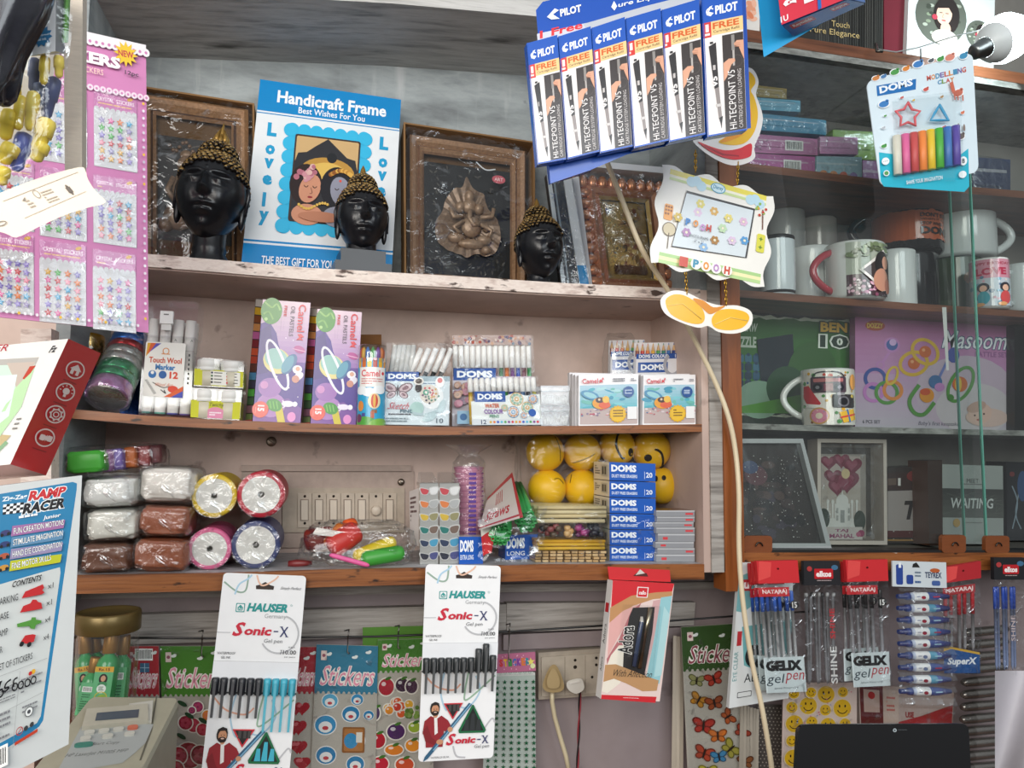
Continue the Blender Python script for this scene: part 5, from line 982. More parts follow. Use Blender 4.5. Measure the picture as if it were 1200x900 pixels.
# four ribbon rolls
def ribbon_roll(px, py, rp, Y, col, label, sit, hole='#9a9892'):
    c = at(px, py, Y); rad = rp*mpp(px, py, Y); d = .11; c = V((c.x, Y, c.z))
    if sit: c.z = bz(c.x)+rad
    r = thing('ribbon_roll', label, 'ribbon roll', V((c.x, c.y+d/2, c.z-rad)), 'wrapped rolls showing their white ends'); mb = MB(); ax = (0, 1, 0)
    prof = [(rad*.76, .001), (rad*.95, .0)]; 
    for i in range(6): prof += [(rad, .004+d*i/6), (rad, d*(i+.82)/6), (rad*.93, d*(i+.9)/6)]
    prof += [(rad*.9, d), (0, d)]; mb.lathe(prof, c, ax, 48, col); mb.build('ribbon', SATIN, r)
    mb = MB(); M3 = axis_frame(V(ax))
    def fn(u, v): a = 2*math.pi*u; k = rad*(.13+.66*v); return c+V((k*math.cos(a), .0002+.0016*noise.noise(V((k*90*math.cos(a), k*90*math.sin(a), px))), k*math.sin(a)))
    mb.grid(fn, 48, 8, '#d4d2cc'); mb.build('core_disc', PAPER, r); mb = MB(); mb.lathe([(rad*.15, -.001), (rad*.15, .02), (0, .02)], c, ax, 20, hole); mb.build('core_hole', MATTE, r)
    mb = MB(); 
    def fn2(u, v): a = 2*math.pi*u; k = rad*1.01*v; return c+V((k*math.cos(a), -.003+.002*noise.noise(V((k*70*math.cos(a), k*70*math.sin(a), px+4))), k*math.sin(a)))
    mb.grid(fn2, 48, 10, '#fff'); mb.build('clear_wrap', WRAP, r)
ribbon_roll(246, 633, 26, .025, '#d8608f', 'pink rimmed ribbon roll lowest on the left of the four rolls', True)
ribbon_roll(300, 633, 29, .025, '#3a4370', 'navy blue ribbon roll lowest on the right of the four rolls', True)
ribbon_roll(251, 581, 27, .02, '#d9b81f', 'yellow rimmed ribbon roll resting on the pink one', False)
ribbon_roll(306, 579.5, 28.5, .02, '#b8283a', 'red rimmed ribbon roll resting on the navy blue one', False)
# switch board
YS = YB-.010; P = PR(331, 572, 474, 624, YS); r = thing('switch_board', 'old cream switch board with seven modules on the pink back wall', 'switch board', P.back(.01)); SW = '#b9aa98'
mb = MB(); mb.slab(P, .012, SW); hexat(mb, P, -46, -27, P.aw+8, -20, -.012, .003, '#b8a498'); hexat(mb, P, -46, -20, P.aw+12, P.ah+18, -.012, -.004, '#b8a498'); mb.build('board', vmat('aged_plastic', .5, 0, .4, bump=.05, var=.14, bscale=70), r)
for i in range(7):
    x0 = 17.5+16.6*i; mb = MB(); hexat(mb, P, x0, 6, x0+15.8, P.ah-6 if i != 5 else P.ah-12, 0, .003, '#c4b5a3'); o = mb.build('switch_module', vmat('aged_plastic'), r); mb = MB()
    if i == 5:
        c = P.p((x0+8)/P.aw, 26/P.ah, .003); mb.lathe([(.0085, 0), (.0085, .006), (.007, .008), (0, .008)], c, P.n, 24, '#d0c2b0'); mb.build('dimmer_knob', SATIN, o)
    else:
        hexat(mb, P, x0+3, 13, x0+12.5, 38, .003, .0045, '#8a7a6c'); hexat(mb, P, x0+4, 14, x0+11.5, 37, .0045, .0075, '#d2c4b2'); mb.build('rocker', SATIN, o)
    mb = MB()
    for y in ((9.5, 41) if i < 5 else (9.5,)): mb.lathe([(.0022, 0), (.0022, .0005), (0, .0005)], P.p((x0+8)/P.aw, y/P.ah, .003), P.n, 10, '#2a2420')
    A = Art(P, .0034); 
    if mb.f: mb.build('indicator', MATTE, o)
def screw(px, py, Y, rp, label):
    c = at(px, py, Y); k = rp*mpp(px, py, Y); mb = MB(); mb.lathe([(k, 0), (k, .002), (k*.7, .0035), (0, .0035)], c, (0, -1, 0), 20, '#8f8478'); mb.box(c+V((0, -.0036, 0)), (k*1.2, .0006, k*.2), '#3a322c', Matrix.Rotation(R(35), 3, 'Y')); tag(mb.build('screw', METAL), label, 'screw')
screw(318, 517.5, YB-.002, 6, 'large slotted screw head in the pink back wall above the rolls'); screw(470, 565, YB-.008, 4, 'small screw head at the right top corner of the switch board')
# loose bag of clay sausages
r = thing('clay_bag', 'crumpled clear bag of red, orange, yellow and green clay before the switch board', 'clay bag', V((at(425, 662, .04).x, .05, bz(at(425, 662, .04).x))))
def rod(px0, px1, Y0, Y1, rad, col, nm, mat=RUBBER):
    a, b = at(*px0, Y0), at(*px1, Y1); mb = MB(); d = b-a; mb.tube([a, a+d*.04, a+d*.12, a+d*.5, a+d*.88, a+d*.96, b], [rad*.3, rad*.8, rad, rad*1.04, rad, rad*.8, rad*.3], col, 14); mb.build(nm, mat, r)
rod((356, 634), (392, 628), .05, .05, .016, '#7a2a22', 'clay_lump'); rod((384, 640), (402, 616), .03, .045, .010, '#e07a2a', 'clay_stick'); rod((386, 644), (420, 620), .02, .035, .017, '#cf3a34', 'clay_stick'); rod((404, 618), (416, 615), .04, .05, .011, '#d95a2a', 'clay_stick')
rod((414, 654), (464, 634), .02, .03, .0105, '#d8bf2a', 'clay_stick'); rod((423, 656), (474, 647), .010, .016, .0115, '#3f9a3a', 'clay_stick'); rod((386, 650), (433, 663), .0, .0, .0035, '#e0609a', 'pink_stick')
P = Panel((366, 626), (371, 618), (412, 625), (408, 631), .015); A = Art(P); A.full('#e2ddd6'); A.barcode(P.aw*.05, P.ah*.66, P.aw*.95, P.ah*.9); mb = MB(); A.into(mb); mb.build('paper_label', PAPER, r)
k = mpp(420, 640, .03); mb = MB(); mb.blob(at(420, 637, .045), (126*k, .085, 52*k), '#fff', .22, 3.4, 33, None, .5, 44, 28)
for i, v in enumerate(mb.v): mb.v[i].z = max(v.z, bz(v.x)+.0005)
mb.build('clear_bag', WRAP, r)
# water colour pan packs
def pan_pack(x0, x1, label):
    P = Panel((x0, 566), (x1, 566), (x1, 653), (x0, 653), .03).sit(BOTL); r = thing('water_pan_pack', label, 'paint set', P.back(.04), 'clear packs of water colour pans'); A = Art(P); aw, ah = P.aw, P.ah
    mb = MB(); hexat(mb, P, 0, 0, aw, ah, -.004, 0, '#a9a9a6'); mb.build('pan_tray', SATIN, r)
    mb = MB(); hexat(mb, P, -.3, 0, aw+.3, ah, -.04, .0035, '#fff'); f = [(2, -12), (aw-5, -12), (aw, 0), (0, 0)]; mb.hexa([P.p(a/aw, b/ah, -.012) for a, b in f[:2]]+[P.p(a/aw, b/ah, .0035) for a, b in f[2:]]+[P.p(a/aw, b/ah, -.04) for a, b in f], '#fff'); mb.build('clear_case', CASE, r)
    L_ = ['#c9404a', '#e08040', '#d9b83a', '#1f7a72', '#2a3a5a', '#24283a']; K = ['#e6e6e6', '#b4b6b6', '#9a9468', '#7a6458', '#4aa0c4', '#4a4f86']
    for i in range(6):
        for j, c in enumerate((L_[i], K[i])):
            x = aw*(.27+.46*j); y = ah*(.10+.16*i); s = aw*.22; pts = [(x-s*(1 if not j else .6), y-s*.7), (x+s*(.6 if not j else 1), y-s*.9 if j else y-s*.4), (x+s*(.9 if not j else 1), y), (x+s*.5, y+s*.75), (x-s*.5, y+s*.75), (x-s*(.9 if j else 1), y)]
            mb = MB(); sp = smooth_pts(pts, 4); pa2 = lambda a, b, o=0: P.p(a/aw, b/ah, o); prism(mb, [(x+(a-x)*1.25, y+(b-y)*1.25) for a, b in sp], pa2, .001, '#d2d2d0'); prism(mb, sp, pa2, .0018, c); mb.build('colour_pan', SATIN, r)
    if x0 < 500:
        B = Art(Panel((x0-12, 576), (x0-1, 572), (x0-1, 640), (x0-11, 636), .06, dY=-.03), .0005); B.full('#d8d0cc'); B.lines(1, 8, 9, 40, 6, '#5a3a3a', .5); mb = MB(); B.into(mb); mb.build('side_label', PAPER, r)
pan_pack(492, 513.5, 'left one of two clear water colour pan packs standing upright'); pan_pack(515, 538, 'right one of two clear water colour pan packs, beside the pink tube')
# eraser packs
def eraser_box(q, Y, label, txt, group='blue eraser boxes', sit=False, d=.06, side=None, n20=True):
    P = Panel(*q, Y)
    if sit: P.sit(BOTL)
    A = Art(P); w, h = P.aw, P.ah; A.full('#1c58b4'); A.text('DOMS', w*.04, h*.12, w*.60, h*.56, '#eef3f8', b=.05); A.text(txt, w*.05, h*.66, w*.60, h*.84, '#dfe8f2', b=.02)
    if n20: A.text('20', w*.78, h*.50, w*.93, h*.80, '#eef3f8', b=.02); A.line([(w*.76, h*.46), (w*.76, h*.88)], .5, '#cfdcf0')
    return carton('eraser_box', label, 'eraser box', P, d, {'': '#1c58b4', 'left': side or '#1c58b4', 'top': '#d8d4cc'}, A, GLOSS, group)
ys = [541, 563.5, 583, 602, 621, 639.5, 658]
nm = ['topmost eraser box of the stack of six, with a printed white side', 'second eraser box from the top of the stack of six', 'third eraser box from the top of the stack of six', 'fourth eraser box from the top, inside the clear wrap', 'fifth eraser box from the top, just above the lowest', 'lowest eraser box of the stack of six on the shelf']
PE = Panel((714, 541), (768, 543), (768.5, 658), (714.5, 657), .03).sit(BOTL)
for i in range(6):
    a, b = (ys[i]-541)/(658-541)+.004, (ys[i+1]-541)/(658-541)-.004
    P = Panel((714, 541), (768, 543), (768, 600), (714, 600), .03); c = [PE.p(0, a), PE.p(1, a), PE.p(1, b), PE.p(0, b)]; P.c = c; P.H = (c[3]-c[0]).length; P.W = (c[1]-c[0]).length; P.n = PE.n; P.aw = 54; P.ah = (b-a)*PE.ah
    A = Art(P); w, h = P.aw, P.ah; A.full('#1c58b4'); A.text('DOMS', w*.04, h*.13, w*.58, h*.52, '#eef3f8', b=.05); A.text('DUST FREE ERASERS', w*.05, h*.66, w*.60, h*.84, '#dfe8f2', b=.02); A.text('20', w*.79, h*.50, w*.93, h*.80, '#eef3f8', b=.02); A.line([(w*.76, h*.46), (w*.76, h*.88)], .5, '#cfdcf0')
    r = carton('eraser_box', nm[i], 'eraser box', P, .075, {'': '#1c58b4', 'left': '#d9d2c4', 'top': '#d4cec4'}, A, GLOSS, 'blue eraser boxes')
    B = MB(); Pl = Panel((714, 541), (768, 543), (768, 600), (714, 600), .03); f = [c[0]-P.n*.075, c[0], c[3], c[3]-P.n*.075]; Pl.c = f; Pl.n = (f[3]-f[0]).cross(f[1]-f[0]).normalized()
    if Pl.n.dot(CAMP-f[0]) < 0: Pl.n = -Pl.n
    Pl.aw, Pl.ah, Pl.W, Pl.H = 60, 20, .075, P.H; A = Art(Pl)
    A.rrect(30, 3, 52, 16, 2, '#b8b09c'); A.lines(6, 4, 26, 15, 4, '#6a655a', .5); A.rect(34, 5, 40, 14, '#3a3a3a'); A.rect(43, 5, 49, 14, '#5a564c'); A.into(B); B.build('side_print', PAPER, r)
k_ = MB(); hexat(k_, PE, -.4, PE.ah*.545, PE.aw+.4, PE.ah*.997, -.0765, .0012, '#fff'); tag(k_.build('shrink_wrap', FILM), 'clear shrink wrap round the lower boxes of the eraser stack', 'wrap')
eraser_box(((538, 629), (566, 629), (566, 653), (538, 653)), .02, 'small blue extra long eraser box between the pan packs and the straws', 'EXTRA LONG', sit=True, d=.03, n20=False)
eraser_box(((592, 627), (630, 626), (630, 652), (592, 653)), .055, 'dark blue eraser box half under the green straws', 'LONG', sit=True, d=.05)
# pink cup tube
cx = at(548, 650, .085); k = mpp(548, 600, .085); z0 = bz(cx.x); h = 118*k; rr = 18*k; cx = V((cx.x, .085+0.0, z0)); r = thing('cup_tube', 'tall wrapped tube of pink printed cups with a gathered clear top', 'cup pack', cx)
mb = MB(); n = 16; prof = [(0, 0)]
for i in range(n): prof += [(rr*.84, h*.88*i/n, '#b87a92'), (rr*.97, h*.88*(i+.85)/n, '#8f5570'), (rr*.97, h*.88*(i+.98)/n, '#c998a8')]
prof += [(rr*.7, h*.89), (0, h*.89)]; mb.lathe(prof, cx, (0, 0, 1), 32, '#b0708a'); mb.build('cup_stack', PAPER, r)
Cy = Cyl(cx, rr, h*.86, .02, -math.pi*.95, -math.pi*.05, 54, 104); A = Art(Cy, .0004)
for i in range(16): A.rect(24, 4+6.2*i, 33, 7.6+6.2*i, '#5a3a8a'); A.rect(6, 5+6.2*i, 14, 6.4+6.2*i, '#d8b8c4'); A.rect(42, 4+6.2*i, 46, 6+6.2*i, '#7a4a78')
mb = MB(); A.into(mb, 18); mb.build('cup_print', PAPER, r); mb = MB()
def fn(u, v):
    a = 2*math.pi*u; t = v; z = h*t*1.10; k_ = rr*1.07*(1 if t < .84 else 1-(t-.84)/.08*.5 if t < .92 else .5+(t-.92)/.08*.9); nz = 1+.10*noise.noise(V((math.cos(a)*3, math.sin(a)*3, t*8)))*(1 if t < .85 else 3)
    return cx+V((k_*nz*math.cos(a), k_*nz*math.sin(a)*.9, z))
mb.grid(fn, 44, 44, '#fff'); mb.build('clear_wrap', WRAP, r)
# straws
r = thing('straw_pack', 'pack of green straws in a red and white printed wrapper lying towards the front', 'straw pack', V((at(590, 650, .05).x, .06, bz(at(590, 650, .05).x))))
def straws(cx_, cy_, n, R_, Y0, dx, dy, Y1):
    k = 0; i = 0; rad = .0036; rows = [(x, z) for z in range(-5, 6) for x in range(-5, 6)]; out = []
    for (x, z) in rows:
        q = ((x+.5*(z % 2))*2*rad, z*1.74*rad)
        if math.hypot(*q) < R_: out.append(q)
    for (qx, qz) in out[:n]:
        a = at(cx_, cy_, Y0)+V((qx, random.uniform(-.004, .004), qz)); b = at(cx_+dx, cy_+dy, Y1)+V((qx*.9, 0, qz*.9)); mb = MB(); g = random.choice(['#2f9a4a', '#3aa856', '#2a8a42', '#46b060'])
        ax = (b-a); L_ = ax.length; mb.lathe([(rad*.72, L_*.3), (rad*.72, 0), (rad, 0), (rad, L_), (0, L_)], a, ax, 10, g); mb.build('straw', SATIN, r)
straws(586, 627, 40, .0175, .0, 4, -42, .13); straws(617, 612, 34, .0155, .02, -12, -38, .14)
Pw = Panel((572, 584), (601, 554), (614, 607), (562, 622), .0, .10); A = Art(Pw, .0015); mb = MB(); A.full('#e2ddd4'); A.rect(0, 0, A.aw, A.ah*.10, '#c42f34'); A.rect(A.aw*.93, 0, A.aw, A.ah, '#c42f34'); A.rect(0, A.ah*.92, A.aw, A.ah*.96, '#b83a3a')
A.text('Straws', A.aw*.12, A.ah*.58, A.aw*.75, A.ah*.82, '#c23a3a', sh=.3, b=.02)
for i in range(4): A.line([(A.aw*(.4+.06*i), A.ah*.2), (A.aw*(.38+.06*i), A.ah*.5)], 1, '#c23a3a')
def bend(p, P=Pw):
    return p
A.into(mb); mb.build('wrapper_print', GLOSS, r); mb = MB(); Pq = Panel((563, 618), (583, 607), (576, 648), (566, 652), -.004, .02); mb.grid(lambda u, v: Pq.p(u, v, .004*math.sin(math.pi*u)), 8, 6, lambda u, v: '#c42f34' if v > .25 else '#e2ddd4'); mb.build('wrapper_flap', GLOSS, r)
mb = MB(); mb.grid(lambda u, v: at(560+u*78, 600+v*58-30*u*(1-v)*.6, -.004+.006*noise.noise(V((u*6, v*6, 4)))-.006*math.sin(math.pi*u)), 26, 18, '#fff'); mb.build('clear_bag', FILM, r)
# yellow balls
YBALL = .135; balls = [(639, 530, 22), (682, 530, 21.5), (723, 524, 20.5), (763, 527, 21.5), (641, 572.5, 22), (682, 572, 21.5), (775, 569, 20), (728, 566, 20)]
bl = ['upper yellow smiley ball at the left end of the bag', 'upper yellow ball, second from the left', 'upper yellow ball with a big dark smile turned right, over the eraser stack', 'upper yellow smiley ball at the right end of the bag', 'lower yellow ball at the left end of the bag', 'lower yellow ball, second from the left, beside the eraser boxes', 'lower yellow ball with black eyes peeping out right of the eraser boxes', 'lower yellow ball hidden behind the eraser boxes']
faces = {2: ([(726, 508), (722, 520), (726, 532), (731, 536)], [(739, 530, 3, 5)]), 3: ([(768, 528), (775, 531), (777, 541), (774, 547)], [(759.5, 536.5, 4.6, 4.2)]), 6: ([], [(769, 561, 2, 3.4), (778, 560, 2.6, 3)]), 1: ([(672, 542), (680, 540), (690, 536), (696, 532)], []), 0: ([(650, 512), (656, 525), (656, 540)], []), 4: ([(650, 562), (655, 561), (660, 567)], []), 5: ([(670, 556), (668, 566)], [])}
for i, (x, y, rp) in enumerate(balls):
    c = at(x, y, YBALL); rad = rp*mpp(x, y, YBALL)*.985; r = thing('smiley_ball', bl[i], 'ball', c-V((0, 0, rad)), 'yellow smiley balls'); mb = MB(); mb.ball(c, rad, '#e8b512', 40, 26); mb.build('ball', RUBBER, r)
    def on(px, py, k=1.004):
        d = ray(px, py); o = CAMP-c; b = o.dot(d); q = b*b-o.dot(o)+rad*rad; return c+(CAMP+d*(-b-math.sqrt(max(0, q)))-c)*k
    if i in faces:
        ln, ey = faces[i]; mb = MB()
        if ln: mb.tube([on(*p) for p in smooth_pts(ln, 6)[:(len(ln)-1)*6+1]], .0022 if i in (2, 3) else .0006, '#241c10', 6)
        for (ex, ey_, rx, ry) in ey: [mb.face([on(ex, ey_, 1.012)]+[on(ex+rx*math.cos(t), ey_+ry*math.sin(t), 1.008) for t in (math.pi*k/8, math.pi*(k+1)/8)], '#241c10') for k in range(16)]
        mb.build('face_print', MATTE, r)
mb = MB(); k = mpp(706, 548, YBALL)
def fn(u, v):
    a = 2*math.pi*u; t = math.pi*v; e = lambda q, s: math.copysign(abs(q)**s, q); n_ = V((math.cos(a)*math.sin(t), math.sin(a)*math.sin(t), math.cos(t))); g = 1+.05*noise.noise(n_*6)
    return at(707, 549, YBALL)+V((e(math.cos(a), .35)*max(0, math.sin(t))**.35*98*k*g, e(math.sin(a), .6)*max(0, math.sin(t))**.6*.040*g, e(math.cos(t), .35)*46.5*k*g))
mb.grid(fn, 60, 36, '#fff'); tag(mb.build('ball_bag', film('thin_bag', .02, .25, .1, 30, .5, streak=.12)), 'clear bag holding the yellow smiley balls', 'plastic bag')
# packs of craft sticks
def stick_pack(x0, x1, y0, y1, Y, d, label, sit, kind):
    P = PR(x0, y0, x1, y1, Y)
    if sit: P.sit(BOTL)
    r = thing('stick_pack', label, 'stick pack', P.back(d), 'packs of craft sticks'); aw, ah = P.aw, P.ah
    if kind == 'long':
        rows = 4 if y1-y0 > 15 else 3
        for i in range(rows):
            for j in range(6):
                mb = MB(); y = ah*(i+.5)/rows; o = -.004-d*j/6.2; w0 = random.uniform(-1, 1); c = random.choice(['#d6c496', '#cbb888', '#dccda4', '#c4ad7c']) if sit != 'y' and y1 < 630 else random.choice(['#d3a02c', '#c9942a', '#dcb13c']); mb.tube([P.p((w0+1)/aw, (y+random.uniform(-.6, .6))/ah, o), P.p((aw+w0-1)/aw, (y+random.uniform(-.6, .6))/ah, o)], ah/rows*.46*P.W/aw, c, 6); mb.build('stick', MATTE, r)
    elif kind == 'ends':
        for i in range(4):
            for j in range(10):
                mb = MB(); x = aw*(j+.5)/10+random.uniform(-.6, .6); y = ah*(i+.5)/4; w_ = 3.2; hexat(mb, P, x-w_, y-1.25, x+w_, y+1.25, -d, random.uniform(-.004, 0), random.choice(['#c9a878', '#d4b78a', '#bb9868'])); mb.build('craft_stick', MATTE, r)
    else:
        for i in range(34):
            x = random.uniform(3, aw-3); f = x/aw; c = random.choice(['#2a2a30', '#5a4a3a', '#8a4a4a']) if f < .35 else random.choice(['#d0aa74', '#c69a60']) if f < .6 else random.choice(['#c0508a', '#7a2f6a', '#a03a7a']) if f < .82 else random.choice(['#2f6a3a', '#2a2a34']); mb = MB(); mb.blob(P.p(x/aw, random.uniform(.2, .8), -.006-.03*random.random()), (.011, .011, .009), c, .2, 3, i, None, .7, 10, 8); mb.build('bead', SATIN, r)
    mb = MB(); hexat(mb, P, -.5, -.4, aw+.5, ah-.1, -d-.001, .0025, '#fff'); mb.build('clear_wrap', FILM, r)
stick_pack(627, 711, 645.5, 659, .015, .05, 'lowest pack showing the rounded ends of flat wooden craft sticks', True, 'ends')
stick_pack(630, 711, 632.5, 645, .015, .05, 'pack of yellow craft sticks lying on the wooden stick ends', False, 'long')
stick_pack(631, 711, 613.5, 632, .015, .05, 'clear pack of dark, pink and beige beads between two stick packs', False, 'beads')
stick_pack(629, 711, 593, 613, .02, .09, 'topmost pack of pale thin wooden sticks under the yellow balls', False, 'long')
# lead boxes
ly = [590, 605, 611.5, 617.5, 624.5, 634, 641, 648, 657]
ord_ = ['topmost', 'second', 'third', 'fourth', 'fifth', 'sixth', 'seventh', 'lowest']
PLb = PR(769, 590, 814, 657, .02).sit(BOTL)
for i in range(8):
    a, b = (ly[i]-590)/67+.003, (ly[i+1]-590)/67-.003; a = max(a, .12) if i == 0 else a; P = PR(769, 590, 814, 600, .02); dx = (.0, .02, -.03, .0, .04, -.02, .03, .0)[i]; c = [PLb.p(dx, a), PLb.p(1+min(dx, .0), a), PLb.p(1+min(dx, 0), b), PLb.p(dx, b)]; P.c = c; P.H = (c[3]-c[0]).length; P.W = (c[1]-c[0]).length; P.aw = 45; P.ah = 67*(b-a)
    A = Art(P); A.full('#8e9094'); A.rect(0, 0, 45, P.ah*.2, '#b9bbbe'); A.rect(34 if i not in (4, 5, 7) else 6, P.ah*.4, 43 if i not in (4, 5, 7) else 12, P.ah*.75, '#c9444a')
    carton('lead_box', f'{ord_[i]} flat grey box in the stack beside the eraser boxes', 'lead box', P, .055, {'': '#9a9c9f', 'top': '#7a5a4a' if i == 0 else '#a2a4a6'}, A, GLOSS, 'flat grey boxes by the post')
# small red and dark scraps on the shelf
mb = MB(); P0 = [at(x, y, .04) for x, y in ((338, 648), (348, 646), (356, 649), (366, 650))]; 
for p in P0: p.z = bz(p.x)+.004
mb.tube(P0, [.004, .006, .005, .003], '#7a2a2a', 8); tag(mb.build('red_scrap', SATIN), 'small red scrap lying beside the clay bag', 'scrap')
# ---------------------------------------------------------------- cabinet
BULB = bpy.data.materials.new('lit_bulb'); BULB.use_nodes = True; _n = BULB.node_tree.nodes; _n.clear(); _e = _n.new('ShaderNodeEmission'); _e.inputs[0].default_value = (.80, .97, 1, 1); _e.inputs[1].default_value = 34; _o = _n.new('ShaderNodeOutputMaterial'); BULB.node_tree.links.new(_e.outputs[0], _o.inputs[0])
YLB = -.06; b0, b1 = at(1140, 62, YLB), at(1200, 34, YLB); ax = (b1-b0); Lb = ax.length; kb = mpp(1170, 45, YLB)
r = thing('light_bulb', 'glowing white bulb with a grey neck hung by a wire at the top right', 'light bulb', b0); mb = MB(); mb.lathe([(0, 0), (.010, 0), (.014, .004), (.014, .022), (.017, .024), (.018, .03)], b0, ax, 24, '#8d9494'); mb.build('bulb_neck', METAL, r)
mb = MB(); mb.lathe([(.018, .03), (.026, .036), (.034, .048), (.036, .054)], b0, ax, 28, '#cfd6d6'); mb.build('bulb_body', SATIN, r); mb = MB(); mb.lathe([(.036, .054), (.042, .068), (.042, .088), (.034, .106), (.018, .117), (0, .12)], b0, ax, 28, '#fff'); mb.build('glowing_dome', BULB, r)
mb = MB(); mb.tube([at(1172, 30, YLB), at(1120, 42, -.03), at(1075, 56, -.01), at(1050, 61, -.005), at(1030, 58, .0)], .0012, '#9aa0a0', 6); mb.build('wire', SATIN, r)
mb = MB(); mb.tube([at(1026, 52, .02), at(1028, 60, .0), at(1034, 60, .0)], .003, '#6d6a64', 8); tag(mb.build('wall_hook', METAL), 'small metal hook holding the bulb wire on the cabinet', 'hook')
# top shelf of the cabinet
def plain_box(name, label, cat, q, Y, d, cols, line, art=None, mat=GLOSS, group=None, **k):
    P = Panel(*q, Y, **k)
    if line: P.sit(line)
    return carton(name, label, cat, P, d, cols, art(P) if art else None, mat, group)
def a_touch(P):
    A = Art(P, px=True); A.full('#20211f')
    for i in range(40): A.rect(955+2*i, -40, 955.9+2*i, 60, random.choice(['#3a3b38', '#2a2b29', '#4a4a46']))
    A.text('Touch', 973, 26, 994, 33, '#c9b27a', b=.0); A.text('Pure Elegance', 948, 36, 1006, 45, '#c9b27a')
    return A
plain_box('gift_box', 'black ribbed gift box with gold writing on the top cabinet shelf', 'box', ((935, -40), (1034, -30), (1033, 60), (936, 48)), .07, .08, {'': '#1c1c1b'}, S1, a_touch)
plain_box('gift_box', 'narrow maroon box standing between the black box and the white frame', 'box', ((1036, -30), (1063, -25), (1061, 66), (1036, 62)), .07, .08, {'': '#6b1f2c'}, S1)
plain_box('gift_box', 'white box with an orange flower print at the left end of the top cabinet shelf', 'box', ((868, -40), (890, -38), (890, 40), (869, 38)), .06, .06, {'': '#dcd8d2'}, S1, lambda P: (lambda A: (A.full('#dcd8d2'), [A.ell(878+random.uniform(-6, 6), 18+random.uniform(-14, 10), 5, 3, random.choice(['#e09a7a', '#d9805a', '#eab49a']), 10, random.uniform(0, 180)) for _ in range(12)], A)[-1])(Art(P, px=True)))
P = Panel((1066, -40), (1166, -22), (1164, 84), (1062, 66), .06).sit(S1); A = Art(P, px=True); A.full('#cfd4d4'); r = thing('photo_frame', 'white photo frame with oval cut-outs showing a woman and a child', 'photo frame', P.back(.02)); mb = MB(); mb.slab(P, .02, '#cfd4d4'); mb.build('frame_board', SATIN, r)
def portrait(A, x, y, s, big=True):
    A.ell(x, y, 30*s, 33*s, '#54584f'); 
    for i in range(30): a, k = random.uniform(0, 6.28), random.uniform(.1, .95); A.ell(x+26*s*k*math.cos(a), y+29*s*k*math.sin(a), 3*s, 2*s, random.choice(['#7f8a74', '#a3a89a', '#3d4239', '#8f9485']), 8)
    A.ell(x+6*s, y-2*s, 15*s, 22*s, '#241d1b'); A.ell(x+3*s, y-3*s, 9*s, 12.5*s, '#d8b09c', rot=8); A.ell(x+5*s, y+14*s, 6*s, 8*s, '#cfa590'); A.ell(x+4*s, y+24*s, 15*s, 9*s, '#cfc4b8')
    A.poly([(x-6*s, y-14*s), (x+4*s, y-20*s), (x+16*s, y-14*s), (x+14*s, y-2*s), (x+8*s, y-11*s), (x-4*s, y-9*s)], '#241d1b')
    for e in (-1, 6): A.line([(x+e*s-1.6*s, y-4*s), (x+e*s+1.8*s, y-4.2*s)], .9*s, '#3a2a26')
    A.curve([(x+2*s, y-3*s), (x+.8*s, y+1*s), (x+2.6*s, y+1.6*s)], .6*s, '#b0816c'); A.ell(x+2.4*s, y+4.6*s, 2.6*s, .9*s, '#b04048'); A.circ(x-8*s, y+2*s, 3.2*s, '#a83848')
portrait(A, 1102, 22, 1.0); portrait(A, 1146, 36, .5); mb = MB(); A.into(mb); mb.build('photo_print', PAPER, r)
# wrapped stationery packs on the second shelf
def soft_box(name, label, q, Y, d, col, band=None, sit=False, line=None):
    P = Panel(*q, Y)
    if sit: P.sit(line or S2)
    r = thing(name, label, 'wrapped pack', P.back(d), 'wrapped packs on the cabinet shelf'); mb = MB(); mb.slab(P, d, col); mb.build('pack', SATIN, r); A = Art(P); w, h = P.aw, P.ah
    A.rect(0, h*.25, w*.9, h*.32, mixc(col, '#ffffff', .35)); A.rect(w*.05, h*.62, w*.8, h*.68, mixc(col, '#000000', .3))
    if band == 'bar': A.barcode(w*.55, h*.2, w*.8, h*.8)
    if band == 'shoe':
        for i in range(4): A.ell(w*(.15+.22*i), h*.7, w*.09, h*.15, random.choice(['#d9905a', '#c9604a', '#8a6ab0']), 10, -20)
    mb = MB(); A.into(mb); mb.build('pack_print', GLOSS, r); mb = MB(); c = P.p(.5, .5, -d/2); mb.blob(c, (P.W*1.12, d*1.1, P.H*1.12), '#fff', .05, 5, random.random()*9, None, .3, 30, 18); mb.build('clear_wrap', WRAP, r)
soft_box('wrapped_pack', 'yellow brown wrapped pack, topmost on the stack of blue and pink ones', ((872, 98), (922, 104), (922, 116), (872, 112)), .10, .05, '#8f7a34')
soft_box('wrapped_pack', 'light blue wrapped pack under the yellow brown one', ((872, 113), (938, 118), (938, 131), (872, 128)), .10, .06, '#5aa3bf')
soft_box('wrapped_pack', 'larger blue wrapped pack resting on the pink ones', ((872, 131), (968, 141), (968, 158), (872, 151)), .08, .07, '#3f93b8')
soft_box('wrapped_pack', 'pink wrapped pack with a price tag under the blue one', ((872, 156), (958, 163), (958, 182), (872, 178)), .07, .07, '#c07aa8', 'bar')
soft_box('wrapped_pack', 'pink wrapped pack lowest at the left of the shelf', ((872, 179), (955, 184), (955, 200), (872, 192)), .07, .07, '#b85f9e', 'bar', True)
soft_box('wrapped_pack', 'pale pink wrapped pack at the right on the blue and white one', ((961, 160), (1005, 161), (1005, 181), (961, 180)), .08, .06, '#cf93c0')
soft_box('wrapped_pack', 'light blue and white wrapped pack with shoe prints below the pale pink one', ((957, 183), (1010, 184), (1010, 205), (957, 201)), .07, .06, '#9fc4d4', 'shoe', True)
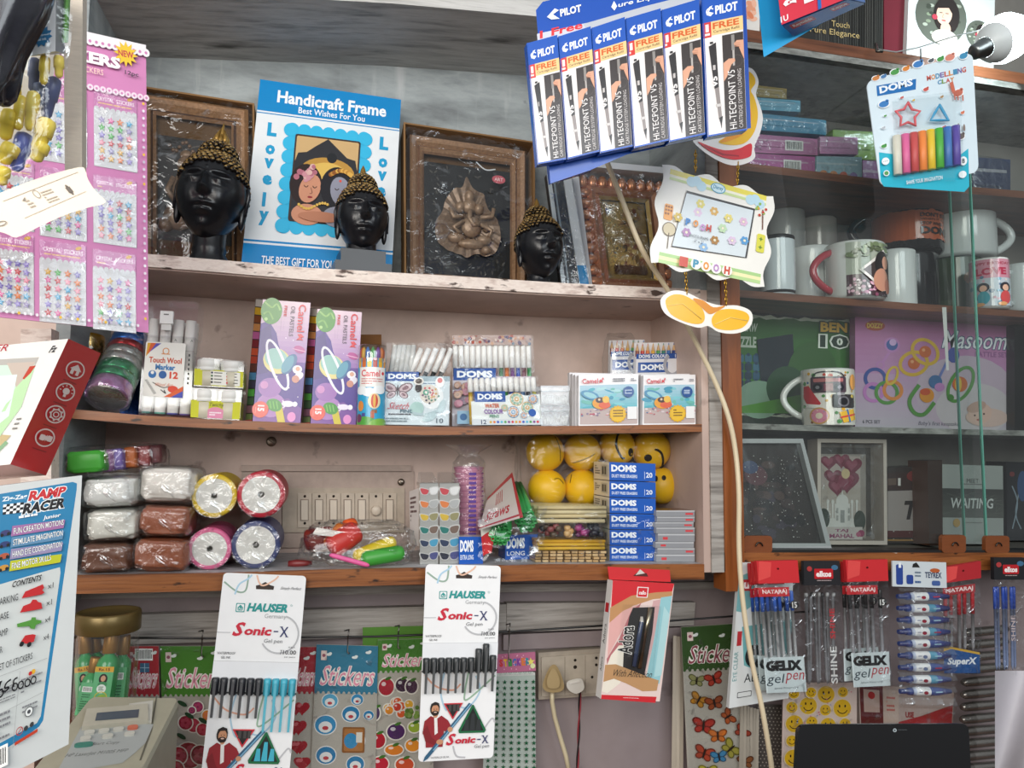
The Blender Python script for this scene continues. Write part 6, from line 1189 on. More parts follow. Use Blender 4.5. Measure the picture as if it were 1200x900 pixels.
soft_box('wrapped_pack', 'green wrapped pack partly behind the clay card', ((976, 152), (1030, 155), (1030, 188), (976, 186)), .14, .05, '#7fa83e')
soft_box('wrapped_pack', 'purple wrapped pack lying under the green one', ((1011, 188), (1034, 189), (1034, 206), (1011, 204)), .13, .05, '#9a5a9a', None, True)
soft_box('wrapped_pack', 'navy wrapped pack right of the hanging clay card', ((1140, 184), (1184, 187), (1184, 214), (1140, 210)), .10, .06, '#27365a', None, True)
soft_box('wrapped_pack', 'yellow edged wrapped pack below the foot of the clay card', ((1082, 206), (1118, 209), (1118, 216), (1082, 213)), .08, .05, '#c9b23a', None, True)
# mugs
def mug(px, py0, py1, rp, Y, label, body='#dfe0dd', inner=None, handle=None, hcol=None, line=S3, art=None, rim=None, base=None, cat='mug', on=None, taper=1.0, name='mug', cut=18):
    c = at(px, py1, Y); k = mpp(px, (py0+py1)/2, Y); z0 = (shelfz(line, c.x)+.0003) if on is None else on; h = at(px, py0, Y).z-z0; rr = rp*k; o = V((c.x, Y, z0)); r = thing(name, label, cat, o, 'mugs in the cabinet' if name == 'mug' else None); mb = MB(); ic = inner or body
    mb.lathe([(0, .001), (rr*.86*taper, 0), (rr*.95*taper, .003, base or body), (rr*taper, .008, body), (rr, h*.93, rim or body), (rr, h*.985, rim or body), (rr*.97, h, rim or ic), (rr*.92, h*.985, ic), (rr*.90*taper, .008, ic), (0, .006, ic)], o, (0, 0, 1), 48, body); mb.build('mug_body', CERAM, r)
    if handle is not None:
        mb = MB(); a = R(handle); d = V((math.cos(a), math.sin(a), 0)); q = [o+d*(rr*.94+rr*.72*math.sin(math.pi*t)**.75)+V((0, 0, h*(.86-.70*t))) for t in [i/14 for i in range(15)]]; mb.tube(q, rr*.13, hcol or body, 12); mb.build('handle', CERAM, r)
    if art:
        a0, a1, v0, v1, aw, ah, f = art; Cy = Cyl(o, rr*1.004, h*(1-v0), h*(1-v1), R(a0), R(a1), aw, ah); A = Art(Cy, .0002); f(A); mb = MB(); A.into(mb, cut); mb.build('mug_print', CERAM, r)
    return o.z+h
def a_photo(A):
    A.rect(0, 0, 60, 56, '#a8b0a0'); A.rect(0, 34, 60, 56, '#4a3038')
    for i in range(60): A.ell(random.uniform(2, 58), random.uniform(38, 55), random.uniform(1, 3), random.uniform(1, 2), random.choice(['#c98aa8', '#e0b4c4', '#8a4a64', '#d8c8cc']), 8)
    for i in range(30): A.ell(random.uniform(2, 58), random.uniform(1, 16), random.uniform(2, 5), random.uniform(1, 3), random.choice(['#6f7f5a', '#8f9f7a', '#5a6648']), 8)
    A.poly([(14, 30), (44, 8), (58, 20), (58, 48), (40, 52)], '#dcd8d0'); A.poly([(18, 30), (44, 12), (56, 20), (56, 46), (40, 48)], '#3a2f2c'); A.ell(42, 24, 11, 14, '#1c1716'); A.ell(40, 40, 11, 12, '#c98f74', rot=20); A.ell(46, 22, 5, 7, '#c9957c'); A.ell(50, 46, 6, 8, '#b5745c')
def a_quote(A):
    A.rect(0, 14, 70, 46, '#c2623a')
    for i in range(16): A.ell(i*4.6, 14+random.uniform(-1, 1), 3, 2, '#c2623a', 8); A.ell(i*4.6, 46+random.uniform(-1, 1), 3, 2, '#c2623a', 8)
    A.text("DON'T STOP", 42, 16, 68, 21, '#241a16', b=.03); A.text('WHEN IT HURTS', 42, 22.5, 68, 25, '#241a16'); A.text('STOP WHEN', 42, 27, 60, 31, '#241a16', b=.02); A.text('DONE', 42, 32.5, 68, 42, '#241a16', b=.05)
def a_dolls(A):
    A.rect(0, 0, 44, 50, '#b9c4cc'); A.rect(0, 0, 44, 20, '#c98a9a'); A.text('HAPPY BIRTHDAY', 6, 3, 40, 6, '#a03048', b=.03); A.text('LOVE', 10, 9, 36, 17, '#b02a4a', b=.05)
    for i in range(30): A.circ(random.uniform(2, 42), random.uniform(18, 48), random.uniform(1, 2.5), random.choice(['#d8a8b4', '#7aa8b8', '#e6d8cc', '#5a7a94']), 8)
    for x in (16, 34): A.ell(x, 30, 5, 5, '#2a2a34'); A.ell(x, 31, 3, 3.4, '#e0b49a'); A.ell(x, 41, 5, 7, '#3a9aa8' if x < 20 else '#c94a4a'); A.ell(x-3, 48, 4, 2, '#d8a06a')
def a_green(A):
    A.rect(0, 0, 44, 50, '#31432f'); A.circ(32, 18, 6, '#8a5a2a'); A.ell(34, 38, 5, 10, '#c98a4a'); A.rect(0, 36, 20, 50, '#3d5238')
def a_retro(A):
    A.rect(0, 0, 60, 62, '#e6e2da')
    for i in range(40): A.circ(random.uniform(2, 58), random.uniform(2, 60), random.uniform(1, 3), random.choice(['#d9a52e', '#c9483a', '#4f8f4a', '#3f74a8', '#e0c08a', '#8a5a34']), 8)
    A.rrect(12, 8, 46, 26, 2, '#4a3a44'); A.rrect(15, 10, 43, 14, 1, '#b06a6a'); A.circ(19, 20, 4.6, '#22222a'); A.circ(19, 20, 2, '#7a7a80'); A.circ(39, 20, 4.6, '#22222a'); A.circ(39, 20, 2, '#7a7a80'); A.rect(25, 16, 33, 24, '#8a4a5a'); A.curve([(14, 8), (20, 3), (38, 3), (44, 8)], 1.4, '#3a3a40')
    A.poly([(3, 18), (10, 18), (22, 38), (20, 42), (8, 40), (2, 30)], '#c2303a'); A.poly([(6, 38), (22, 40), (21, 44), (6, 42)], '#ece8e2')
    A.rrect(32, 28, 56, 43, 2, '#2f2c2e'); A.circ(43, 36, 6, '#6a6a70'); A.circ(43, 36, 4.2, '#1c1c22'); A.rect(36, 26, 44, 29, '#8a8a8c'); A.circ(53, 30, 2, '#d8c060')
    A.circ(20, 52, 9.5, '#d98aa0'); A.circ(20, 52, 3.4, '#e8d8c0'); A.ring(20, 52, 9.5, 1.6, '#c9985a', 20)
    for i in range(14): A.rect(20+7*math.cos(i*.9)-.6, 52+6*math.sin(i*.9)-.3, 20+7*math.cos(i*.9)+.6, 52+6*math.sin(i*.9)+.3, ['#fff6d0', '#5a9ad0', '#c93a4a'][i % 3])
    A.poly([(38, 48), (54, 44), (57, 56), (42, 60)], '#d9b03a'); A.line([(46, 45), (49, 59)], 2, '#3f74a8'); A.line([(39, 54), (56, 50)], 2, '#c9483a'); A.ell(54, 14, 4, 9, '#e0a050')
mug(922, 249, 300, 19, .215, 'grey wrapped mug standing at the back left of the mug shelf', '#9fa3a3'); mug(960, 258, 302, 18, .215, 'brownish grey wrapped mug at the back beside the other grey one', '#8d8c88')
mug(912, 279, 342, 17.5, .06, 'white tumbler with black rims beside the hanging photo frame', '#cfd8dc', rim='#16181a', base='#16181a', cat='tumbler')
mug(952, 293, 346, 23, .14, 'plain white mug with no handle in view, left of the red handled mug', '#d9dedd')
mug(1003, 289, 350, 28.5, .058, 'white mug with a red handle and a printed photo', '#dfe2df', handle=178, hcol='#a83240', art=(216, 316, .04, .97, 60, 56, a_photo))
mug(1051, 296, 354, 18.5, .105, 'slim plain white mug right of the photo mug', '#d9dedd')
za = mug(1062, 302, 357, 30, .19, 'black mug with a black handle under the orange printed mug', '#15171a', handle=210, cat='mug'); zb2 = mug(1120, 306, 360, 24, .17, 'dark green printed mug under the large white mug', '#26332c', art=(150, 310, .03, .97, 44, 50, a_green))
mug(1064, 243, 302, 32, .19, 'black mug with an orange band and a printed saying', '#1d1e20', handle=160, art=(143, 321, .05, .97, 70, 58, a_quote), on=za+.0015)
mug(1128, 248, 306, 29.5, .17, 'large plain white mug with its handle to the right', '#d3d8d7', handle=-12, on=zb2+.0015)
mug(1161, 306, 361, 17, .05, 'small mug printed with two dolls and pink writing', '#d9dad6', art=(150, 305, .04, .96, 44, 50, a_dolls)); mug(1200, 312, 364, 17, .06, 'white mug cut by the right edge of the picture', '#cfd6d6', handle=190)
mug(971, 434, 498, 26, .052, 'white mug printed with a radio, a camera, a shoe and a donut', '#e0e2de', handle=150, line=S4, art=(172, 304, .03, .985, 60, 62, a_retro))
# puzzle carton and rattle carton
P = Panel((862, 366), (1000, 372), (998, 500), (861, 497), .15).sit(S4); A = Art(P, px=True); A.full('#1f3a22'); A.grad(861, 372, 1000, 470, '#2f5a2a', '#3f7a34', 8); A.rect(861, 366, 1000, 373, '#1c2622'); A.rect(861, 484, 1000, 500, '#1a2a20')
for y in (372, 486): A.poly([(861, y)]+[(861+i*8, y+random.uniform(-2.2, 2.2)) for i in range(18)]+[(1000, y+3)]+[(1000-i*8, y+3+random.uniform(-1.5, 1.5)) for i in range(18)], '#b9c2b0')
A.text('JIGSAW', 863, 381, 886, 394, '#b9c4b4', b=.04, sh=.1); A.text('PUZZLE', 858, 397, 885, 410, '#b9c4b4', b=.04)
for i in range(5):
    for j in range(6): A.rrect(863+i*9, 418+j*10, 871+i*9, 427+j*10, 2, random.choice(['#22405a', '#2a5470', '#1c3448', '#3a6a80'])); A.circ(867+i*9, 418+j*10, 2, '#22405a', 8)
A.poly([(885, 400), (926, 392), (930, 450), (890, 452)], '#16242e'); A.ell(888, 470, 26, 22, '#7a9a84'); A.ell(950, 440, 30, 40, '#355e2e'); A.ell(920, 456, 24, 26, '#274a30'); A.poly([(861, 480), (940, 462), (1000, 476), (1000, 484), (861, 486)], '#4f8a34')
A.text('BEN', 957, 375, 992, 389, '#1d3a2c', b=.08); A.text('BEN', 958.5, 376.5, 990.5, 388, '#c9a03a', b=.04); A.text('10', 956, 390, 994, 408, '#dfe6dc', b=.09); A.text('10', 958, 391.5, 992, 406.5, '#24382c', b=.03)
carton('puzzle_carton', 'green jigsaw puzzle carton behind the printed mug', 'box', P, .05, {'': '#24402a'}, A, GLOSS)
P = Panel((1002, 372), (1187, 378), (1185, 507), (1002, 502), .12).sit(S4); A = Art(P, px=True); A.grad(1002, 370, 1187, 440, '#a8628f', '#b98ab4', 10); A.grad(1002, 440, 1187, 508, '#b996b8', '#b3b0b8', 8); A.ell(1130, 460, 60, 44, '#b9a8b8'); A.ell(1140, 478, 46, 30, '#bfb8bc')
A.text('Masoom', 1102, 386, 1180, 409, '#4a5a78', sh=.25, b=.045); A.text('Masoom', 1103, 387, 1179, 408, '#e0e2e8', sh=.25, b=.005); A.text('RATTLE SET', 1140, 411, 1180, 417, '#8a5a8a', b=.02); A.ell(1024, 384, 11, 6, '#a84a2a'); A.text('DOZZY', 1015, 381, 1033, 387, '#e0c050', b=.04)
A.text('6 PCS SET', 1010, 494, 1030, 498, '#3a3a44', b=.02); A.text("Baby's first keepsakes", 1074, 494, 1124, 500, '#4a4a5a', sh=.2)
def rr_(x, y, a, b, w, c, rot=0): A.ring(x, y, a, w, c, 26, 0, 360, b, rot)
A.circ(1043, 406, 9, '#b880b8'); A.circ(1043, 406, 6.5, '#3f5a9a'); A.circ(1044, 403, 4, '#c9a8d4'); A.line([(1040, 415), (1033, 426)], 3, '#b880b8'); rr_(1030, 430, 5, 5, 2, '#b880b8')
for x, y, ro in ((1068, 427, -20), (1081, 413, 40)): rr_(x, y, 18, 15, 4, '#cfa830', ro); A.circ(x, y, 7, '#c2622a'); A.circ(x-2, y-2, 2, '#e0a070', 8)
rr_(1024, 446, 13, 13, 4, '#3a4f94'); rr_(1022, 462, 12, 12, 4, '#b87ab8'); rr_(1037, 462, 14, 14, 4, '#4f8a3e'); rr_(1044, 459, 12, 12, 4, '#d0823a'); rr_(1043, 442, 7, 12, 3, '#cfb03a', 20)
A.line([(1112, 412), (1094, 450)], 3, '#6a78b4'); A.ell(1114, 416, 7, 9, '#3f4f94'); A.ell(1093, 448, 8, 8, '#3f6a9a'); A.ell(1098, 454, 6, 5, '#b880b8')
rr_(1123, 450, 14, 24, 4, '#4f8a3e', 30); A.circ(1122, 450, 9, '#c2622a'); A.ell(1120, 450, 4, 9, '#d8b03a'); A.ell(1111, 466, 4, 4, '#3f7a30')
A.curve([(1074, 452), (1063, 470), (1068, 484), (1080, 486), (1092, 472)], 4.6, '#4f8a3e'); A.circ(1083, 464, 8.5, '#d08a2a'); A.ell(1081, 460, 6, 4, '#c2522a')
A.ell(1155, 488, 26, 11, '#c9b0a6'); A.ell(1146, 484, 15, 12, '#d0b0a2', rot=-20); A.ell(1142, 476, 12, 6, '#b9988a', rot=-20); A.circ(1140, 486, 1.2, '#4a3a38', 8); A.circ(1151, 484, 1.2, '#4a3a38', 8); A.ell(1145, 491, 3, 1.2, '#a8645c')
carton('rattle_carton', 'pink carton printed with baby rattles and rings', 'box', P, .016, {'': '#9a5a86', 'left': '#7a3f6c'}, A, GLOSS)
mb = MB(); mb.hexa([at(1104, 360, .012), at(1109, 360, .012), at(1112, 434, .012), at(1109, 434, .012)]+[at(1104, 360, .013), at(1109, 360, .013), at(1112, 434, .013), at(1109, 434, .013)], '#c9ccc8'); tag(mb.build('paper_strip', PAPER), 'narrow white paper strip hanging before the rattle carton', 'paper strip')
plain_box('dark_carton', 'dark framed box at the right end beside the rattle carton', 'box', ((1189, 380), (1230, 382), (1230, 512), (1189, 508)), .10, .03, {'': '#1c1e20'}, S4)
# bottom of the cabinet
def line5(l): return l
P = Panel((858, 514), (941, 514), (973, 636), (864, 640), .02, .045).sit(S5); A = Art(P, -.012); A.rect(4, 4, A.aw-12, A.ah-7, '#2c2624')
for i in range(60): A.ell(random.uniform(8, A.aw-20), random.uniform(30, A.ah-14), random.uniform(3, 9), random.uniform(2, 7), random.choice(['#3a2f2e', '#241e20', '#4a3a36', '#3a3440', '#1c1a1c']), 10)
A.ell(30, 44, 14, 12, '#5a3a40'); A.ell(24, 34, 10, 8, '#3f4a68')
r = thing('boxed_picture', 'leaning white edged box with a dark dusty picture behind the glass', 'picture frame', P.back(.018)); mb = MB(); moulding(mb, P, (0, 0, 1, 1), [(0, -.018, '#8f9294'), (0, 0, '#a9adae'), (.008, 0, '#9a9d9e'), (.008, -.013, '#7a7d7e')]); mb.face([P.p(u, v, -.014) for u, v in ((0, 0), (1, 0), (1, 1), (0, 1))], '#2a2624'); mb.build('box_tray', PAPER, r); mb = MB(); A.into(mb); mb.build('picture', PAPER, r); sheet(P, -.004, .002, 22, 41, .04, .03, .96, .97).build('clear_wrap', film('dusty_wrap', .01, .15, .2, 22, .2, streak=.04), r)
def specks(A, x0, y0, x1, y1, n):
    o = A.step()
    for i in range(n): x, y, k = random.uniform(x0, x1), random.uniform(y0, y1), random.uniform(.3, .8); A.poly([(x+k*math.cos(a), y+k*math.sin(a)) for a in (0, 1.3, 2.5, 3.8, 5)], '#b4b4b0', o)
A = Art(P, .001); specks(A, 8, 20, A.aw-14, A.ah-10, 110); mb = MB(); A.into(mb); o = mb.build('white_specks', PAPER, r); o['kind'] = 'stuff'
P = Panel((958, 514), (1039, 515), (1040, 644), (958, 640), .07, .08).sit(S5); r = thing('palace_frame', 'white boxed frame with a white palace and dark red hearts', 'picture frame', P.back(.03)); mb = MB()
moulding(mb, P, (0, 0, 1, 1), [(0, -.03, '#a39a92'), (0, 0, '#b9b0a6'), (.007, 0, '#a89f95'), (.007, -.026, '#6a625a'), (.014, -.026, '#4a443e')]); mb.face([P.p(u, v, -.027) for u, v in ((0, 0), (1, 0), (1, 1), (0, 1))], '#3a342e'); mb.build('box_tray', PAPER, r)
A = Art(P, -.024); w, h = A.aw, A.ah; A.rect(w*.14, h*.14, w*.82, h*.95, '#8f8880'); A.rect(w*.17, h*.16, w*.74, h*.92, '#a89c94'); A.grad(w*.17, h*.45, w*.74, h*.92, '#a49a8e', '#b8b4ae', 6)
def heart(x, y, s, c): A.poly([(x+s*.062*16*math.sin(t)**3, y-s*.062*(13*math.cos(t)-5*math.cos(2*t)-2*math.cos(3*t)-math.cos(4*t))) for t in [2*math.pi*k/24 for k in range(24)]], c)
for x, y, s in ((.28, .22, 10), (.46, .2, 10), (.62, .25, 12), (.34, .36, 11), (.54, .40, 15), (.40, .46, 11)): heart(w*x, h*y, s, '#6f2a3c'); heart(w*x-1, h*y-1, s*.6, '#8a4456')
A.ell(w*.52, h*.33, 5, 6, '#c9b48a'); heart(w*.52, h*.42, 9, '#7f3348')
W_ = '#cfcfca'; A.rect(w*.24, h*.76, w*.70, h*.86, W_); A.rect(w*.36, h*.62, w*.58, h*.78, W_); A.ell(w*.47, h*.60, w*.09, h*.07, W_); A.poly([(w*.455, h*.55), (w*.47, h*.48), (w*.485, h*.55)], W_)
for x in (.26, .33, .61, .68): A.rect(w*(x-.012), h*.60, w*(x+.012), h*.80, W_); A.ell(w*x, h*.60, w*.02, h*.02, W_)
A.rect(w*.44, h*.68, w*.50, h*.80, '#8f928e')
for x in (.38, .55): A.rect(w*x, h*.66, w*(x+.03), h*.71, '#a2a4a0'); A.rect(w*x, h*.73, w*(x+.03), h*.78, '#a2a4a0')
A.ell(w*.2, h*.76, 7, 12, '#2f3a30'); A.ell(w*.72, h*.78, 7, 12, '#2f3a30'); A.rect(w*.18, h*.84, w*.76, h*.96, '#b9b3ae'); A.text('TAJ', w*.36, h*.86, w*.55, h*.895, '#8a4a6a', b=.03); A.text('MAHAL', w*.28, h*.905, w*.64, h*.945, '#8a4a6a', b=.03); A.circ(w*.74, h*.9, 4, '#8a3a5a'); A.circ(w*.70, h*.91, 3, '#a85a74')
mb = MB(); A.into(mb); mb.build('picture', GLOSS, r); sheet(P, -.003, .003, 20, 51, .06, .05, .94, .95).build('clear_wrap', FILM, r)
def a_tr(P):
    A = Art(P, px=True); A.full('#2a2320'); A.rect(1040, 575, 1087, 622, '#8f8884'); A.text('Tr', 1058, 587, 1085, 609, '#1c1816', sh=.2, b=.04); A.rect(1040, 622, 1087, 630, '#4a2020'); A.rect(1040, 632, 1087, 634, '#8a6a3a'); A.rect(1040, 553, 1087, 574, '#33201c'); A.ell(1074, 558, 12, 7, '#6b2420'); A.rect(1052, 560, 1055, 569, '#c9c9c4'); A.rect(1040, 560, 1050, 568, '#5a4a40'); specks(A, 1042, 612, 1086, 640, 14); return A
plain_box('book_box', 'dark box with a big black Tr on a grey band behind the white palace frame', 'box', ((1040, 548), (1087, 546), (1087, 640), (1040, 641)), .10, .06, {'': '#2a2320'}, S5, a_tr)
plain_box('wooden_frame', 'brown wooden frame standing edge on beside the dark box', 'picture frame', ((1087, 540), (1104, 539), (1105, 641), (1089, 641)), .06, .05, {'': '#33231b', 'left': '#5a3a28'}, S5, None, SATIN)
def a_wait(P):
    A = Art(P, px=True); A.full('#9aa09c'); A.rect(1103, 573, 1176, 607, '#3f423f'); A.grad(1103, 573, 1176, 607, '#3a3c3a', '#555853', 5)
    for i in range(24): A.line([(random.uniform(1103, 1170), random.uniform(575, 605)), (random.uniform(1110, 1176), random.uniform(575, 605))], .5, '#5f625d')
    A.text('WAITING', 1113, 584, 1163, 596, '#c4c9c6', b=.02, sh=.1); A.text('MEET', 1132, 561, 1146, 566, '#5a5c58'); A.lines(1124, 567, 1154, 569, 1, '#6a6c68'); A.ell(1120, 613, 4, 5, '#b0925a'); A.lines(1128, 612, 1150, 614, 1, '#7a7c78'); return A
plain_box('waiting_box', 'grey and white box with WAITING on its dark band', 'box', ((1104, 544), (1175, 546), (1176, 641), (1104, 641)), .085, .05, {'': '#868c88'}, S5, a_wait)
def a_blue(P):
    A = Art(P, px=True); A.full('#14181e')
    for p in ([(1186, 620), (1192, 590), (1186, 570)], [(1196, 620), (1190, 600), (1198, 560)]): A.curve(p, 1.4, '#7f8f9a')
    A.ell(1198, 570, 6, 18, '#2a4a74'); A.ell(1186, 556, 3, 3, '#6b2a2a'); return A
plain_box('dark_blue_box', 'dark blue box cut by the right edge at the foot of the cabinet', 'box', ((1179, 541), (1225, 542), (1225, 643), (1180, 643)), .15, .05, {'': '#14181e'}, S5, a_blue)
for (x0, x1, y0, l) in ((872, 905, 628, 'wooden pull on the glass at the left, before the leaning box'), (1104, 1132, 627, 'wooden pull on the glass before the WAITING box'), (1155, 1183, 628, 'wooden pull on the glass nearest the right edge')):
    P = PR(x0, y0, x1, 646, -.006); r = thing('glass_pull', l, 'pull', P.back(.008), 'wooden pulls on the sliding glass'); A0 = Art(P, 0); A0.rrect(0, 0, A0.aw, A0.ah+2, 4, '#7a4424'); mb = MB(); prism(mb, A0.it[0][0], lambda u, v, o=0: P.p(u, v, o-.008), .008, '#7a4424'); mb.build('wood_block', vmat('pull_wood', .4, 0, .4, var=.15, bscale=40, stretch=(1, 1, 6)), r)
    mb = MB(); c = P.p(.5, .66, .002); mb.tube([c+V((.006*math.cos(a), -.001, .006*math.sin(a))) for a in [math.pi*k/10 for k in range(11)]], .0012, '#4a4642', 6); mb.build('metal_ring', METAL, r)
# ---------------------------------------------------------------- goods hung below the shelves
def rcard(A0, w, h, r): A0.rrect(0, 0, w, h, r, '#fff'); return A0.it[0][0]
def hauser(q, Y, label, caps, lift):
    P = Panel(*q, Y, Y+.02); w, h = P.aw, P.ah; r = thing('pen_blister_card', label, 'pen card', P.back(.01), 'white hanging cards of gel pens'); U = lambda x: x*w; Vv = lambda y: y*h
    mb = MB(); prism(mb, rcard(Art(P, 0), w, h, 5), lambda u, v, o=0: P.p(u, v, o-.0008), .0008, '#e8e9ea'); mb.build('backing_card', PAPER, r)
    A = Art(P, .0003); A.poly([(U(x), Vv(y)) for x, y in ((.40, .055), (.45, .05), (.51, .036), (.57, .05), (.62, .055), (.615, .072), (.405, .072))], '#2f2019')
    def ribs(y, s):
        for pts, c in (([(.02, .04), (.18, .085), (.28, .08), (.30, .02), (.3, .0)], '#8fa898'), ([(.16, .10), (.2, .05), (.3, .02), (.34, .0)], '#a9cbe0'), ([(.40, .0), (.44, .04), (.5, .05), (.62, .02), (.66, .0)], '#e2b8a0')): A.curve([(U(a), Vv(y+b*s)) for a, b in pts], 2.0, c)
    ribs(.005, .95)
    for pts, c in (([(.04, .57), (.2, .63), (.42, .65), (.52, .62)], '#dfa890'), ([(.30, .56), (.26, .66), (.34, .75), (.40, .72), (.62, .74), (.78, .66), (.72, .58)], '#a9c6d8'), ([(.62, .56), (.58, .66), (.62, .70), (.98, .58)], '#93b098'), ([(.86, .85), (.96, .8), (1, .82)], '#b8b8bc'), ([(.45, .93), (.5, .98), (.62, .99)], '#b8b8bc')): A.curve([(U(a), Vv(b)) for a, b in pts], 2.0, c)
    T_ = '#1e8f8c'; A.rrect(U(.19), Vv(.14), U(.295), Vv(.182), 1, T_); A.rrect(U(.2), Vv(.144), U(.285), Vv(.178), 1, '#e8e9ea'); A.poly([(U(.21), Vv(.16)), (U(.242), Vv(.147)), (U(.275), Vv(.16)), (U(.27), Vv(.175)), (U(.215), Vv(.175))], T_); A.text('N', U(.225), Vv(.16), U(.26), Vv(.173), '#e8e9ea')
    A.text('HAUSER', U(.33), Vv(.137), U(.82), Vv(.178), T_, sh=.22, b=.05); A.text('Germany', U(.54), Vv(.186), U(.80), Vv(.212), '#9a9c9e'); A.ring(U(.85), Vv(.143), 1.3, .3, T_, 12)
    def sonic(y0, y1, x0, k):
        A.text('S', U(x0), Vv(y0-.012), U(x0+.11*k), Vv(y1+.002), '#c21f38', sh=.35, b=.03); A.text('onic', U(x0+.12*k), Vv(y0+.008), U(x0+.44*k), Vv(y1-.004), '#c21f38', sh=.2, b=.04); A.rect(U(x0+.465*k), Vv((y0+y1)/2-.002), U(x0+.52*k), Vv((y0+y1)/2+.004), '#3a3f66'); A.text('X', U(x0+.54*k), Vv(y0+.004), U(x0+.64*k), Vv(y1), '#2a3262', b=.01)
        A.rect(U(x0+.535*k), Vv(y0+.003), U(x0+.57*k), Vv(y0+.006), '#2a3262'); A.rect(U(x0+.61*k), Vv(y1-.003), U(x0+.645*k), Vv(y1), '#2a3262')
    A.line([(U(0), Vv(.278)), (U(.16), Vv(.278))], 1.2, '#c4c5c8'); A.ring(U(.74), Vv(.28), w*.235, 2, '#b4b5b8', 24, -75, 150); sonic(.24, .292, .20, 1); A.text('Gel pen', U(.56), Vv(.302), U(.78), Vv(.326), '#6a6c70', sh=.15)
    A.text('WATERPROOF', U(.03), Vv(.367), U(.24), Vv(.379), '#4a4c50'); A.text('GEL INK', U(.08), Vv(.387), U(.19), Vv(.398), '#4a4c50'); A.text('M.R.P.', U(.86), Vv(.335), U(.94), Vv(.343), '#4a4c50'); A.text('10.00', U(.80), Vv(.352), U(.955), Vv(.372), '#2f3134', b=.01); A.text('per piece', U(.82), Vv(.38), U(.95), Vv(.389), '#6a6c70'); A.text('Simply Perfect', U(.70), Vv(.055), U(.95), Vv(.072), '#5a5c60', sh=.5)
    A.line([(U(.765), Vv(.353)), (U(.79), Vv(.353))], .5, '#2f3134'); A.line([(U(.78), Vv(.353)), (U(.77), Vv(.372))], .6, '#2f3134')
    A.rect(0, Vv(.407), w, Vv(.410), '#c9cacc'); A.rect(0, Vv(.41), w, Vv(.49), '#dfe1e4'); A.rect(0, Vv(.548), w, Vv(.556), '#3a3c40')  # fold line, shade below the fold painted as a greyer strip, pen slot
    # small printed man, pen and the two triangular windows
    sk = '#c08a68'; A.ell(U(.20), Vv(.785), 5, 4.5, '#e6e4e2'); A.poly([(U(x), Vv(y)) for x, y in ((.06, .80), (.14, .775), (.22, .79), (.28, .775), (.37, .80), (.42, .835), (.38, .87), (.32, .85), (.31, .93), (.09, .93), (.08, .88), (.04, .86))], '#8e1f28'); A.poly([(U(x), Vv(y)) for x, y in ((.185, .785), (.225, .785), (.24, .86), (.2, .87))], '#e2dfdc')
    A.poly([(U(x), Vv(y)) for x, y in ((.04, .85), (.10, .82), (.16, .88), (.24, .905), (.2, .92), (.08, .90))], '#7a1820'); A.ell(U(.20), Vv(.768), 3, 4, sk); A.ell(U(.19), Vv(.742), w*.062, w*.085, '#1c1512'); A.ell(U(.195), Vv(.745), w*.048, w*.066, sk); A.ell(U(.195), Vv(.762), w*.046, w*.034, '#241814'); A.ell(U(.197), Vv(.757), w*.02, w*.008, '#d8b8a8'); A.poly([(U(x), Vv(y)) for x, y in ((.125, .74), (.14, .715), (.19, .705), (.24, .712), (.255, .735), (.22, .722), (.16, .724))], '#1c1512')
    for e in (.18, .215): A.circ(U(e), Vv(.742), .6, '#1c1512', 6)
    A.poly([(U(x), Vv(y)) for x, y in ((.64, .715), (.68, .725), (.12, .985), (.06, .998), (.08, .975))], '#2c5a78'); A.poly([(U(x), Vv(y)) for x, y in ((.66, .718), (.67, .722), (.2, .945), (.18, .945))], '#7aa8c4'); A.ell(U(.27), Vv(.905), 4, 3, sk); A.ell(U(.40), Vv(.845), 3, 3, sk)
    A.poly([(U(.30), Vv(.714)), (U(.56), Vv(.714)), (U(.43), Vv(.797))], '#c4303c'); A.poly([(U(.33), Vv(.72)), (U(.53), Vv(.72)), (U(.43), Vv(.785))], '#1f1c1c')
    for x in (.37, .43, .48): A.rect(U(x), Vv(.722), U(x+.035), Vv(.755), '#43403f')
    A.poly([(U(.70), Vv(.725)), (U(.88), Vv(.855)), (U(.86), Vv(.868)), (U(.52), Vv(.866)), (U(.51), Vv(.852)), (U(.68), Vv(.727))], '#14653c'); A.poly([(U(.695), Vv(.74)), (U(.85), Vv(.858)), (U(.54), Vv(.856))], '#171d1a')
    for i, x in enumerate((.58, .66, .74)): A.poly([(U(x), Vv(.855)), (U(x+.07), Vv(.855)), (U(x+.06), Vv(.80-.03*(i == 1))), (U(x+.02), Vv(.80-.03*(i == 1)))], {'#22242a': '#3a3c40'}.get(caps[-1], caps[-1]))
    sonic(.878, .922, .37, .85); A.text('Gel pen', U(.73), Vv(.926), U(.93), Vv(.948), '#6a6c70', sh=.15); A.text('WATERPROOF GEL INK', U(.16), Vv(.975), U(.40), Vv(.984), '#4a4c50')
    mb = MB(); A.into(mb); mb.build('card_print', PAPER, r)
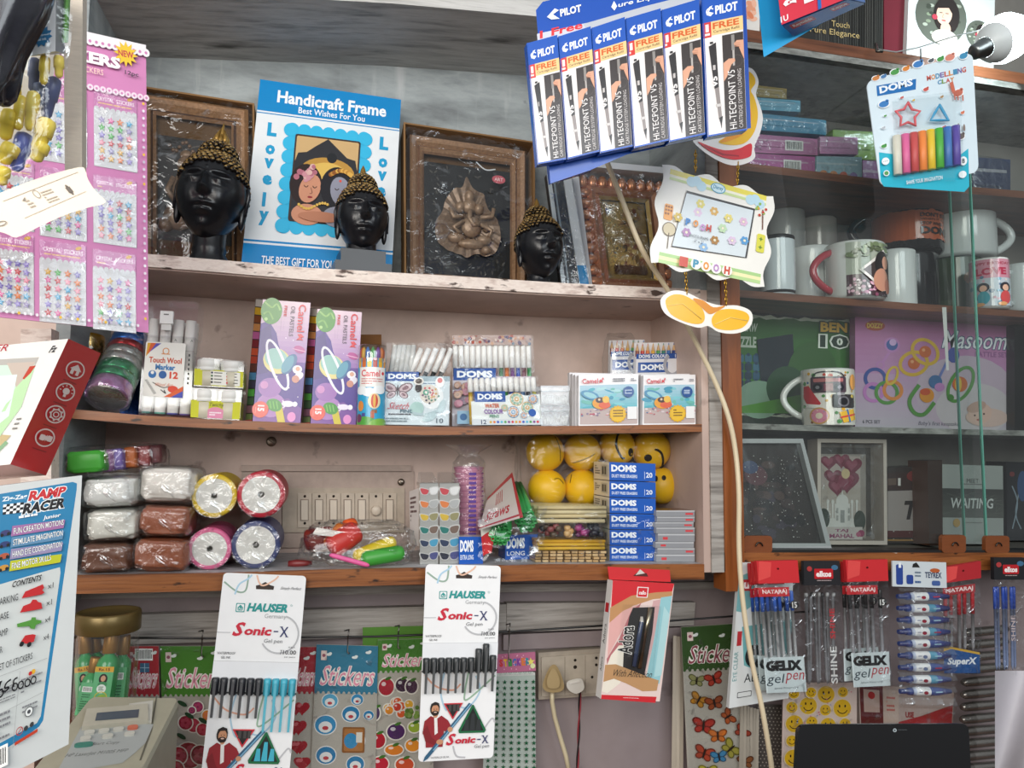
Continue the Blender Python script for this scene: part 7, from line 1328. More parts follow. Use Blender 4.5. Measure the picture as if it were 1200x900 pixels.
    for i, c in enumerate(caps):
        x = .05+.098*i+(0 if len(set(caps)) == 1 else (.012 if i > 1 else 0)); l = lift.get(i, 0); long_ = .06 if c != '#22242a' and c != '#2a2e30' else .0; mb = MB(); rr = .044*P.W; q = lambda y, o: P.p(x, y, o)
        mb.tube([q(.482-l, rr), q(.487-l, rr), q(.555, rr), q(.556, .002)], [rr*.8, rr, rr, rr*.7], c, 12); p = thing_part = mb.build('pen', SATIN, r)
        mb = MB(); k = .017; z = .66-l*.4+long_
        mb.hexa([P.p(x-k, .50-l, 2*rr+.002), P.p(x+k, .50-l, 2*rr+.002), P.p(x+k*.8, z, rr+.004), P.p(x-k*.8, z, rr+.004), P.p(x-k, .50-l, 2*rr-.003), P.p(x+k, .50-l, 2*rr-.003), P.p(x+k*.8, z, rr+.001), P.p(x-k*.8, z, rr+.001)], mixc(c, '#ffffff', .06)); mb.build('pen_clip', SATIN, p)
    return r
BK = '#2a2e30'; CYP = '#3fa9bf'
hauser(((499, 661), (587, 663), (578, 888), (490, 893)), -.04, 'white pen card of ten dark pens, in the middle under the shelf', [BK]*10, {7: .045, 8: .07, 9: .01})
hauser(((262, 671), (359, 675), (337, 930), (233, 930)), -.04, 'white pen card of black and light blue pens, at the left under the shelf', ['#22242a']*6+[CYP]*4, {})
# red gift box of pens
P = Panel((718, 680), (790, 684), (773, 822), (704, 819), -.045, -.03); r = thing('pen_gift_box', 'red hanging gift box with two pens in its window and a pastel front', 'pen box', P.back(.022)); A = Art(P, .0003)
mb = MB(); mb.slab(P, .022, '#e3e1de', {'top': '#c41f26', 'bottom': '#c41f26'}); mb.build('box', PAPER, r); A.full('#dcc6c0')
A.PP([(718, 680), (790, 684), (788, 693), (768, 695), (745, 700), (728, 706), (716, 713)], '#c8202a'); A.PP([(715, 712), (740, 698), (770, 694), (788, 693), (788, 700), (766, 702), (742, 710), (714, 730)], '#b9885a')
A.PP([(714, 730), (730, 716), (748, 708), (740, 722), (724, 748), (712, 770)], '#d9a5a0'); A.PP([(740, 716), (752, 706), (742, 730), (728, 762), (712, 785), (711, 772), (726, 748)], '#b06a6e'); A.PP([(709, 785), (716, 768), (726, 756), (733, 756), (736, 780), (728, 800), (712, 812), (705, 810)], '#e2dacb'); A.PP([(766, 704), (775, 702), (766, 760), (758, 790), (750, 790)], '#c9a0a0'); A.PP([(775, 700), (788, 698), (777, 800), (760, 795), (768, 750)], '#8fbfc6'); A.PP([(779, 710), (786, 720), (779, 790), (770, 792)], '#a8cdd0')
A.PP([(732, 752), (738, 722), (742, 712), (768, 711), (766, 740), (758, 790), (754, 794), (731, 788)], '#24201f'); mb = MB()
A.PP([(704, 819), (773, 822), (774, 815), (705, 814)], '#c4202a'); A.PP([(709, 779), (722, 778), (745, 786), (762, 792), (776, 796), (774, 808), (756, 809), (735, 800), (720, 795), (707, 799)], '#b58a5e')
t2('With Affection', (719, 792), (766, 806), 8, '#2a1c14', sh=.3); A.rrect(*A.L(747, 687.5), *A.L(759, 700.5), .6, '#e8dedc'); A.rrect(*A.L(748, 688.5), *A.L(758, 699.5), .5, '#c8202a'); A.T('cello', (749, 692), (757, 697), '#f0e6e4', b=.03); A.lines(*A.L(732, 816.5), *A.L(752, 818), 1, '#e8c8c8')
a, b = A.L(727, 733), A.L(741, 766); A.text('Adora', a[0], a[1], b[0], b[1], '#1c1a1a', rot=90, halo=('#e8e4de', .8), b=.02); A.into(mb); mb.build('front_print', PAPER, r)
mb = MB(); q = lambda x, y, o: P.p(Art(P).L(x, y)[0]/P.aw, Art(P).L(x, y)[1]/P.ah, o); rr = .0035
mb.tube([q(752, 722, .003), q(752, 728, .003), q(750, 740, .003), q(744, 780, .003)], [.002, rr, rr, rr], ['#b8b4ac', '#3a4560', '#3a4560', '#3a4560'], 10); mb.build('pen', GLOSS, r); mb = MB(); mb.tube([q(762, 712, .003), q(756, 746, .003), q(756, 746, .003), q(751, 782, .003)], [rr, rr, rr*.9, rr*.9], ['#b5aa92', '#8a7f6c', '#c9bda4', '#b5aa92'], 10); mb.build('pen', METAL, r)
mb = MB(); hexat(mb, P, P.aw*.2, P.ah*.2, P.aw*.8, P.ah*.8, -.001, .0072, '#fff'); mb.build('window', film('box_window', .04, .2, .05, 5, .1, streak=.0), r)
Pt = Panel((712, 664), (785, 668), (786, 682), (714, 679), -.022, -.02); mb = MB(); mb.slab(Pt, .001, '#c41f26'); mb.build('hang_tab', PAPER, r); A = Art(Pt, .0003); A.PP([(742, 675), (748, 670), (758, 672), (760, 676)], '#4a1512'); A.PP([(745, 674), (750, 667), (756, 672)], '#c9c4bc'); mb = MB(); A.into(mb); mb.build('tab_print', PAPER, r)
Ps = Panel((712, 684), (718, 681), (704, 819), (697, 815), -.047, -.032); A = Art(Ps, .0003)
Ps.c = [P.c[0]-P.n*.022, P.c[0], P.c[3], P.c[3]-P.n*.022]; Ps.n = (Ps.c[3]-Ps.c[0]).cross(Ps.c[1]-Ps.c[0]).normalized(); Ps.n = Ps.n if Ps.n.x < 0 else -Ps.n
A = Art(Ps, .0003); A.text('Adora', A.aw*.3, A.ah*.38, A.aw*.7, A.ah*.55, '#3a3a3a', rot=90); A.rect(A.aw*.2, A.ah*.2, A.aw*.8, A.ah*.28, '#c4202a'); A.text('Adora', A.aw*.35, A.ah*.66, A.aw*.65, A.ah*.78, '#3a3a3a', rot=90); mb = MB(); A.into(mb); mb.build('side_print', PAPER, r)
# wall socket with its plugs and leads
P = Panel((631, 765), (705, 760), (705, 815), (631, 820), YW-.012); r = thing('socket_board', 'cream wall socket board with two plugs in it', 'socket', P.back(.015)); mb = MB(); mb.slab(P, .018, '#b0a596'); hexat(mb, P, 3, 5, P.aw-1, P.ah-4, 0, .003, '#bdb2a2'); mb.build('plate', vmat('aged_plastic'), r)
A = Art(P, .0033); A.line([(30, 6), (30, P.ah-5)], .5, '#7d7264'); A.line([(54, 6), (54, P.ah-5)], .5, '#7d7264')
for x, y, k in ((42, 11, 1.7), (42, 19, 2.2), (67, 10, 1.7), (67, 18, 1.7), (62, 32, 1.6)): A.circ(x, y, k, '#2a241e', 12)
mb = MB(); A.into(mb); mb.build('socket_holes', MATTE, r)
pz = plane_at(YW-.016); r = thing('brown_plug', 'brown triangular plug with a cream lead hanging down', 'plug', at(650, 812, YW-.03)); mb = MB(); prism(mb, smooth_pts([(645, 781), (652, 780), (659, 795), (661, 806), (655, 811), (642, 811), (636, 805), (638, 795)], 4), pz, .026, '#a08a62'); prism(mb, smooth_pts([(646, 785), (651, 785), (656, 797), (654, 806), (643, 806), (641, 797)], 4), pz, .032, '#a8926a'); mb.build('plug_body', SATIN, r)
mb = MB(); mb.tube([at(x, y, YW-.03) for x, y in ((647, 808), (647, 822), (650, 840), (656, 862), (663, 885), (668, 910))], .0038, '#c9bc9c', 8); mb.build('lead', SATIN, r)
r = thing('white_plug', 'small white plug with twisted red and black wires', 'plug', at(674, 810, YW-.03)); mb = MB(); prism(mb, smooth_pts([(666, 798), (680, 795), (684, 801), (684, 808), (676, 813), (668, 810), (664, 804)], 3), pz, .030, '#cfcbc2'); prism(mb, [(667, 800), (679, 797), (680, 799), (668, 802)], pz, .032, '#dcd8d0'); mb.build('plug_body', SATIN, r)
for ph, c in ((0, '#8a2a34'), (math.pi, '#1c1818')):
    mb = MB(); mb.tube([at(680-3.4*t+.9*math.sin(t*9+ph), 808+95*t, YW-.035+.002*math.cos(t*9+ph)) for t in [i/30 for i in range(31)]], .0014, c, 6); mb.build('wire', SATIN, r)
# sticker sheets hanging on the cord
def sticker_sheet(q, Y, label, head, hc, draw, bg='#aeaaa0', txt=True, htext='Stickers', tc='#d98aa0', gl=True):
    P = Panel(*q, Y); r = thing('sticker_sheet', label, 'sticker sheet', P.back(.002), 'sticker sheets hanging on the cord'); A = Art(P, px=True); x0, x1, y0, y1 = P.x0, P.x1, P.y0, P.y1
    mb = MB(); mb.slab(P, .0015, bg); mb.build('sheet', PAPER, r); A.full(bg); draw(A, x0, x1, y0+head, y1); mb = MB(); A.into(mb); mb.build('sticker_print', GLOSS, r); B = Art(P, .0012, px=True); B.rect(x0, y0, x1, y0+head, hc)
    for i in range(int((x1-x0)/3)): B.circ(x0+1.5+i*3, y0+head, 1.5, bg if i % 2 else hc, 8)
    if htext:
        w = x1-x0; B.text(htext, x0+w*.10, y0+head*.42, x1-w*.04, y0+head*.86, '#e9e4dc', sh=.25, b=.05); B.text(htext, x0+w*.11, y0+head*.43, x1-w*.05, y0+head*.85, tc, sh=.25, b=.0)
        for cx_, cy_ in ((.2, .2), (.62, .25), (.84, .14)): B.ell(x0+w*cx_, y0+head*cy_, 3.4, 1.6, '#dfe4e0'); B.ell(x0+w*cx_+2, y0+head*cy_-1.4, 2, 1.4, '#dfe4e0')
        B.rect(x0+w*.08, y0+head*.12, x0+w*.17, y0+head*.32, '#d8c4bc'); B.circ(x0+w*.125, y0+head*.22, 2, '#8a4a5a')
    mb = MB(); B.into(mb); mb.build('header_card', PAPER, r)
    if gl: sheet(P, .003, .002, 16, x0, 0, 0, 1, 1).build('clear_sleeve', FILM, r)
    return r
def d_flowers(A, x0, x1, y0, y1):
    for x, y, s, c in ((200, 830, 7, '#7a1f38'), (196, 862, 7, '#7a1f38'), (226, 850, 8, '#a01f34'), (217, 847, 8, '#901c34'), (237, 855, 7, '#a8283a'), (220, 885, 15, '#8a1c26'), (208, 885, 10, '#941f2c'), (234, 884, 11, '#7a1822'), (205, 900, 9, '#8a1c26'), (232, 828, 6, '#8a2a5a'), (243, 838, 6, '#c9802a'), (225, 832, 4, '#7a2a5a')):
        A.circ(x, y, s+1.4, '#dedbd2'); A.circ(x, y, s, c)
        for k in range(5): A.circ(x+s*.5*math.cos(k*1.26), y+s*.5*math.sin(k*1.26), s*.34, mixc(c, '#e0607a', .3), 8)
    for x, y in ((214, 824), (222, 838), (212, 862), (238, 844)): A.ell(x, y, 6, 2.6, '#24402a', rot=30)
def d_hearts(A, x0, x1, y0, y1):
    for x, y, s in ((354, 830, 9), (350, 852, 10), (352, 875, 9), (356, 894, 9)):
        hp = [(x+s*.062*16*math.sin(t)**3, y-s*.062*(13*math.cos(t)-5*math.cos(2*t)-2*math.cos(3*t)-math.cos(4*t))) for t in [2*math.pi*k/24 for k in range(24)]]; A.poly(hp, '#a3202c'); A.ell(x-3, y-3, 3, 2, '#d06a70', rot=-30)
def d_round(A, x0, x1, y0, y1):
    for x, y, s in ((386, 822, 9), (418, 820, 7), (411, 837, 10), (382, 850, 12), (416, 868, 12), (384, 885, 11), (418, 895, 10), (432, 838, 6)): A.ell(x, y, s*1.1, s, '#e2e2de'); A.ell(x, y, s, s*.9, random.choice(['#3a8ab8', '#2f7aa8', '#5aa3c4'])); A.ell(x, y+s*.2, s*.65, s*.55, '#dfe2e0'); A.ell(x, y+s*.3, s*.3, s*.2, '#b8434a')
    A.rrect(402, 852, 428, 882, 2, '#8a5a30'); A.rrect(404, 854, 426, 880, 2, '#a87240'); A.ell(412, 868, 8, 9, '#3a8ab8'); A.rect(418, 858, 425, 870, '#d8d4c8')
def d_fruit(A, x0, x1, y0, y1):
    def f(x, y, rx, ry, c, leaf=True): A.ell(x, y, rx+1.5, ry+1.5, '#dcd9cf'); A.ell(x, y, rx, ry, c); A.ell(x-rx*.35, y-ry*.35, rx*.3, ry*.25, mixc(c, '#ffffff', .5)); (A.ell(x+2, y-ry, 4, 1.8, '#3f6a2a', rot=-20) if leaf else None)
    f(452, 805, 9, 10, '#a82a38'); f(471, 803, 8, 8, '#3a2238'); f(482, 805, 7, 8, '#442a40')
    for i in range(11): f(458+random.uniform(-4, 26), 829+random.uniform(-7, 10), 4.6, 4.6, random.choice(['#cf5a2a', '#c03a2a', '#d98a2a', '#d9a52e']), False)
    for i in range(16): A.circ(482+random.uniform(-7, 8), 832+random.uniform(-6, 8), 2.6, random.choice(['#6a8a3a', '#7a9a4a', '#55752f']), 8)
    f(464, 857, 10, 9, '#4a2a5a'); f(444, 867, 8, 9, '#a8202f'); f(485, 852, 7, 6, '#8fa83a'); f(462, 878, 10, 6, '#cf7a2a'); f(483, 873, 8, 7, '#d98a2a'); f(447, 894, 9, 8, '#b01f34'); f(474, 895, 10, 8, '#c04a2a'); f(440, 835, 5, 8, '#4a3a5a')
def d_stars(A, x0, x1, y0, y1):
    A.rect(x0, y0, x1, y0+3, '#d8d8d4')
    for i in range(7):
        for j in range(17): A.star(x0+5+i*(x1-x0-8)/6, y0+10+j*7.1, 3.0, '#1c5a3a')
def d_butter(A, x0, x1, y0, y1):
    def b(x, y, s, c, ro):
        c2 = mixc(c, '#000000', .6)
        for sx in (-1, 1):
            for dx, dy, rx, ry, t in ((.55, -.3, .62, .42, -30), (.42, .36, .45, .36, 30)):
                a, bb = math.cos(R(ro)), math.sin(R(ro)); X, Y_ = sx*dx*s, dy*s; A.ell(x+X*a-Y_*bb, y+X*bb+Y_*a, rx*s, ry*s, c2, 14, ro+sx*t); A.ell(x+X*a-Y_*bb, y+X*bb+Y_*a, rx*s*.72, ry*s*.66, c, 14, ro+sx*t)
        A.ell(x, y, s*.1, s*.6, '#241a14', 10, ro)
    for q in ((817, 797, 9, '#8a8a5a', 10), (837, 796, 10, '#b03a2a', -15), (818, 820, 10, '#b8802a', 30), (836, 824, 10, '#9a4a24', -10), (822, 850, 12, '#a83228', 8), (838, 862, 10, '#c06a2a', 0), (851, 840, 9, '#a0502a', 60), (821, 882, 11, '#a0402a', 20), (838, 886, 9, '#3a78a0', -8), (852, 877, 11, '#8f8a3a', 50), (866, 816, 8, '#7a5a2a', 20), (824, 903, 10, '#a8a03a', 0), (866, 858, 9, '#8a3a2a', 40), (868, 892, 9, '#7a4a2a', 0)): b(*q)
def d_smile(A, x0, x1, y0, y1):
    for x, y, s in ((967, 814, 10), (987, 811, 6), (927, 829, 6.5), (946, 827, 10), (966, 832, 6.5), (986, 830, 10.5), (930, 848, 10), (950, 846, 6.5), (969, 850, 9), (989, 848, 6.5), (927, 868, 6.5), (929, 888, 10), (948, 868, 9), (952, 890, 6), (970, 872, 6), (988, 868, 9), (948, 811, 6), (928, 812, 6)):
        A.circ(x, y, s+1, '#d8c8a8'); A.circ(x, y, s, '#cfa61c'); 
        for e in (-.32, .32): A.ell(x+e*s, y-.25*s, s*.10, s*.17, '#241c10', 8)
        A.ring(x, y, s*.62, s*.10, '#241c10', 12, 20, 160)
    for i in range(50): A.circ(random.uniform(x0+2, x1-2), random.uniform(y0, y1), .8, random.choice(['#c06a7a', '#6a9a7a', '#7a8aa8']), 6)
YH = YW-.035
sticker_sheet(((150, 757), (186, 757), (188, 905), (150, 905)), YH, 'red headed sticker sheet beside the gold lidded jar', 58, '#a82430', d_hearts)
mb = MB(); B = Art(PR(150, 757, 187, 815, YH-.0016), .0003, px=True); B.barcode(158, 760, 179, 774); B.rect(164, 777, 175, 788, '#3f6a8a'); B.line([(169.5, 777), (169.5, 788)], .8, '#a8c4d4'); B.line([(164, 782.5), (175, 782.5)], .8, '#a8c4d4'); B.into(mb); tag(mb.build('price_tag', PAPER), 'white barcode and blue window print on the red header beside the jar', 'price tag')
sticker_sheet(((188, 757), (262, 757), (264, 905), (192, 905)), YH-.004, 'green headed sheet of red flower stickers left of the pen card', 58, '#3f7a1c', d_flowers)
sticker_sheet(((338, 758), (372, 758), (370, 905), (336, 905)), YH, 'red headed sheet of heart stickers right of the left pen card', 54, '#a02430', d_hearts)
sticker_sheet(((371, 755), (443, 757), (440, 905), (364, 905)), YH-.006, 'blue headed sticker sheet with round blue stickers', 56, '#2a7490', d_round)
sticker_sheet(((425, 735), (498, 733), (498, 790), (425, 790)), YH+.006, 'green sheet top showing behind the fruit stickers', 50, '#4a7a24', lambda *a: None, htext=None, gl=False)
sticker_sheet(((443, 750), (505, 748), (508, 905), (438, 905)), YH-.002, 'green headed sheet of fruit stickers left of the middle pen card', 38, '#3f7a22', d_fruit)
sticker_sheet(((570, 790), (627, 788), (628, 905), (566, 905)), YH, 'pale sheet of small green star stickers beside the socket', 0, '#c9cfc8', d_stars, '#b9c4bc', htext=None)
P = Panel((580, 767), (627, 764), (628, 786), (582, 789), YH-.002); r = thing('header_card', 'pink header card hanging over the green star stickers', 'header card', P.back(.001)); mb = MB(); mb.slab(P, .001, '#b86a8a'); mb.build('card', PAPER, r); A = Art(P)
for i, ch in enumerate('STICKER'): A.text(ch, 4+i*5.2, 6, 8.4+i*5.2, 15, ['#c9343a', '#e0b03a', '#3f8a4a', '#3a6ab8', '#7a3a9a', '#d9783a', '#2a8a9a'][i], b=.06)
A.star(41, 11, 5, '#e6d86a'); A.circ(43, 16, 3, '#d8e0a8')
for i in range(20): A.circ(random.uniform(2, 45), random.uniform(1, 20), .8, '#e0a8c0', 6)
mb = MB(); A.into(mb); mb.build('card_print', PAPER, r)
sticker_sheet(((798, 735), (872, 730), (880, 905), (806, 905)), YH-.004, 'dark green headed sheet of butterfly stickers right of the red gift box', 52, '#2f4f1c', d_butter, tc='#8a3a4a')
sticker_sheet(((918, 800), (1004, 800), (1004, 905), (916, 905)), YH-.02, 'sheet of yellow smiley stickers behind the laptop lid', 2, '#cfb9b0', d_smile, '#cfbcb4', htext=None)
def strips(name, label, x0, x1, y0, y1, n, Y, c):
    r = thing(name, label, 'paper strips', at((x0+x1)/2, y1, Y))
    for i in range(n):
        a = x0+(x1-x0)*i/n; b = x0+(x1-x0)*(i+.9)/n; mb = MB(); q = [at(a, y0+i, Y+.002*i), at(b, y0+i, Y+.002*i), at(b-1, y1, Y+.002*i), at(a-2, y1, Y+.002*i)]; mb.hexa(q+[p+V((0, .0012, 0)) for p in q], c if i % 2 else mixc(c, '#000000', .12)); mb.build('strip', PAPER, r)
strips('sheet_bundle', 'bundle of pale plastic sheets seen edge on beside the butterfly stickers', 789, 802, 745, 910, 3, YH+.01, '#c2b7a6'); strips('sheet_bundle', 'ribbed pale bundle below the hanging box with the teal print', 868, 890, 826, 910, 6, YH-.012, '#aaa294')
P = PR(886, 826, 916, 910, YH+.01); r = thing('dotted_sheet', 'dark sheet with rows of pale dots left of the smiley stickers', 'sticker sheet', P.back(.001)); mb = MB(); mb.slab(P, .001, '#4a4440'); mb.build('sheet', PAPER, r); A = Art(P); [A.circ(3+4*i+(2 if j % 2 else 0), 3+4*j, .9, '#9a9288', 6) for i in range(7) for j in range(20)]; mb = MB(); A.into(mb); mb.build('dot_print', PAPER, r)
P = Panel((1006, 800), (1118, 812), (1116, 850), (1008, 850), YH-.01); r = thing('red_packet', 'red and white packet low behind the laptop, under the glue tubes', 'packet', P.back(.01)); mb = MB(); mb.slab(P, .008, '#a89890'); mb.build('packet', PAPER, r); A = Art(P, px=True); A.rect(1008, 806, 1034, 848, '#5a1c1e'); A.rect(1012, 812, 1030, 836, '#b09a90'); heart_ = A.circ(1021, 818, 4, '#a02428'); A.rect(1034, 810, 1052, 846, '#b9a89c'); A.poly([(1052, 846), (1080, 838), (1116, 822), (1116, 850), (1052, 850)], '#962226'); A.text('USE', 1060, 834, 1070, 841, '#8a2024', b=.04); A.lines(1038, 818, 1048, 836, 4, '#b05a50'); mb = MB(); A.into(mb); mb.build('packet_print', GLOSS, r); sheet(P, .004, .003, 16, 77).build('clear_wrap', FILM, r)
r = thing('tube_roll', 'hanging row of grey wrapped tubes behind the right hand pens', 'tube pack', at(1152, 905, YH-.02))
for i in range(12):
    y = 738+i*14.5; mb = MB(); a, b = at(1130-i*.6, y+4, YH-.02), at(1181-i*.5, y-1, YH-.02); d = b-a; k = .0085; mb.tube([a, a+d*.06, a+d*.3, a+d*.9, b], [k*.5, k*.85, k, k*.95, k*.5], ['#8a8782', '#77746f', '#93908b', '#6d6a66', '#6d6a66'], 12); mb.build('tube', FOIL, r)
mb = MB(); mb.grid(lambda u, v: at(1166+u*50+6*(1-v)*0, 786+v*112-(1-u)*0+(18*math.sin(v*2))*(1-u), -.06+.03*math.sin(u*3+v*2)), 14, 14, '#b9b6bc'); tag(mb.build('paper_sheet', PAPER), 'pale curved paper sheet at the bottom right corner', 'paper')
for x, y0, y1, l in ((236, 746, 768, 'wire hook holding the green flower stickers on the black cord'), (407, 745, 764, 'wire hook holding the blue headed stickers on the black cord'), (466, 740, 758, 'wire hook holding the fruit stickers on the black cord'), (596, 738, 772, 'wire hook holding the pink header card on the black cord')):
    mb = MB(); mb.tube([at(x-3, y0-6, .03), at(x+2, y0-7, .02), at(x+1, y0, .014), at(x, y1, YH-.008), at(x+2, y1+2, YH-.012)], .0011, '#7a7672', 6); tag(mb.build('wire_hook', METAL), l, 'hook', 'wire hooks on the black cord')
# pouches of pens on the cabinet rail
def pouch(name, label, q, Y, hd, hcol, headf, pens, cap, lowf=None, lower=None, tilt=0, n=6, capc='#2f58b0', body='#a9aaae', cap_to=.33, p_to=.82, x_in=.12, group='clear pouches of pens on the rail', rad=None):
    P = Panel(*q, Y); w, h = P.aw, P.ah; r = thing(name, label, 'pen pouch', P.back(.012), group); mb = MB(); mb.slab(P, .0006, '#b9babb' if lower is None else lower)
    mb = MB(); mb.hexa([P.p(u, v, .0062) for u, v in ((0, 0), (1, 0), (1, hd), (0, hd))]+[P.p(u, v, -.001) for u, v in ((0, 0), (1, 0), (1, hd), (0, hd))], hcol); mb.build('header_card', PAPER, r); A = Art(P, .0066); headf(A, w, h); mb = MB(); A.into(mb); mb.build('header_print', GLOSS, r)
    for i in range(n):
        x = x_in+(1-2*x_in)*i/(n-1); t = tilt*(random.random()-.3); rr = rad or P.W*.045; mb = MB(); c = capc if isinstance(capc, str) else capc[i % len(capc)]; q_ = lambda u, v: P.p(u, v, -.004-.003*(i % 2))
        mb.tube([q_(x+t, hd+.07), q_(x+t, hd+.08), q_(x+t*.6, cap_to+hd), q_(x+t*.6, cap_to+hd), q_(x-t*.6, p_to), q_(x-t*.8, p_to+.04)], [rr*.7, rr, rr, rr*.8, rr*.8, rr*.2], [c, c, c, body, body, body], 8); mb.build('pen', SATIN, r)
    if lowf: A = Art(P, .0008); lowf(A, w, h); mb = MB(); A.into(mb); mb.build('insert_card', PAPER, r)
    sh = sheet(P, .0045, .003, 20, q[0][0], 0, hd*.98, 1, 1); sh.build('clear_pouch', WRAP, r); return r
def h_nata(A, w, h): A.poly([(w*.05, 0), (w*.35, h*.01), (w*.3, h*.12), (0, h*.15)], '#d84a48'); A.circ(w*.5, h*.06, 1.3, '#5a1010')
def l_gelix(A, w, h):
    A.rect(w*.02, h*.205, w*.78, h*.275, '#c02a30'); A.text('NATARAJ', w*.12, h*.222, w*.72, h*.262, '#f0dcd8', b=.03); A.circ(w*.88, h*.34, 5, '#1c1c1c'); A.text('15', w*.82, h*.32, w*.94, h*.365, '#e4e4e0', b=.03)
    A.rect(0, h*.73, w, h*.995, '#c4d0d2'); A.text('GELIX', w*.04, h*.755, w*.94, h*.835, '#191a1c', b=.075); A.text('gel', w*.05, h*.855, w*.45, h*.945, '#2a3a44', sh=.25); A.text('pen', w*.52, h*.85, w*.96, h*.93, '#a8303a', sh=.25); A.text('Japanese Waterproof Ink', w*.2, h*.953, w*.8, h*.972, '#3a4a50', sh=.3)
def h_elkos(A, w, h): A.rrect(w*.28, h*.06, w*.8, h*.14, 1, '#b52028'); A.text('elkos', w*.33, h*.078, w*.75, h*.125, '#f0e4e2', b=.05); A.ell(w*.85, h*.05, 4, 3, '#3f6a8a'); A.ell(w*.15, h*.06, 3, 3, '#a83a3a'); A.lines(w*.35, h*.15, w*.75, h*.162, 1, '#b8a0a0')
def l_shine(A, w, h): A.text('SHINE', w*.72, h*.38, w*.86, h*.62, '#b8343a', rot=90, b=.03); A.text('SHINE', w*.70, h*.68, w*.88, h*.97, '#d4d4d2', rot=90, b=.02)
YR = -.022
# box with a teal print behind the blue pens
P = Panel((867, 659), (930, 660), (924, 818), (854, 830), YR+.012); r = thing('rollerball_box', 'white and teal hanging pen box at the left end of the cabinet rail', 'pen box', P.back(.008)); mb = MB(); mb.slab(P, .008, '#cfd2d2'); mb.build('box', PAPER, r); A = Art(P); w, h = A.aw, A.ah; A.full('#d2d6d6'); A.poly([(0, h*.1), (w*.3, h*.05), (w*.3, h*.3), (w*.12, h*.35), (0, h*.34)], '#6fa3a6'); A.rect(w*.05, h*.12, w*.24, h*.2, '#b02a30'); A.text('u', w*.1, h*.14, w*.2, h*.185, '#f0e0e0', b=.04)
A.poly([(w*.12, h*.45), (w, h*.42), (w, h*.75), (w*.5, h*.78), (w*.2, h*.72)], '#6aa4a6'); A.ell(w*.36, h*.66, 10, 13, '#1c1f20'); A.rect(w*.05, h*.48, w*.13, h*.58, '#b02a30'); A.text('ALL', w*.22, h*.78, w*.5, h*.84, '#2a2c2e'); A.text('EYE CLEAR', w*.02, h*.62, w*.09, h*.82, '#4a8a8c', rot=90); A.rrect(w*.12, h*.90, w*.36, h*.94, 1, '#4a4c4e'); A.rrect(w*.13, h*.905, w*.35, h*.935, 1, '#d2d6d6'); mb = MB(); A.into(mb); mb.build('front_print', PAPER, r)
BL3 = ['#2f58b0', '#2a4f9e', '#3a64bc']
pouch('pen_pouch', 'rearmost of three overlapping pouches of blue gel pens, its edge showing at the left', ((876, 660), (915, 659), (924, 806), (884, 808)), YR+.006, .17, '#b8242a', h_nata, 0, 0, l_gelix, None, 0, 5, BL3, '#b4b6b8', .22, .74)
pouch('pen_pouch', 'middle of three overlapping pouches of blue gel pens', ((880, 658), (924, 657), (934, 808), (890, 810)), YR-.008, .17, '#b8242a', h_nata, 0, 0, l_gelix, None, 0, 5, BL3, '#b4b6b8', .22, .74)
pouch('pen_pouch', 'foremost pouch of blue gel pens with a red header', ((884, 657), (932, 656), (945, 811), (898, 813)), YR-.022, .17, '#c2262c', h_nata, 0, 0, l_gelix, None, .02, 6, BL3, '#b4b6b8', .22, .74)
pouch('pen_pouch', 'clear pouch of grey ball pens under a black header', ((939, 657), (981, 657), (987, 805), (943, 806)), YR, .19, '#1c1c20', h_elkos, 0, 0, l_shine, None, .12, 7, ['#8f9090', '#2a2a2c', '#9fa0a0'], '#85868a', .10, .94, .15)
pouch('pen_pouch', 'pouch of black gel pens mostly hidden by the foremost black one', ((985, 658), (1026, 657), (1030, 796), (989, 799)), YR+.004, .17, '#b8242a', h_nata, 0, 0, l_gelix, None, 0, 5, ['#222224', '#1c1c1e'], '#a2a3a6', .22, .74)
pouch('pen_pouch', 'foremost pouch of black gel pens with a red header', ((988, 656), (1037, 655), (1043, 804), (1000, 806)), YR-.008, .17, '#c2262c', h_nata, 0, 0, l_gelix, None, .01, 5, ['#222224', '#1c1c1e'], '#9c9da2', .22, .74)
def l_super(A, w, h):
    A.rect(0, h*.2, w*.9, h*.275, '#a8242a'); A.text('NATARAJ', w*.08, h*.215, w*.84, h*.262, '#f0dcd8', b=.03); A.poly([(0, h*.78), (w*.2, h*.76), (w, h*.83), (w, h*.99), (0, h*.99)], '#1f4f8a'); A.poly([(0, h*.76), (w*.2, h*.75), (w, h*.81), (w, h*.83), (w*.2, h*.77), (0, h*.79)], '#c9a03a'); A.text('SuperX', w*.1, h*.85, w*.9, h*.93, '#dfe4e8', sh=.2, b=.04)
pouch('pen_pouch', 'pouch of red capped pens with a blue foot label, right of the glue tubes', ((1104, 664), (1146, 657), (1148, 790), (1106, 790)), YR+.004, .15, '#a8222a', h_nata, 0, 0, l_super, None, .0, 5, ['#b5262e', '#a82028'], '#8f8f92', .32, .76)
pouch('pen_pouch', 'pouch of blue ball pens under a black header at the right end', ((1161, 653), (1197, 653), (1199, 790), (1165, 790)), YR-.004, .19, '#1a1b1f', h_elkos, 0, 0, lambda A, w, h: (A.text('SHINE', w*.6, h*.5, w*.74, h*.72, '#c9b8b8', rot=90, b=.02)), None, .0, 6, ['#2a50b4', '#2446a2'], '#7f8fb4', .26, .93, .16)
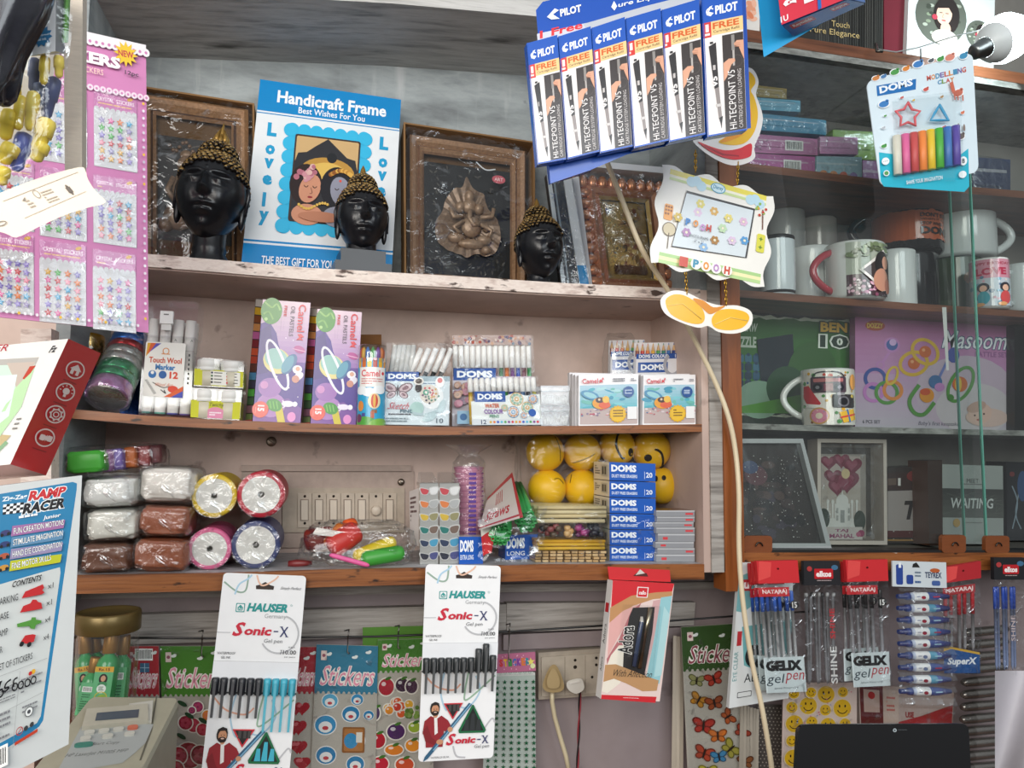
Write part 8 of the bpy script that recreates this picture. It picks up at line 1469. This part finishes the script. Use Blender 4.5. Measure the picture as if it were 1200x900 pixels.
# glue tubes
P = Panel((1045, 657), (1108, 659), (1112, 828), (1047, 826), YR-.012); r = thing('glue_tube_card', 'hanging pouch of nine blue and white glue tubes stacked in a row', 'glue pack', P.back(.01)); w, h = P.aw, P.ah
mb = MB(); hexat(mb, P, 0, 0, w, h*.18, -.001, .0015, '#c4ccd0'); mb.build('header_card', PAPER, r); A = Art(P, .0018); A.rrect(4, 4, 12, 28, 2, '#24408a'); A.rect(7, 2, 10, 8, '#e0e4e8'); A.text('TEYREX', 38, 12, 58, 19, '#2a3a5a', b=.03); A.ell(50, 10, 6, 2.6, '#b0582a'); A.lines(26, 12, 34, 20, 2, '#6a7a8a'); A.lines(26, 23, 34, 28, 1, '#3a5a8a'); A.poly([(24, 3), (28, 1), (31, 5), (32, 7), (23, 7)], '#1c1c1c'); A.rrect(46, 22, 56, 28, 2, '#3f5a94'); A.rrect(16, 16, 24, 27, 2, '#24408a'); mb = MB(); A.into(mb); mb.build('header_print', PAPER, r)
for i in range(9):
    y = (694-657+13.8*i)/h/1.0; x0, x1 = 3+.2*i, w-1; mb = MB(); k = .0068; pp = lambda x, o=0, dy=0: P.p(x/w, y+dy+.028-.012*(x/w), .006+o); a, b = pp(x0), pp(x1)
    M_ = [(0, .55, '#28396e'), (.14, .62, '#28396e'), (.145, .8, '#31437c'), (.22, .95, '#31437c'), (.23, .75, '#b9c4d8'), (.28, 1.0, '#dfe2e2'), (.55, 1.04, '#dfe2e2'), (.56, 1.04, '#5a9ab4' if i % 2 else '#3a4f8a'), (.7, 1.0, '#4a5f9a' if i % 2 else '#3f4a86'), (.78, .9, '#2f3f7a'), (1.0, .5, '#24306a')]
    mb.tube([a.lerp(b, t) for t, _, _ in M_], [k*s for _, s, _ in M_], [c for _, _, c in M_], 14); p = mb.build('glue_tube', SATIN, r)
    A = Art(P, .0135); cx_, cy_ = x0+(x1-x0)*.40, (y+.024)*h; A.ell(cx_+3, cy_, 2.6, 2, '#8a2a3a' if i not in (5, 6) else '#6a7a9a'); A.line([(cx_-5, cy_-.6), (cx_-1, cy_-.8)], .7, '#4a5a8a'); A.line([(cx_+14, cy_-1), (cx_+22, cy_-1.6)], 1.4, '#a83a4a' if i % 3 == 0 else '#9fc4d4'); mb = MB(); A.into(mb); mb.build('tube_print', GLOSS, p)
mb = MB(); mb.grid(lambda u, v: P.p(u*1.02-.01, .18+.82*v, .0155+.003*noise.noise(V((u*5, v*14, 3)))+.003*math.sin(v*60)), 16, 60, '#fff'); mb.build('clear_pouch', WRAP, r)
# laptop lid
P = Panel((936, 849), (1135, 848), (1150, 1130), (920, 1130), -.36, -.31); r = thing('laptop', 'black laptop lid standing up before the hanging pens', 'laptop', P.base()); mb = MB(); prism(mb, rcard(Art(P, 0), P.aw, P.ah, 9), lambda u, v, o=0: P.p(u, v, o-.006), .006, '#0c0c0e'); mb.build('lid', DARKP, r); A = Art(P, .0003); A.circ(118, 8, 2.4, '#9aa4a8'); A.circ(118, 8, 1.2, '#3a3f42'); A.text('laptop', 122, 6.6, 133, 9.6, '#4a4e50'); A.it = [t for t in A.it if t[1] != C('#4a4e50')]; A.lines(122, 7, 134, 9, 1, '#3f4345'); mb = MB(); A.into(mb); mb.build('lid_mark', SATIN, r)
mb = MB(); b = P.base(); mb.box(b+V((0, .11, .006)), (P.W, .22, .012), '#0e0e10'); mb.build('keyboard_base', SATIN, r)
# ---------------------------------------------------------------- left foreground
# jar of green bottles
YJ = .0; cj = at(121, 846, YJ); kj = mpp(121, 780, YJ); rj = 37*kj; zt = at(121, 716, YJ).z; z0 = cj.z; hj = zt-z0; o = V((cj.x, YJ, z0)); r = thing('plastic_jar', 'clear jar with a gold screw lid full of small green bottles', 'jar', o)
mb = MB(); mb.lathe([(0, .002), (rj*.9, 0), (rj*.97, .004), (rj, .012), (rj, hj*.78), (rj*.96, hj*.82), (rj*.96, hj*.9)], o, (0, 0, 1), 48, '#fff'); mb.build('jar_wall', CASE, r)
mb = MB(); pr = [(rj*1.0, hj*.82), (rj*1.04, hj*.83), (rj*1.04, hj*.985), (rj*1.0, hj), (rj*.93, hj*1.0), (rj*.9, hj*.985), (0, hj*.985)]; mb.lathe(pr, o, (0, 0, 1), 72, '#75633a'); mb.build('screw_lid', vmat('gold_plastic', .35, .5, .5, var=.12), r)
def bottle(px0, px1, Y0, rr, label, lab):
    a, b = at(*px0, Y0), at(*px1, Y0+.01); d = (b-a); L_ = d.length; d.normalize(); base = V((a.x, a.y, min(a.z, b.z))); t = thing('green_bottle', label, 'bottle', base, 'green bottles in the jar'); mb = MB(); M3 = axis_frame(d)
    mb.lathe([(0, 0), (rr*.9, 0), (rr, .004), (rr, L_*.62), (rr*.85, L_*.68), (rr*.45, L_*.73), (rr*.45, L_*.76)], a, d, 20, '#3f9a5a'); mb.build('bottle_body', GLOSS, t); mb = MB(); mb.lathe([(rr*.62, L_*.75), (rr*.66, L_*.76), (rr*.66, L_*.97), (rr*.6, L_), (0, L_)], a, d, 20, '#a87a3a'); mb.build('cap', vmat('gold_plastic'), t)
    s = d.cross(V((0, -1, 0))).normalized(); Pl = PR(0, 0, 1, 1, 0); n_ = s.cross(d); n_ = n_ if n_.y < 0 else -n_; ce = a+n_*(rr*1.02); k = rr*.8; Pl.c = [ce+d*L_*.60+s*k*sgn(s), ce+d*L_*.60-s*k*sgn(s), ce+d*L_*.08-s*k*sgn(s), ce+d*L_*.08+s*k*sgn(s)]; Pl.n = n_; Pl.aw, Pl.ah = 20, 48; Pl.W, Pl.H = 2*k, L_*.52; A = Art(Pl, .0003)
    A.full('#62b07a'); 
    if lab == 0:
        A.rect(0, 0, 20, 6, '#d9a52e'); A.text('Rs.15', 4, 1.4, 16, 4.8, '#7a3a14', b=.03); A.ell(10, 14, 4.6, 6, '#241a18'); A.ell(10, 13.4, 2.6, 3.4, '#c99878'); A.ell(10, 20, 5, 3, '#3f8a5a'); A.circ(9.5, 25, 5, '#e2e8e2'); A.lines(6.5, 22.5, 12.5, 27.5, 3, '#2f6a44', .5); A.ell(10, 36, 6, 4, '#8fae3a', rot=-30); A.ring(10, 35, 7, 1, '#c9b83a', 20); A.lines(4, 43, 16, 46, 1, '#1f4f30')
    else: A.barcode(3, 6, 17, 14); A.lines(4, 17, 16, 44, 8, '#2f6a44', .5)
    mb = MB(); A.into(mb); mb.build('bottle_label', PAPER, t)
sgn = lambda s: -1 if s.x > 0 else 1
bottle((118, 836), (132, 742), -.018, .0140, 'green bottle with a face on its label, foremost in the jar', 0); bottle((136, 836), (146, 744), .004, .0125, 'green bottle behind the foremost one at the right of the jar', 1); bottle((103, 836), (99, 742), .004, .0125, 'green bottle with a face label beside the racer box', 0); bottle((97, 842), (113, 770), -.020, .0105, 'green bottle leaning over with its back label showing', 1); bottle((120, 832), (110, 742), .020, .012, 'green bottle at the back of the jar', 1)
mb = MB(); mb.box((cj.x, YJ+.02, z0-.04), (.11, .10, .08), '#7a6a5a'); tag(mb.build('trim_6', WOODD), 'wooden ledge carrying the jar', kind='structure')
# printer
P = Panel((108, 815), (211, 817), (166, 906), (20, 925), -.24, -.085); r = thing('printer', 'beige office printer with a control panel, beside the racer box', 'printer', P.base()-V((0, 0, .12))); w, h = P.aw, P.ah; BE = '#a39f8c'; mb = MB(); c = P.c; dn = V((0, 0, -.12)); cc_ = P.p(.5, .5)
top = []
for i in range(33):
    t = i/32; 
    top.append(None)
rim = []
for (cx_, cy_, a0) in ((.95, .06, -90), (.95, .9, 0), (.04, .95, 90), (.04, .06, 180)):
    for k in range(6): a = R(a0+90*k/5); rim.append((cx_+.05*math.cos(a), cy_+.06*math.sin(a)))
lo = [P.p(u, v)+V((0, 0, -.006)) for u, v in rim]; hi = [P.p(.5+(u-.5)*.965, .5+(v-.5)*.965, .0) for u, v in rim]; bt = [p+dn for p in lo]; n = len(rim)
mb.face(hi, BE)
for i in range(n): j = (i+1) % n; mb.face([lo[i], lo[j], hi[j], hi[i]], BE, True); mb.face([bt[i], bt[j], lo[j], lo[i]], '#8d8977' if True else BE)
mb.build('printer_body', vmat('aged_beige_plastic', .5, 0, .4, var=.08), r)
A = Art(P, .0004); A.PP([(183, 816), (184, 817), (171, 862), (150, 905), (148, 905), (169, 861)], '#5f5c50'); A.PP([(97, 848), (174, 854), (160, 880), (146, 893), (130, 906), (60, 912)], '#a0a4a2')
mb = MB(); q3 = lambda x, y, o=0: P.p(A.L(x, y)[0]/P.aw, A.L(x, y)[1]/P.ah, o); prism(mb, [(101, 836), (171, 831), (168, 853), (94, 858)], q3, .006, '#b4b0a0'); prism(mb, [(150, 829), (178, 825), (172, 852), (168, 852), (171, 834)], q3, .004, '#c0beb4'); lcd = mb.build('display_bezel', vmat('aged_beige_plastic'), r); mb = MB(); mb.face([q3(x, y, .0065) for x, y in ((112, 842), (160, 839), (157, 850), (109, 852))], '#4a5560'); mb.build('display', DARKP, lcd)
A.T('Start Copy', (105, 874), (131, 879), '#5a5c58', sh=.2); A.T('HP LaserJet M1005 MFP', (76, 886), (137, 892), '#5a5c58', sh=.2); mb = MB(); A.into(mb); mb.build('panel_print', PAPER, r)
for x, y, c in ((102, 862, '#bdbcb2'), (118, 861, '#bdbcb2'), (134, 860, '#bdbcb2'), (150, 858.5, '#c06a54'), (97, 869.5, '#bdbcb2'), (121, 868.5, '#bdbcb2'), (145, 867, '#bdbcb2'), (94, 877.5, '#3f7a6c')):
    k = 8.5 if y > 875 else 5.2; mb = MB(); prism(mb, smooth_pts([(x-k, y+2), (x-k+1, y-1.8), (x+k, y-2.4), (x+k-.6, y+1.6)], 3), q3, .003, c); mb.build('button', SATIN, r)
# ramp racer carton
P = Panel((-92, 581), (96, 557), (80, 872), (-72, 950), -.46, -.46, dY=.06); A = Art(P, .0005); BLU = '#2a7aa6'; A.full('#c6caca')
r = thing('toy_carton', 'white and blue toy racer carton standing at the left', 'box', P.back(.06)); mb = MB(); mb.slab(P, .06, '#d4d6d6', {'top': '#c9cccc', 'right': '#b9bcbc'}); mb.build('carton', GLOSS, r)
A.PP([(-80, 592), (86, 565), (91, 567), (91.5, 575), (77, 850), (72, 857), (62, 863), (-60, 922)], BLU); A.PP([(-80, 708), (70, 671), (81, 668.5), (82.5, 675), (73, 845), (68, 853), (-60, 905)], '#c2c7c6')
def tt(t, x0, y0, x1, y1, c, **k): A.T(t, (x0, y0), (x1, y1), c, **k)
t2('Zig-Zag', (3, 590), (33, 585), 7, '#e6ecee', b=.03, sh=.1)
for nmx, p0, p1, hh, c in (('RAMP', (35, 588), (79, 582), 12, '#c02a30'), ('RACER', (29, 604), (80, 596), 13, '#1c1a1c')):
    a, b = A.L(p0[0], p0[1]-hh), A.L(*p1); y1 = a[1]+A.L(p0[0], p0[1])[1]-A.L(p0[0], p0[1]-hh)[1]; A.text(nmx, a[0]-1, a[1]-1, b[0]+1, y1+1, '#eef0f0', sh=.25, b=.12); A.text(nmx, a[0], a[1], b[0], y1, c, sh=.25, b=.05)
for i in range(6):
    for j in range(4): x, y = 5+i*4, 592+j*3-i*.5; A.PP([(x, y), (x+4, y-.5), (x+3.6, y+2.5), (x-.4, y+3)], '#1c1a1c' if (i+j) % 2 else '#eef0f0')
A.lines(*A.L(24, 606), *A.L(80, 601), 1, '#eef0f0', .7); t2('Junior', (54, 612), (75, 608.5), 6, '#eef0f0', sh=.2, b=.02)
for i, (t, y, c, bg, ic) in enumerate((('FUN CREATION MOTIONS', 628, '#eef0f0', '#9a6a9a', '#3a3a6a'), ('STIMULATE IMAGINATION', 641.5, '#eef0f0', '#5a86a8', '#2f3a6a'), ('HAND EYE COORDINATION', 655.5, '#eef0f0', '#8f86a8', '#a8543a'), ('FINE MOTOR SKILLS', 669.5, '#eef0f0', '#b4b82a', '#c08a3a'))):
    A.PP([(17, y-10.5), (81, y-13-4), (80, y-7), (16, y+2)], bg); t2(t, (19, y-.5), (80 if i < 3 else 68, y-5), 7, '#22242a', b=.05); t2(t, (19, y-.5), (80 if i < 3 else 68, y-5), 7, c, b=.005); A.EE(9, y-2.5, 6, 3.4, ic); A.CC(5, y+.5, 2, '#1c1c20'); A.CC(13, y-1.5, 2, '#1c1c20')
t2('CONTENTS', (21, 691), (58, 686), 7, '#2a2a2c', sh=.25, b=.02)
for t, x0, x1, y, hh in (('PARKING', 3, 30, 712, 8.5), ('BASE', 4, 19, 730, 8), ('RAMP', 3, 19, 750, 8), ('CAR', 2, 13, 770, 8)): t2(t, (x0, y), (x1, y-3), hh, '#3a3c3e')
t2('A SET OF STICKERS', (0, 791), (54, 776), 8, '#3a3c3e')
for t, y in (('x1', 694), ('x1', 714), ('x4', 734), ('x4', 755)): t2(t, (66.5, y), (74, y-1), 6.5, '#3a3c3e')
A.PP([(34, 704), (38, 696), (60, 688), (62, 692), (60, 695), (63, 698), (60, 700)], '#b5282c'); A.PP([(33, 721), (37, 713), (46, 710), (48, 706), (53, 706), (56, 709), (60, 710), (62, 717)], '#b5282c'); A.PP([(30, 734), (48, 730), (49, 727), (54, 727), (55, 730), (62, 731), (62, 734), (55, 736), (54, 741), (48, 740), (47, 737), (31, 738)], '#4f8a3a'); A.PP([(37, 755), (42, 748), (52, 747), (56, 748), (54, 756), (44, 758)], '#b5282c'); A.CC(38, 758, 3, '#1c1c1e'); A.CC(48, 759, 3, '#1c1c1e')
A.line([A.L(-20, 804), A.L(74, 776)], .4, '#8a8c8e'); A.line([A.L(38, 790), A.L(34, 880)], .4, '#8a8c8e'); A.line([A.L(-20, 852), A.L(72, 816)], .4, '#8a8c8e')
A.lines(*A.L(-6, 815), *A.L(34, 822), 6, '#7a7c80', .4); A.lines(*A.L(40, 800), *A.L(70, 810), 4, '#7a7c80', .4); A.lines(*A.L(-6, 845), *A.L(30, 868), 5, '#7a7c80', .4); A.lines(*A.L(44, 832), *A.L(66, 836), 2, '#7a7c80', .4); A.CC(54, 838, 6, '#4a4c50'); A.CC(54, 838, 5, '#d9dddc'); A.CC(54, 838, 2.4, '#4a4c50')
for pts in ([(5, 804), (7, 820)], [(3, 805), (6, 803), (14, 801)], [(12, 802), (10, 812), (14, 810), (16, 816), (11, 820)], [(26, 799), (20, 803), (18, 809), (24, 808), (19, 813), (16, 812)]): A.curve([A.L(*p) for p in pts], 2.0, '#1a1a1e')
for x, y in ((32, 808), (40, 806), (49, 804), (57, 801)): A.ring(*A.L(x, y), 4.2, 1.6, '#1a1a1e', 16, 0, 360, 5)
A.curve([A.L(30, 808), A.L(30, 800), A.L(35, 797)], 2, '#1a1a1e'); A.CC(56, 791, 3, '#d0a030'); A.CC(52, 793, 2.5, '#b5282c'); A.ring(*A.L(42, 860), 5, 1, '#a83a3a', 16); A.line([A.L(39, 864), A.L(45, 856)], 1, '#a83a3a'); A.CC(51, 857, 3, '#3a3c3e'); A.CC(59, 853, 3, '#3a3c3e'); A.PP([(36, 873), (68, 858), (68, 862), (36, 877)], '#b5402c')
x0, y0 = A.L(-12, 886); x1, y1 = A.L(27, 890); A.barcode(x0, y0, x1, y1+8); mb = MB(); A.into(mb); mb.build('front_print', GLOSS, r)
# red and white toy box leaning on it
f = [at(-130, 418, -.44), at(80, 397, -.40), at(12, 544, -.40), at(-190, 566, -.44)]; bk = [at(-80, 432, -.34), at(118, 414, -.34), at(54, 557, -.34), at(-150, 575, -.36)]
r = thing('toy_box', 'red and white toy box with four round icons on its red side', 'box', at(20, 556, -.38)); mb = MB(); mb.hexa(f+bk, '#e9e5e0', {'right': '#c02026', 'bottom': '#c99a94', 'back': '#c02026'}); mb.build('carton', GLOSS, r)
def own(c, aw, ah): P = PR(0, 0, 1, 1, 0); P.c = c; P.n = (c[3]-c[0]).cross(c[1]-c[0]).normalized(); P.n = P.n if P.n.dot(CAMP-c[0]) > 0 else -P.n; P.W = (c[1]-c[0]).length; P.H = (c[3]-c[0]).length; P.aw, P.ah = aw, ah; return P
P = own([f[1], bk[1], bk[2], f[2]], 41, 160); A = Art(P, .0005)
for x, y in ((88, 432.6), (76.6, 457.6), (65, 483), (53, 509.6)):
    cx_, cy_ = A.L(x, y); A.ring(cx_, cy_, 11, 1.6, '#ecdcd8', 28); A.rect(cx_-8, cy_+15, cx_+8, cy_+16, '#7a1418')
cx_, cy_ = A.L(88, 432.6); A.poly([(cx_-7, cy_), (cx_, cy_-7), (cx_+7, cy_), (cx_+5, cy_), (cx_+5, cy_+6), (cx_-5, cy_+6), (cx_-5, cy_)], '#ecdcd8'); A.rect(cx_-1.5, cy_+1, cx_+1.5, cy_+6, '#c02026')
cx_, cy_ = A.L(76.6, 457.6); A.circ(cx_, cy_-1, 4, '#ecdcd8'); A.rect(cx_-1.6, cy_+3, cx_+1.6, cy_+6, '#ecdcd8'); [A.line([(cx_+6*math.cos(a), cy_-1+6*math.sin(a)), (cx_+8*math.cos(a), cy_-1+8*math.sin(a))], 1, '#ecdcd8') for a in [R(t) for t in range(-180, 1, 36)]]
cx_, cy_ = A.L(65, 483); A.ring(cx_, cy_, 7, 1.6, '#ecdcd8', 8); A.ring(cx_, cy_, 3.6, 1.2, '#ecdcd8', 12); [A.rect(cx_+7*math.cos(a)-1, cy_+7*math.sin(a)-1, cx_+7*math.cos(a)+1, cy_+7*math.sin(a)+1, '#ecdcd8') for a in [R(t) for t in range(0, 360, 45)]]
cx_, cy_ = A.L(53, 509.6); A.rrect(cx_-7, cy_-3, cx_-1, cy_+4, 1.5, '#ecdcd8'); A.rrect(cx_+1, cy_-4, cx_+7, cy_+3, 1.5, '#ecdcd8'); A.star(cx_, cy_, 4, '#ecdcd8', 4); mb = MB(); A.into(mb); mb.build('side_print', GLOSS, r)
P = own(f, 210, 170); A = Art(P, .0005); A.full('#ebe7e2'); A.PP([(-60, 424), (48, 417), (2, 530), (-90, 535)], '#b9b4ae'); A.PP([(-56, 430), (44, 424), (4, 520), (-80, 526)], '#cfe6d4'); A.PP([(10, 424), (44, 422), (30, 462), (20, 440)], '#c8b8ac'); A.PP([(24, 450), (44, 428), (34, 470), (10, 505), (8, 480)], '#bfe0b0'); A.PP([(-20, 440), (24, 436), (20, 480), (-10, 505)], '#dff0ea'); A.PP([(31, 440), (38, 427), (45, 426), (40, 434), (33, 441)], '#c04a3a'); A.PP([(0, 518), (14, 500), (26, 500), (10, 520)], '#c9b48a')
A.PP([(2, 524), (20, 506), (24, 508), (6, 526)], '#8fb08a'); A.T('ER', (-6, 412), (12, 403), '#b82a3a', sh=.2); A.T('Fz', (59, 412), (69, 404), '#3a3a3a', sh=.2, b=.03); A.lines(*A.L(26, 494), *A.L(38, 478), 3, '#8a8680', .4); mb = MB(); A.into(mb); mb.build('front_print', GLOSS, r)
# crystal star sticker card
P = Panel((-45, 4), (171, 53), (174, 390), (-45, 367), -.25, dY=.06); r = thing('star_sticker_card', 'large pink hanging card of colourful star sticker packets', 'sticker card', P.back(.004)); mb = MB(); mb.slab(P, .002, '#c885b2'); mb.build('backing_card', PAPER, r); A = Art(P, .0004); w, h = P.aw, P.ah; PK = '#bf78a8'; A.full(PK); A.rect(0, 0, w, 12, '#d9d6da')
for i in range(28): A.circ(4+i*8, 12, 5, '#d9d6da'); A.circ(4+i*8, 12, 2, PK, 8); A.circ(4+i*8, 68, 4, '#dcc8d6', 10); A.circ(4+i*8, 68, 1.6, PK, 8)
t2('STICKERS', (36, 61), (141, 85), 14, '#e9e4e6', b=.05); t2('CRYSTAL STICKERS', (55, 76), (121, 92), 6.5, '#e6c8b8', b=.0)
bx_, by_ = A.L(147, 65); A.star(bx_, by_, 16, '#d9b52a', 12, .6); A.text('NEW', bx_-10, by_-4, bx_+10, by_+4, '#b0343a', sh=-.1, b=.03); t2('12pc', (146, 89), (162, 93), 6, '#3a3040', b=.02)
for i in range(30):
    for (x, y) in ((w-5, 76+i*(h-82)/30), (8+i*(w-16)/30, h-6)): A.circ(x, y, 1.8, random.choice(['#d8d4dc', '#d9b03a', '#b8b0c4', '#e0e0e6', '#c9c2d0']), 8)
A.T('MADE IN CHINA', (145, 387), (170, 386), '#5a3a50'); mb = MB(); A.into(mb); mb.build('card_print', PAPER, r)
SC = ['#b01828', '#c9681a', '#6450a0', '#c44a8c', '#3a9a34', '#2f8fb8', '#c09010', '#8c80ac', '#d07a90', '#7f6cb4']
for col, (x0, x1, dy) in enumerate(((-8, 41, -17), (47, 103, -8), (110, 162, 0))):
    for y0, y1 in ((104, 198), (201, 283), (286, 379)):
        A = Art(P, .0012); a, b = A.L(x0, y0+dy), A.L(x1, y1+dy+ (3 if col < 2 else 0)); A.rect(a[0], a[1], b[0], b[1], '#b9b8bc'); hh = (b[1]-a[1])*.24; A.rect(a[0], a[1], b[0], a[1]+hh, '#b56c9e'); cw = b[0]-a[0]
        A.text('CRYSTAL', a[0]+cw*.08, a[1]+hh*.3, a[0]+cw*.46, a[1]+hh*.52, '#ecdce6', b=.01); A.text('STICKERS', a[0]+cw*.52, a[1]+hh*.3, a[0]+cw*.94, a[1]+hh*.52, '#ecdce6', b=.01); A.lines(a[0]+cw*.1, a[1]+hh*.62, a[0]+cw*.9, a[1]+hh*.76, 1, '#d8b07a'); A.ell(a[0]+cw*.84, a[1]+hh*.16, 4, 2, '#c99a3a', rot=-20)
        for i in range(8): A.circ(a[0]+cw*(i+.5)/8, a[1]+hh, cw/16, '#b9b8bc', 8)
        ny = 6 if y0 > 200 or True else 5
        for i in range(4):
            for j in range(ny):
                x, y = a[0]+cw*(.18+.21*i), a[1]+hh*1.45+(b[1]-a[1]-hh*1.65)*(j+.3)/ny; c = random.choice(SC); ro = -90+random.uniform(-12, 12); A.star(x, y, 5.0, c, 5, .42, ro); A.star(x-.4, y-.4, 2.2, mixc(c, '#ffffff', .2), 5, .42, ro)
        mb = MB(); A.into(mb); mb.build('sticker_packet', GLOSS, r)
        mb = MB(); mb.grid(lambda u, v: P.p((a[0]+(b[0]-a[0])*u)/w, (a[1]+(b[1]-a[1])*v)/h, .006+.0025*noise.noise(V((u*4+col, v*6+y0, 2)))), 12, 14, '#fff'); mb.build('clear_sleeve', film('packet_film', .02, .25, .1, 40, .7, streak=.30 if y0 < 0 else .16), r)
# hanging board edge, pouch of toys, leaflet and black bag in front of it
YF = -.46
mb = MB(); q = [at(74, -40, YF), at(97, -40, YF), at(96, 200, YF), at(76, 215, YF)]; mb.hexa(q+[p+V((0, .012, 0)) for p in q], '#d2c8ba'); tag(mb.build('cardboard_strip', CARDB), 'narrow beige upright board edge between the toy pouch and the star stickers', 'board')
YF = -.52; r = thing('toy_pouch', 'clear pouch of yellow and blue plastic toys at the top left corner', 'toy pouch', at(35, 214, YF))
def caps(x, y, L_, k, t, c, nm, Y=YF, mat=None):
    a, b = at(x+L_/2*math.sin(R(t)), y-L_/2*math.cos(R(t)), Y), at(x-L_/2*math.sin(R(t)), y+L_/2*math.cos(R(t)), Y); k *= 1.25*mpp(x, y, Y); d = b-a; mb = MB(); mb.tube([a, a+d*.05, a+d*.15, a+d*.55, a+d*.56, a+d*.9, b], [k*.4, k*.85, k, k, k*.8, k*.75, k*.35], c, 14); mb.build(nm, mat or SATIN, r)
YEL, BU = '#ffe35a', '#6c7cd8'
for x, y, L_, k, t in ((52, 82, 34, 5, 4), (69, 78, 26, 5, 0), (37, 130, 46, 6.5, 8), (23, 132, 40, 6, 6), (50, 158, 40, 9, 20), (46, 178, 24, 8, 25), (9, 146, 36, 8, 12), (9, 180, 26, 9, 30), (3, 206, 22, 7, 10), (18, 100, 24, 6, -10)): caps(x, y, L_, k, t, YEL, 'yellow_toy')
for x, y, L_, k, t, c in ((59, 115, 50, 7, 14, '#4a5484'), (24, 178, 46, 8.5, 14, BU), (40, 88, 40, 6, 4, '#6a7494'), (48, 112, 30, 6, -16, '#7f8cae')): caps(x, y, L_, k, t, c, 'blue_toy', YF+.012)
mb = MB(); q = [at(35, -40, YF-.012), at(66, -40, YF-.012), at(65, 60, YF-.012), at(34, 66, YF-.012)]; q2 = [at(50, -40, YF+.015), at(77, -40, YF+.015), at(76, 63, YF+.015), at(50, 64, YF+.015)]; mb.hexa(q+q2, '#dfdfe0', {'right': '#8d8f94'}); mb.build('inner_box', PAPER, r); P = own(q, 31, 103); A = Art(P, .0005); sx, sy = A.L(49, 45); A.star(sx, sy, 13, '#2f78a8', 11, .72); A.circ(sx, sy, 9.5, '#2f78a8'); A.text('waterproof', sx-9, sy-2.6, sx+9, sy+.2, '#e0ecf2', b=.03); A.text('Gel ink', sx-6, sy+2, sx+6, sy+5, '#e0ecf2', b=.03); mb = MB(); A.into(mb); mb.build('box_print', PAPER, r)
mb = MB(); mb.grid(lambda u, v: at(-60+(128-30*v**3)*u, -30+v*236-20*v*u, YF+.030), 8, 12, '#dcd6c8'); mb.build('added_pale_backing', PAPER, r)  # pale sheet added behind the toys to make the pouch look bright
mb = MB(); mb.grid(lambda u, v: at(75+9*u-4*v, -30+v*80, YF+.01-.008*math.sin(math.pi*u)), 6, 12, '#5fae2a'); mb.build('green_strip', GLOSS, r)
mb = MB(); out = [(86, -40), (84, 40), (78, 90), (73, 130), (68, 165), (60, 188), (45, 200), (25, 212), (-10, 218), (-60, 220)]
def fn(u, v):
    x, y = out[min(9, int(v*9))]; f = v*9-int(v*9); x2, y2 = out[min(9, int(v*9)+1)]; X, Y_ = x+(x2-x)*f, y+(y2-y)*f; return at(-60+(X+60)*u, Y_, YF-.016*math.sin(math.pi*min(1, u*1.0))-.004+.006*noise.noise(V((u*5, v*7, 1))))
mb.grid(fn, 24, 40, '#fff'); mb.build('clear_pouch', FILM, r)
YL = -.54; pts = smooth_pts([(-30, 238), (0, 226), (45, 209), (92, 196), (100, 200), (103, 210), (112, 224), (124, 237), (104, 243), (76, 252), (45, 266), (20, 278), (5, 273), (-30, 262)], 3); mb = MB(); prism(mb, pts, plane_at(YL), .0006, '#d9cdbd'); r = thing('paper_leaflet', 'cream folded leaflet hanging below the toy pouch', 'leaflet', at(40, 278, YL)); mb.build('paper', PAPER, r); P = Panel((-20, 233), (92, 196), (124, 237), (20, 278), YL-.0007); A = Art(P, .0003)
A.line([A.L(4, 236), A.L(92, 202)], .6, '#9a8c7c'); A.line([A.L(30, 256), A.L(104, 226)], .6, '#a89a8a'); A.rrect(*A.L(77, 218), *A.L(90, 229), 2, '#5a5048'); A.rrect(A.L(77, 218)[0]+1.4, A.L(77, 218)[1]+1.4, A.L(90, 229)[0]-1.4, A.L(90, 229)[1]-1.4, 1, '#d9cdbd'); A.rrect(A.L(77, 218)[0]+4, A.L(77, 218)[1]+3.5, A.L(90, 229)[0]-4, A.L(90, 229)[1]-3.5, 1, '#5a5048'); A.lines(*A.L(48, 226), *A.L(74, 236), 5, '#a39686', .4); A.lines(*A.L(30, 236), *A.L(46, 244), 3, '#a39686', .4); A.ring(*A.L(44, 228), 3.4, .7, '#7a7064', 14, 0, 360, 6); A.poly([A.L(27, 236), A.L(30, 231), A.L(31, 236)], '#7a7064'); A.ring(*A.L(2, 262), 6, 1, '#7a7064', 14, 0, 360, 3); mb = MB(); A.into(mb); mb.build('leaflet_print', PAPER, r)
mb = MB(); M3 = Matrix.Rotation(R(14), 3, 'Y'); mb.blob(at(-14, 20, -.57), (.058, .04, .155), '#23242c', .30, 2.4, 61, M3, .7, 40, 30); r = tag(mb.build('black_bag', vmat('black_polythene', .22, 0, .6, .3, .5, 40)), 'black glossy plastic bag hanging at the top left corner', 'plastic bag')
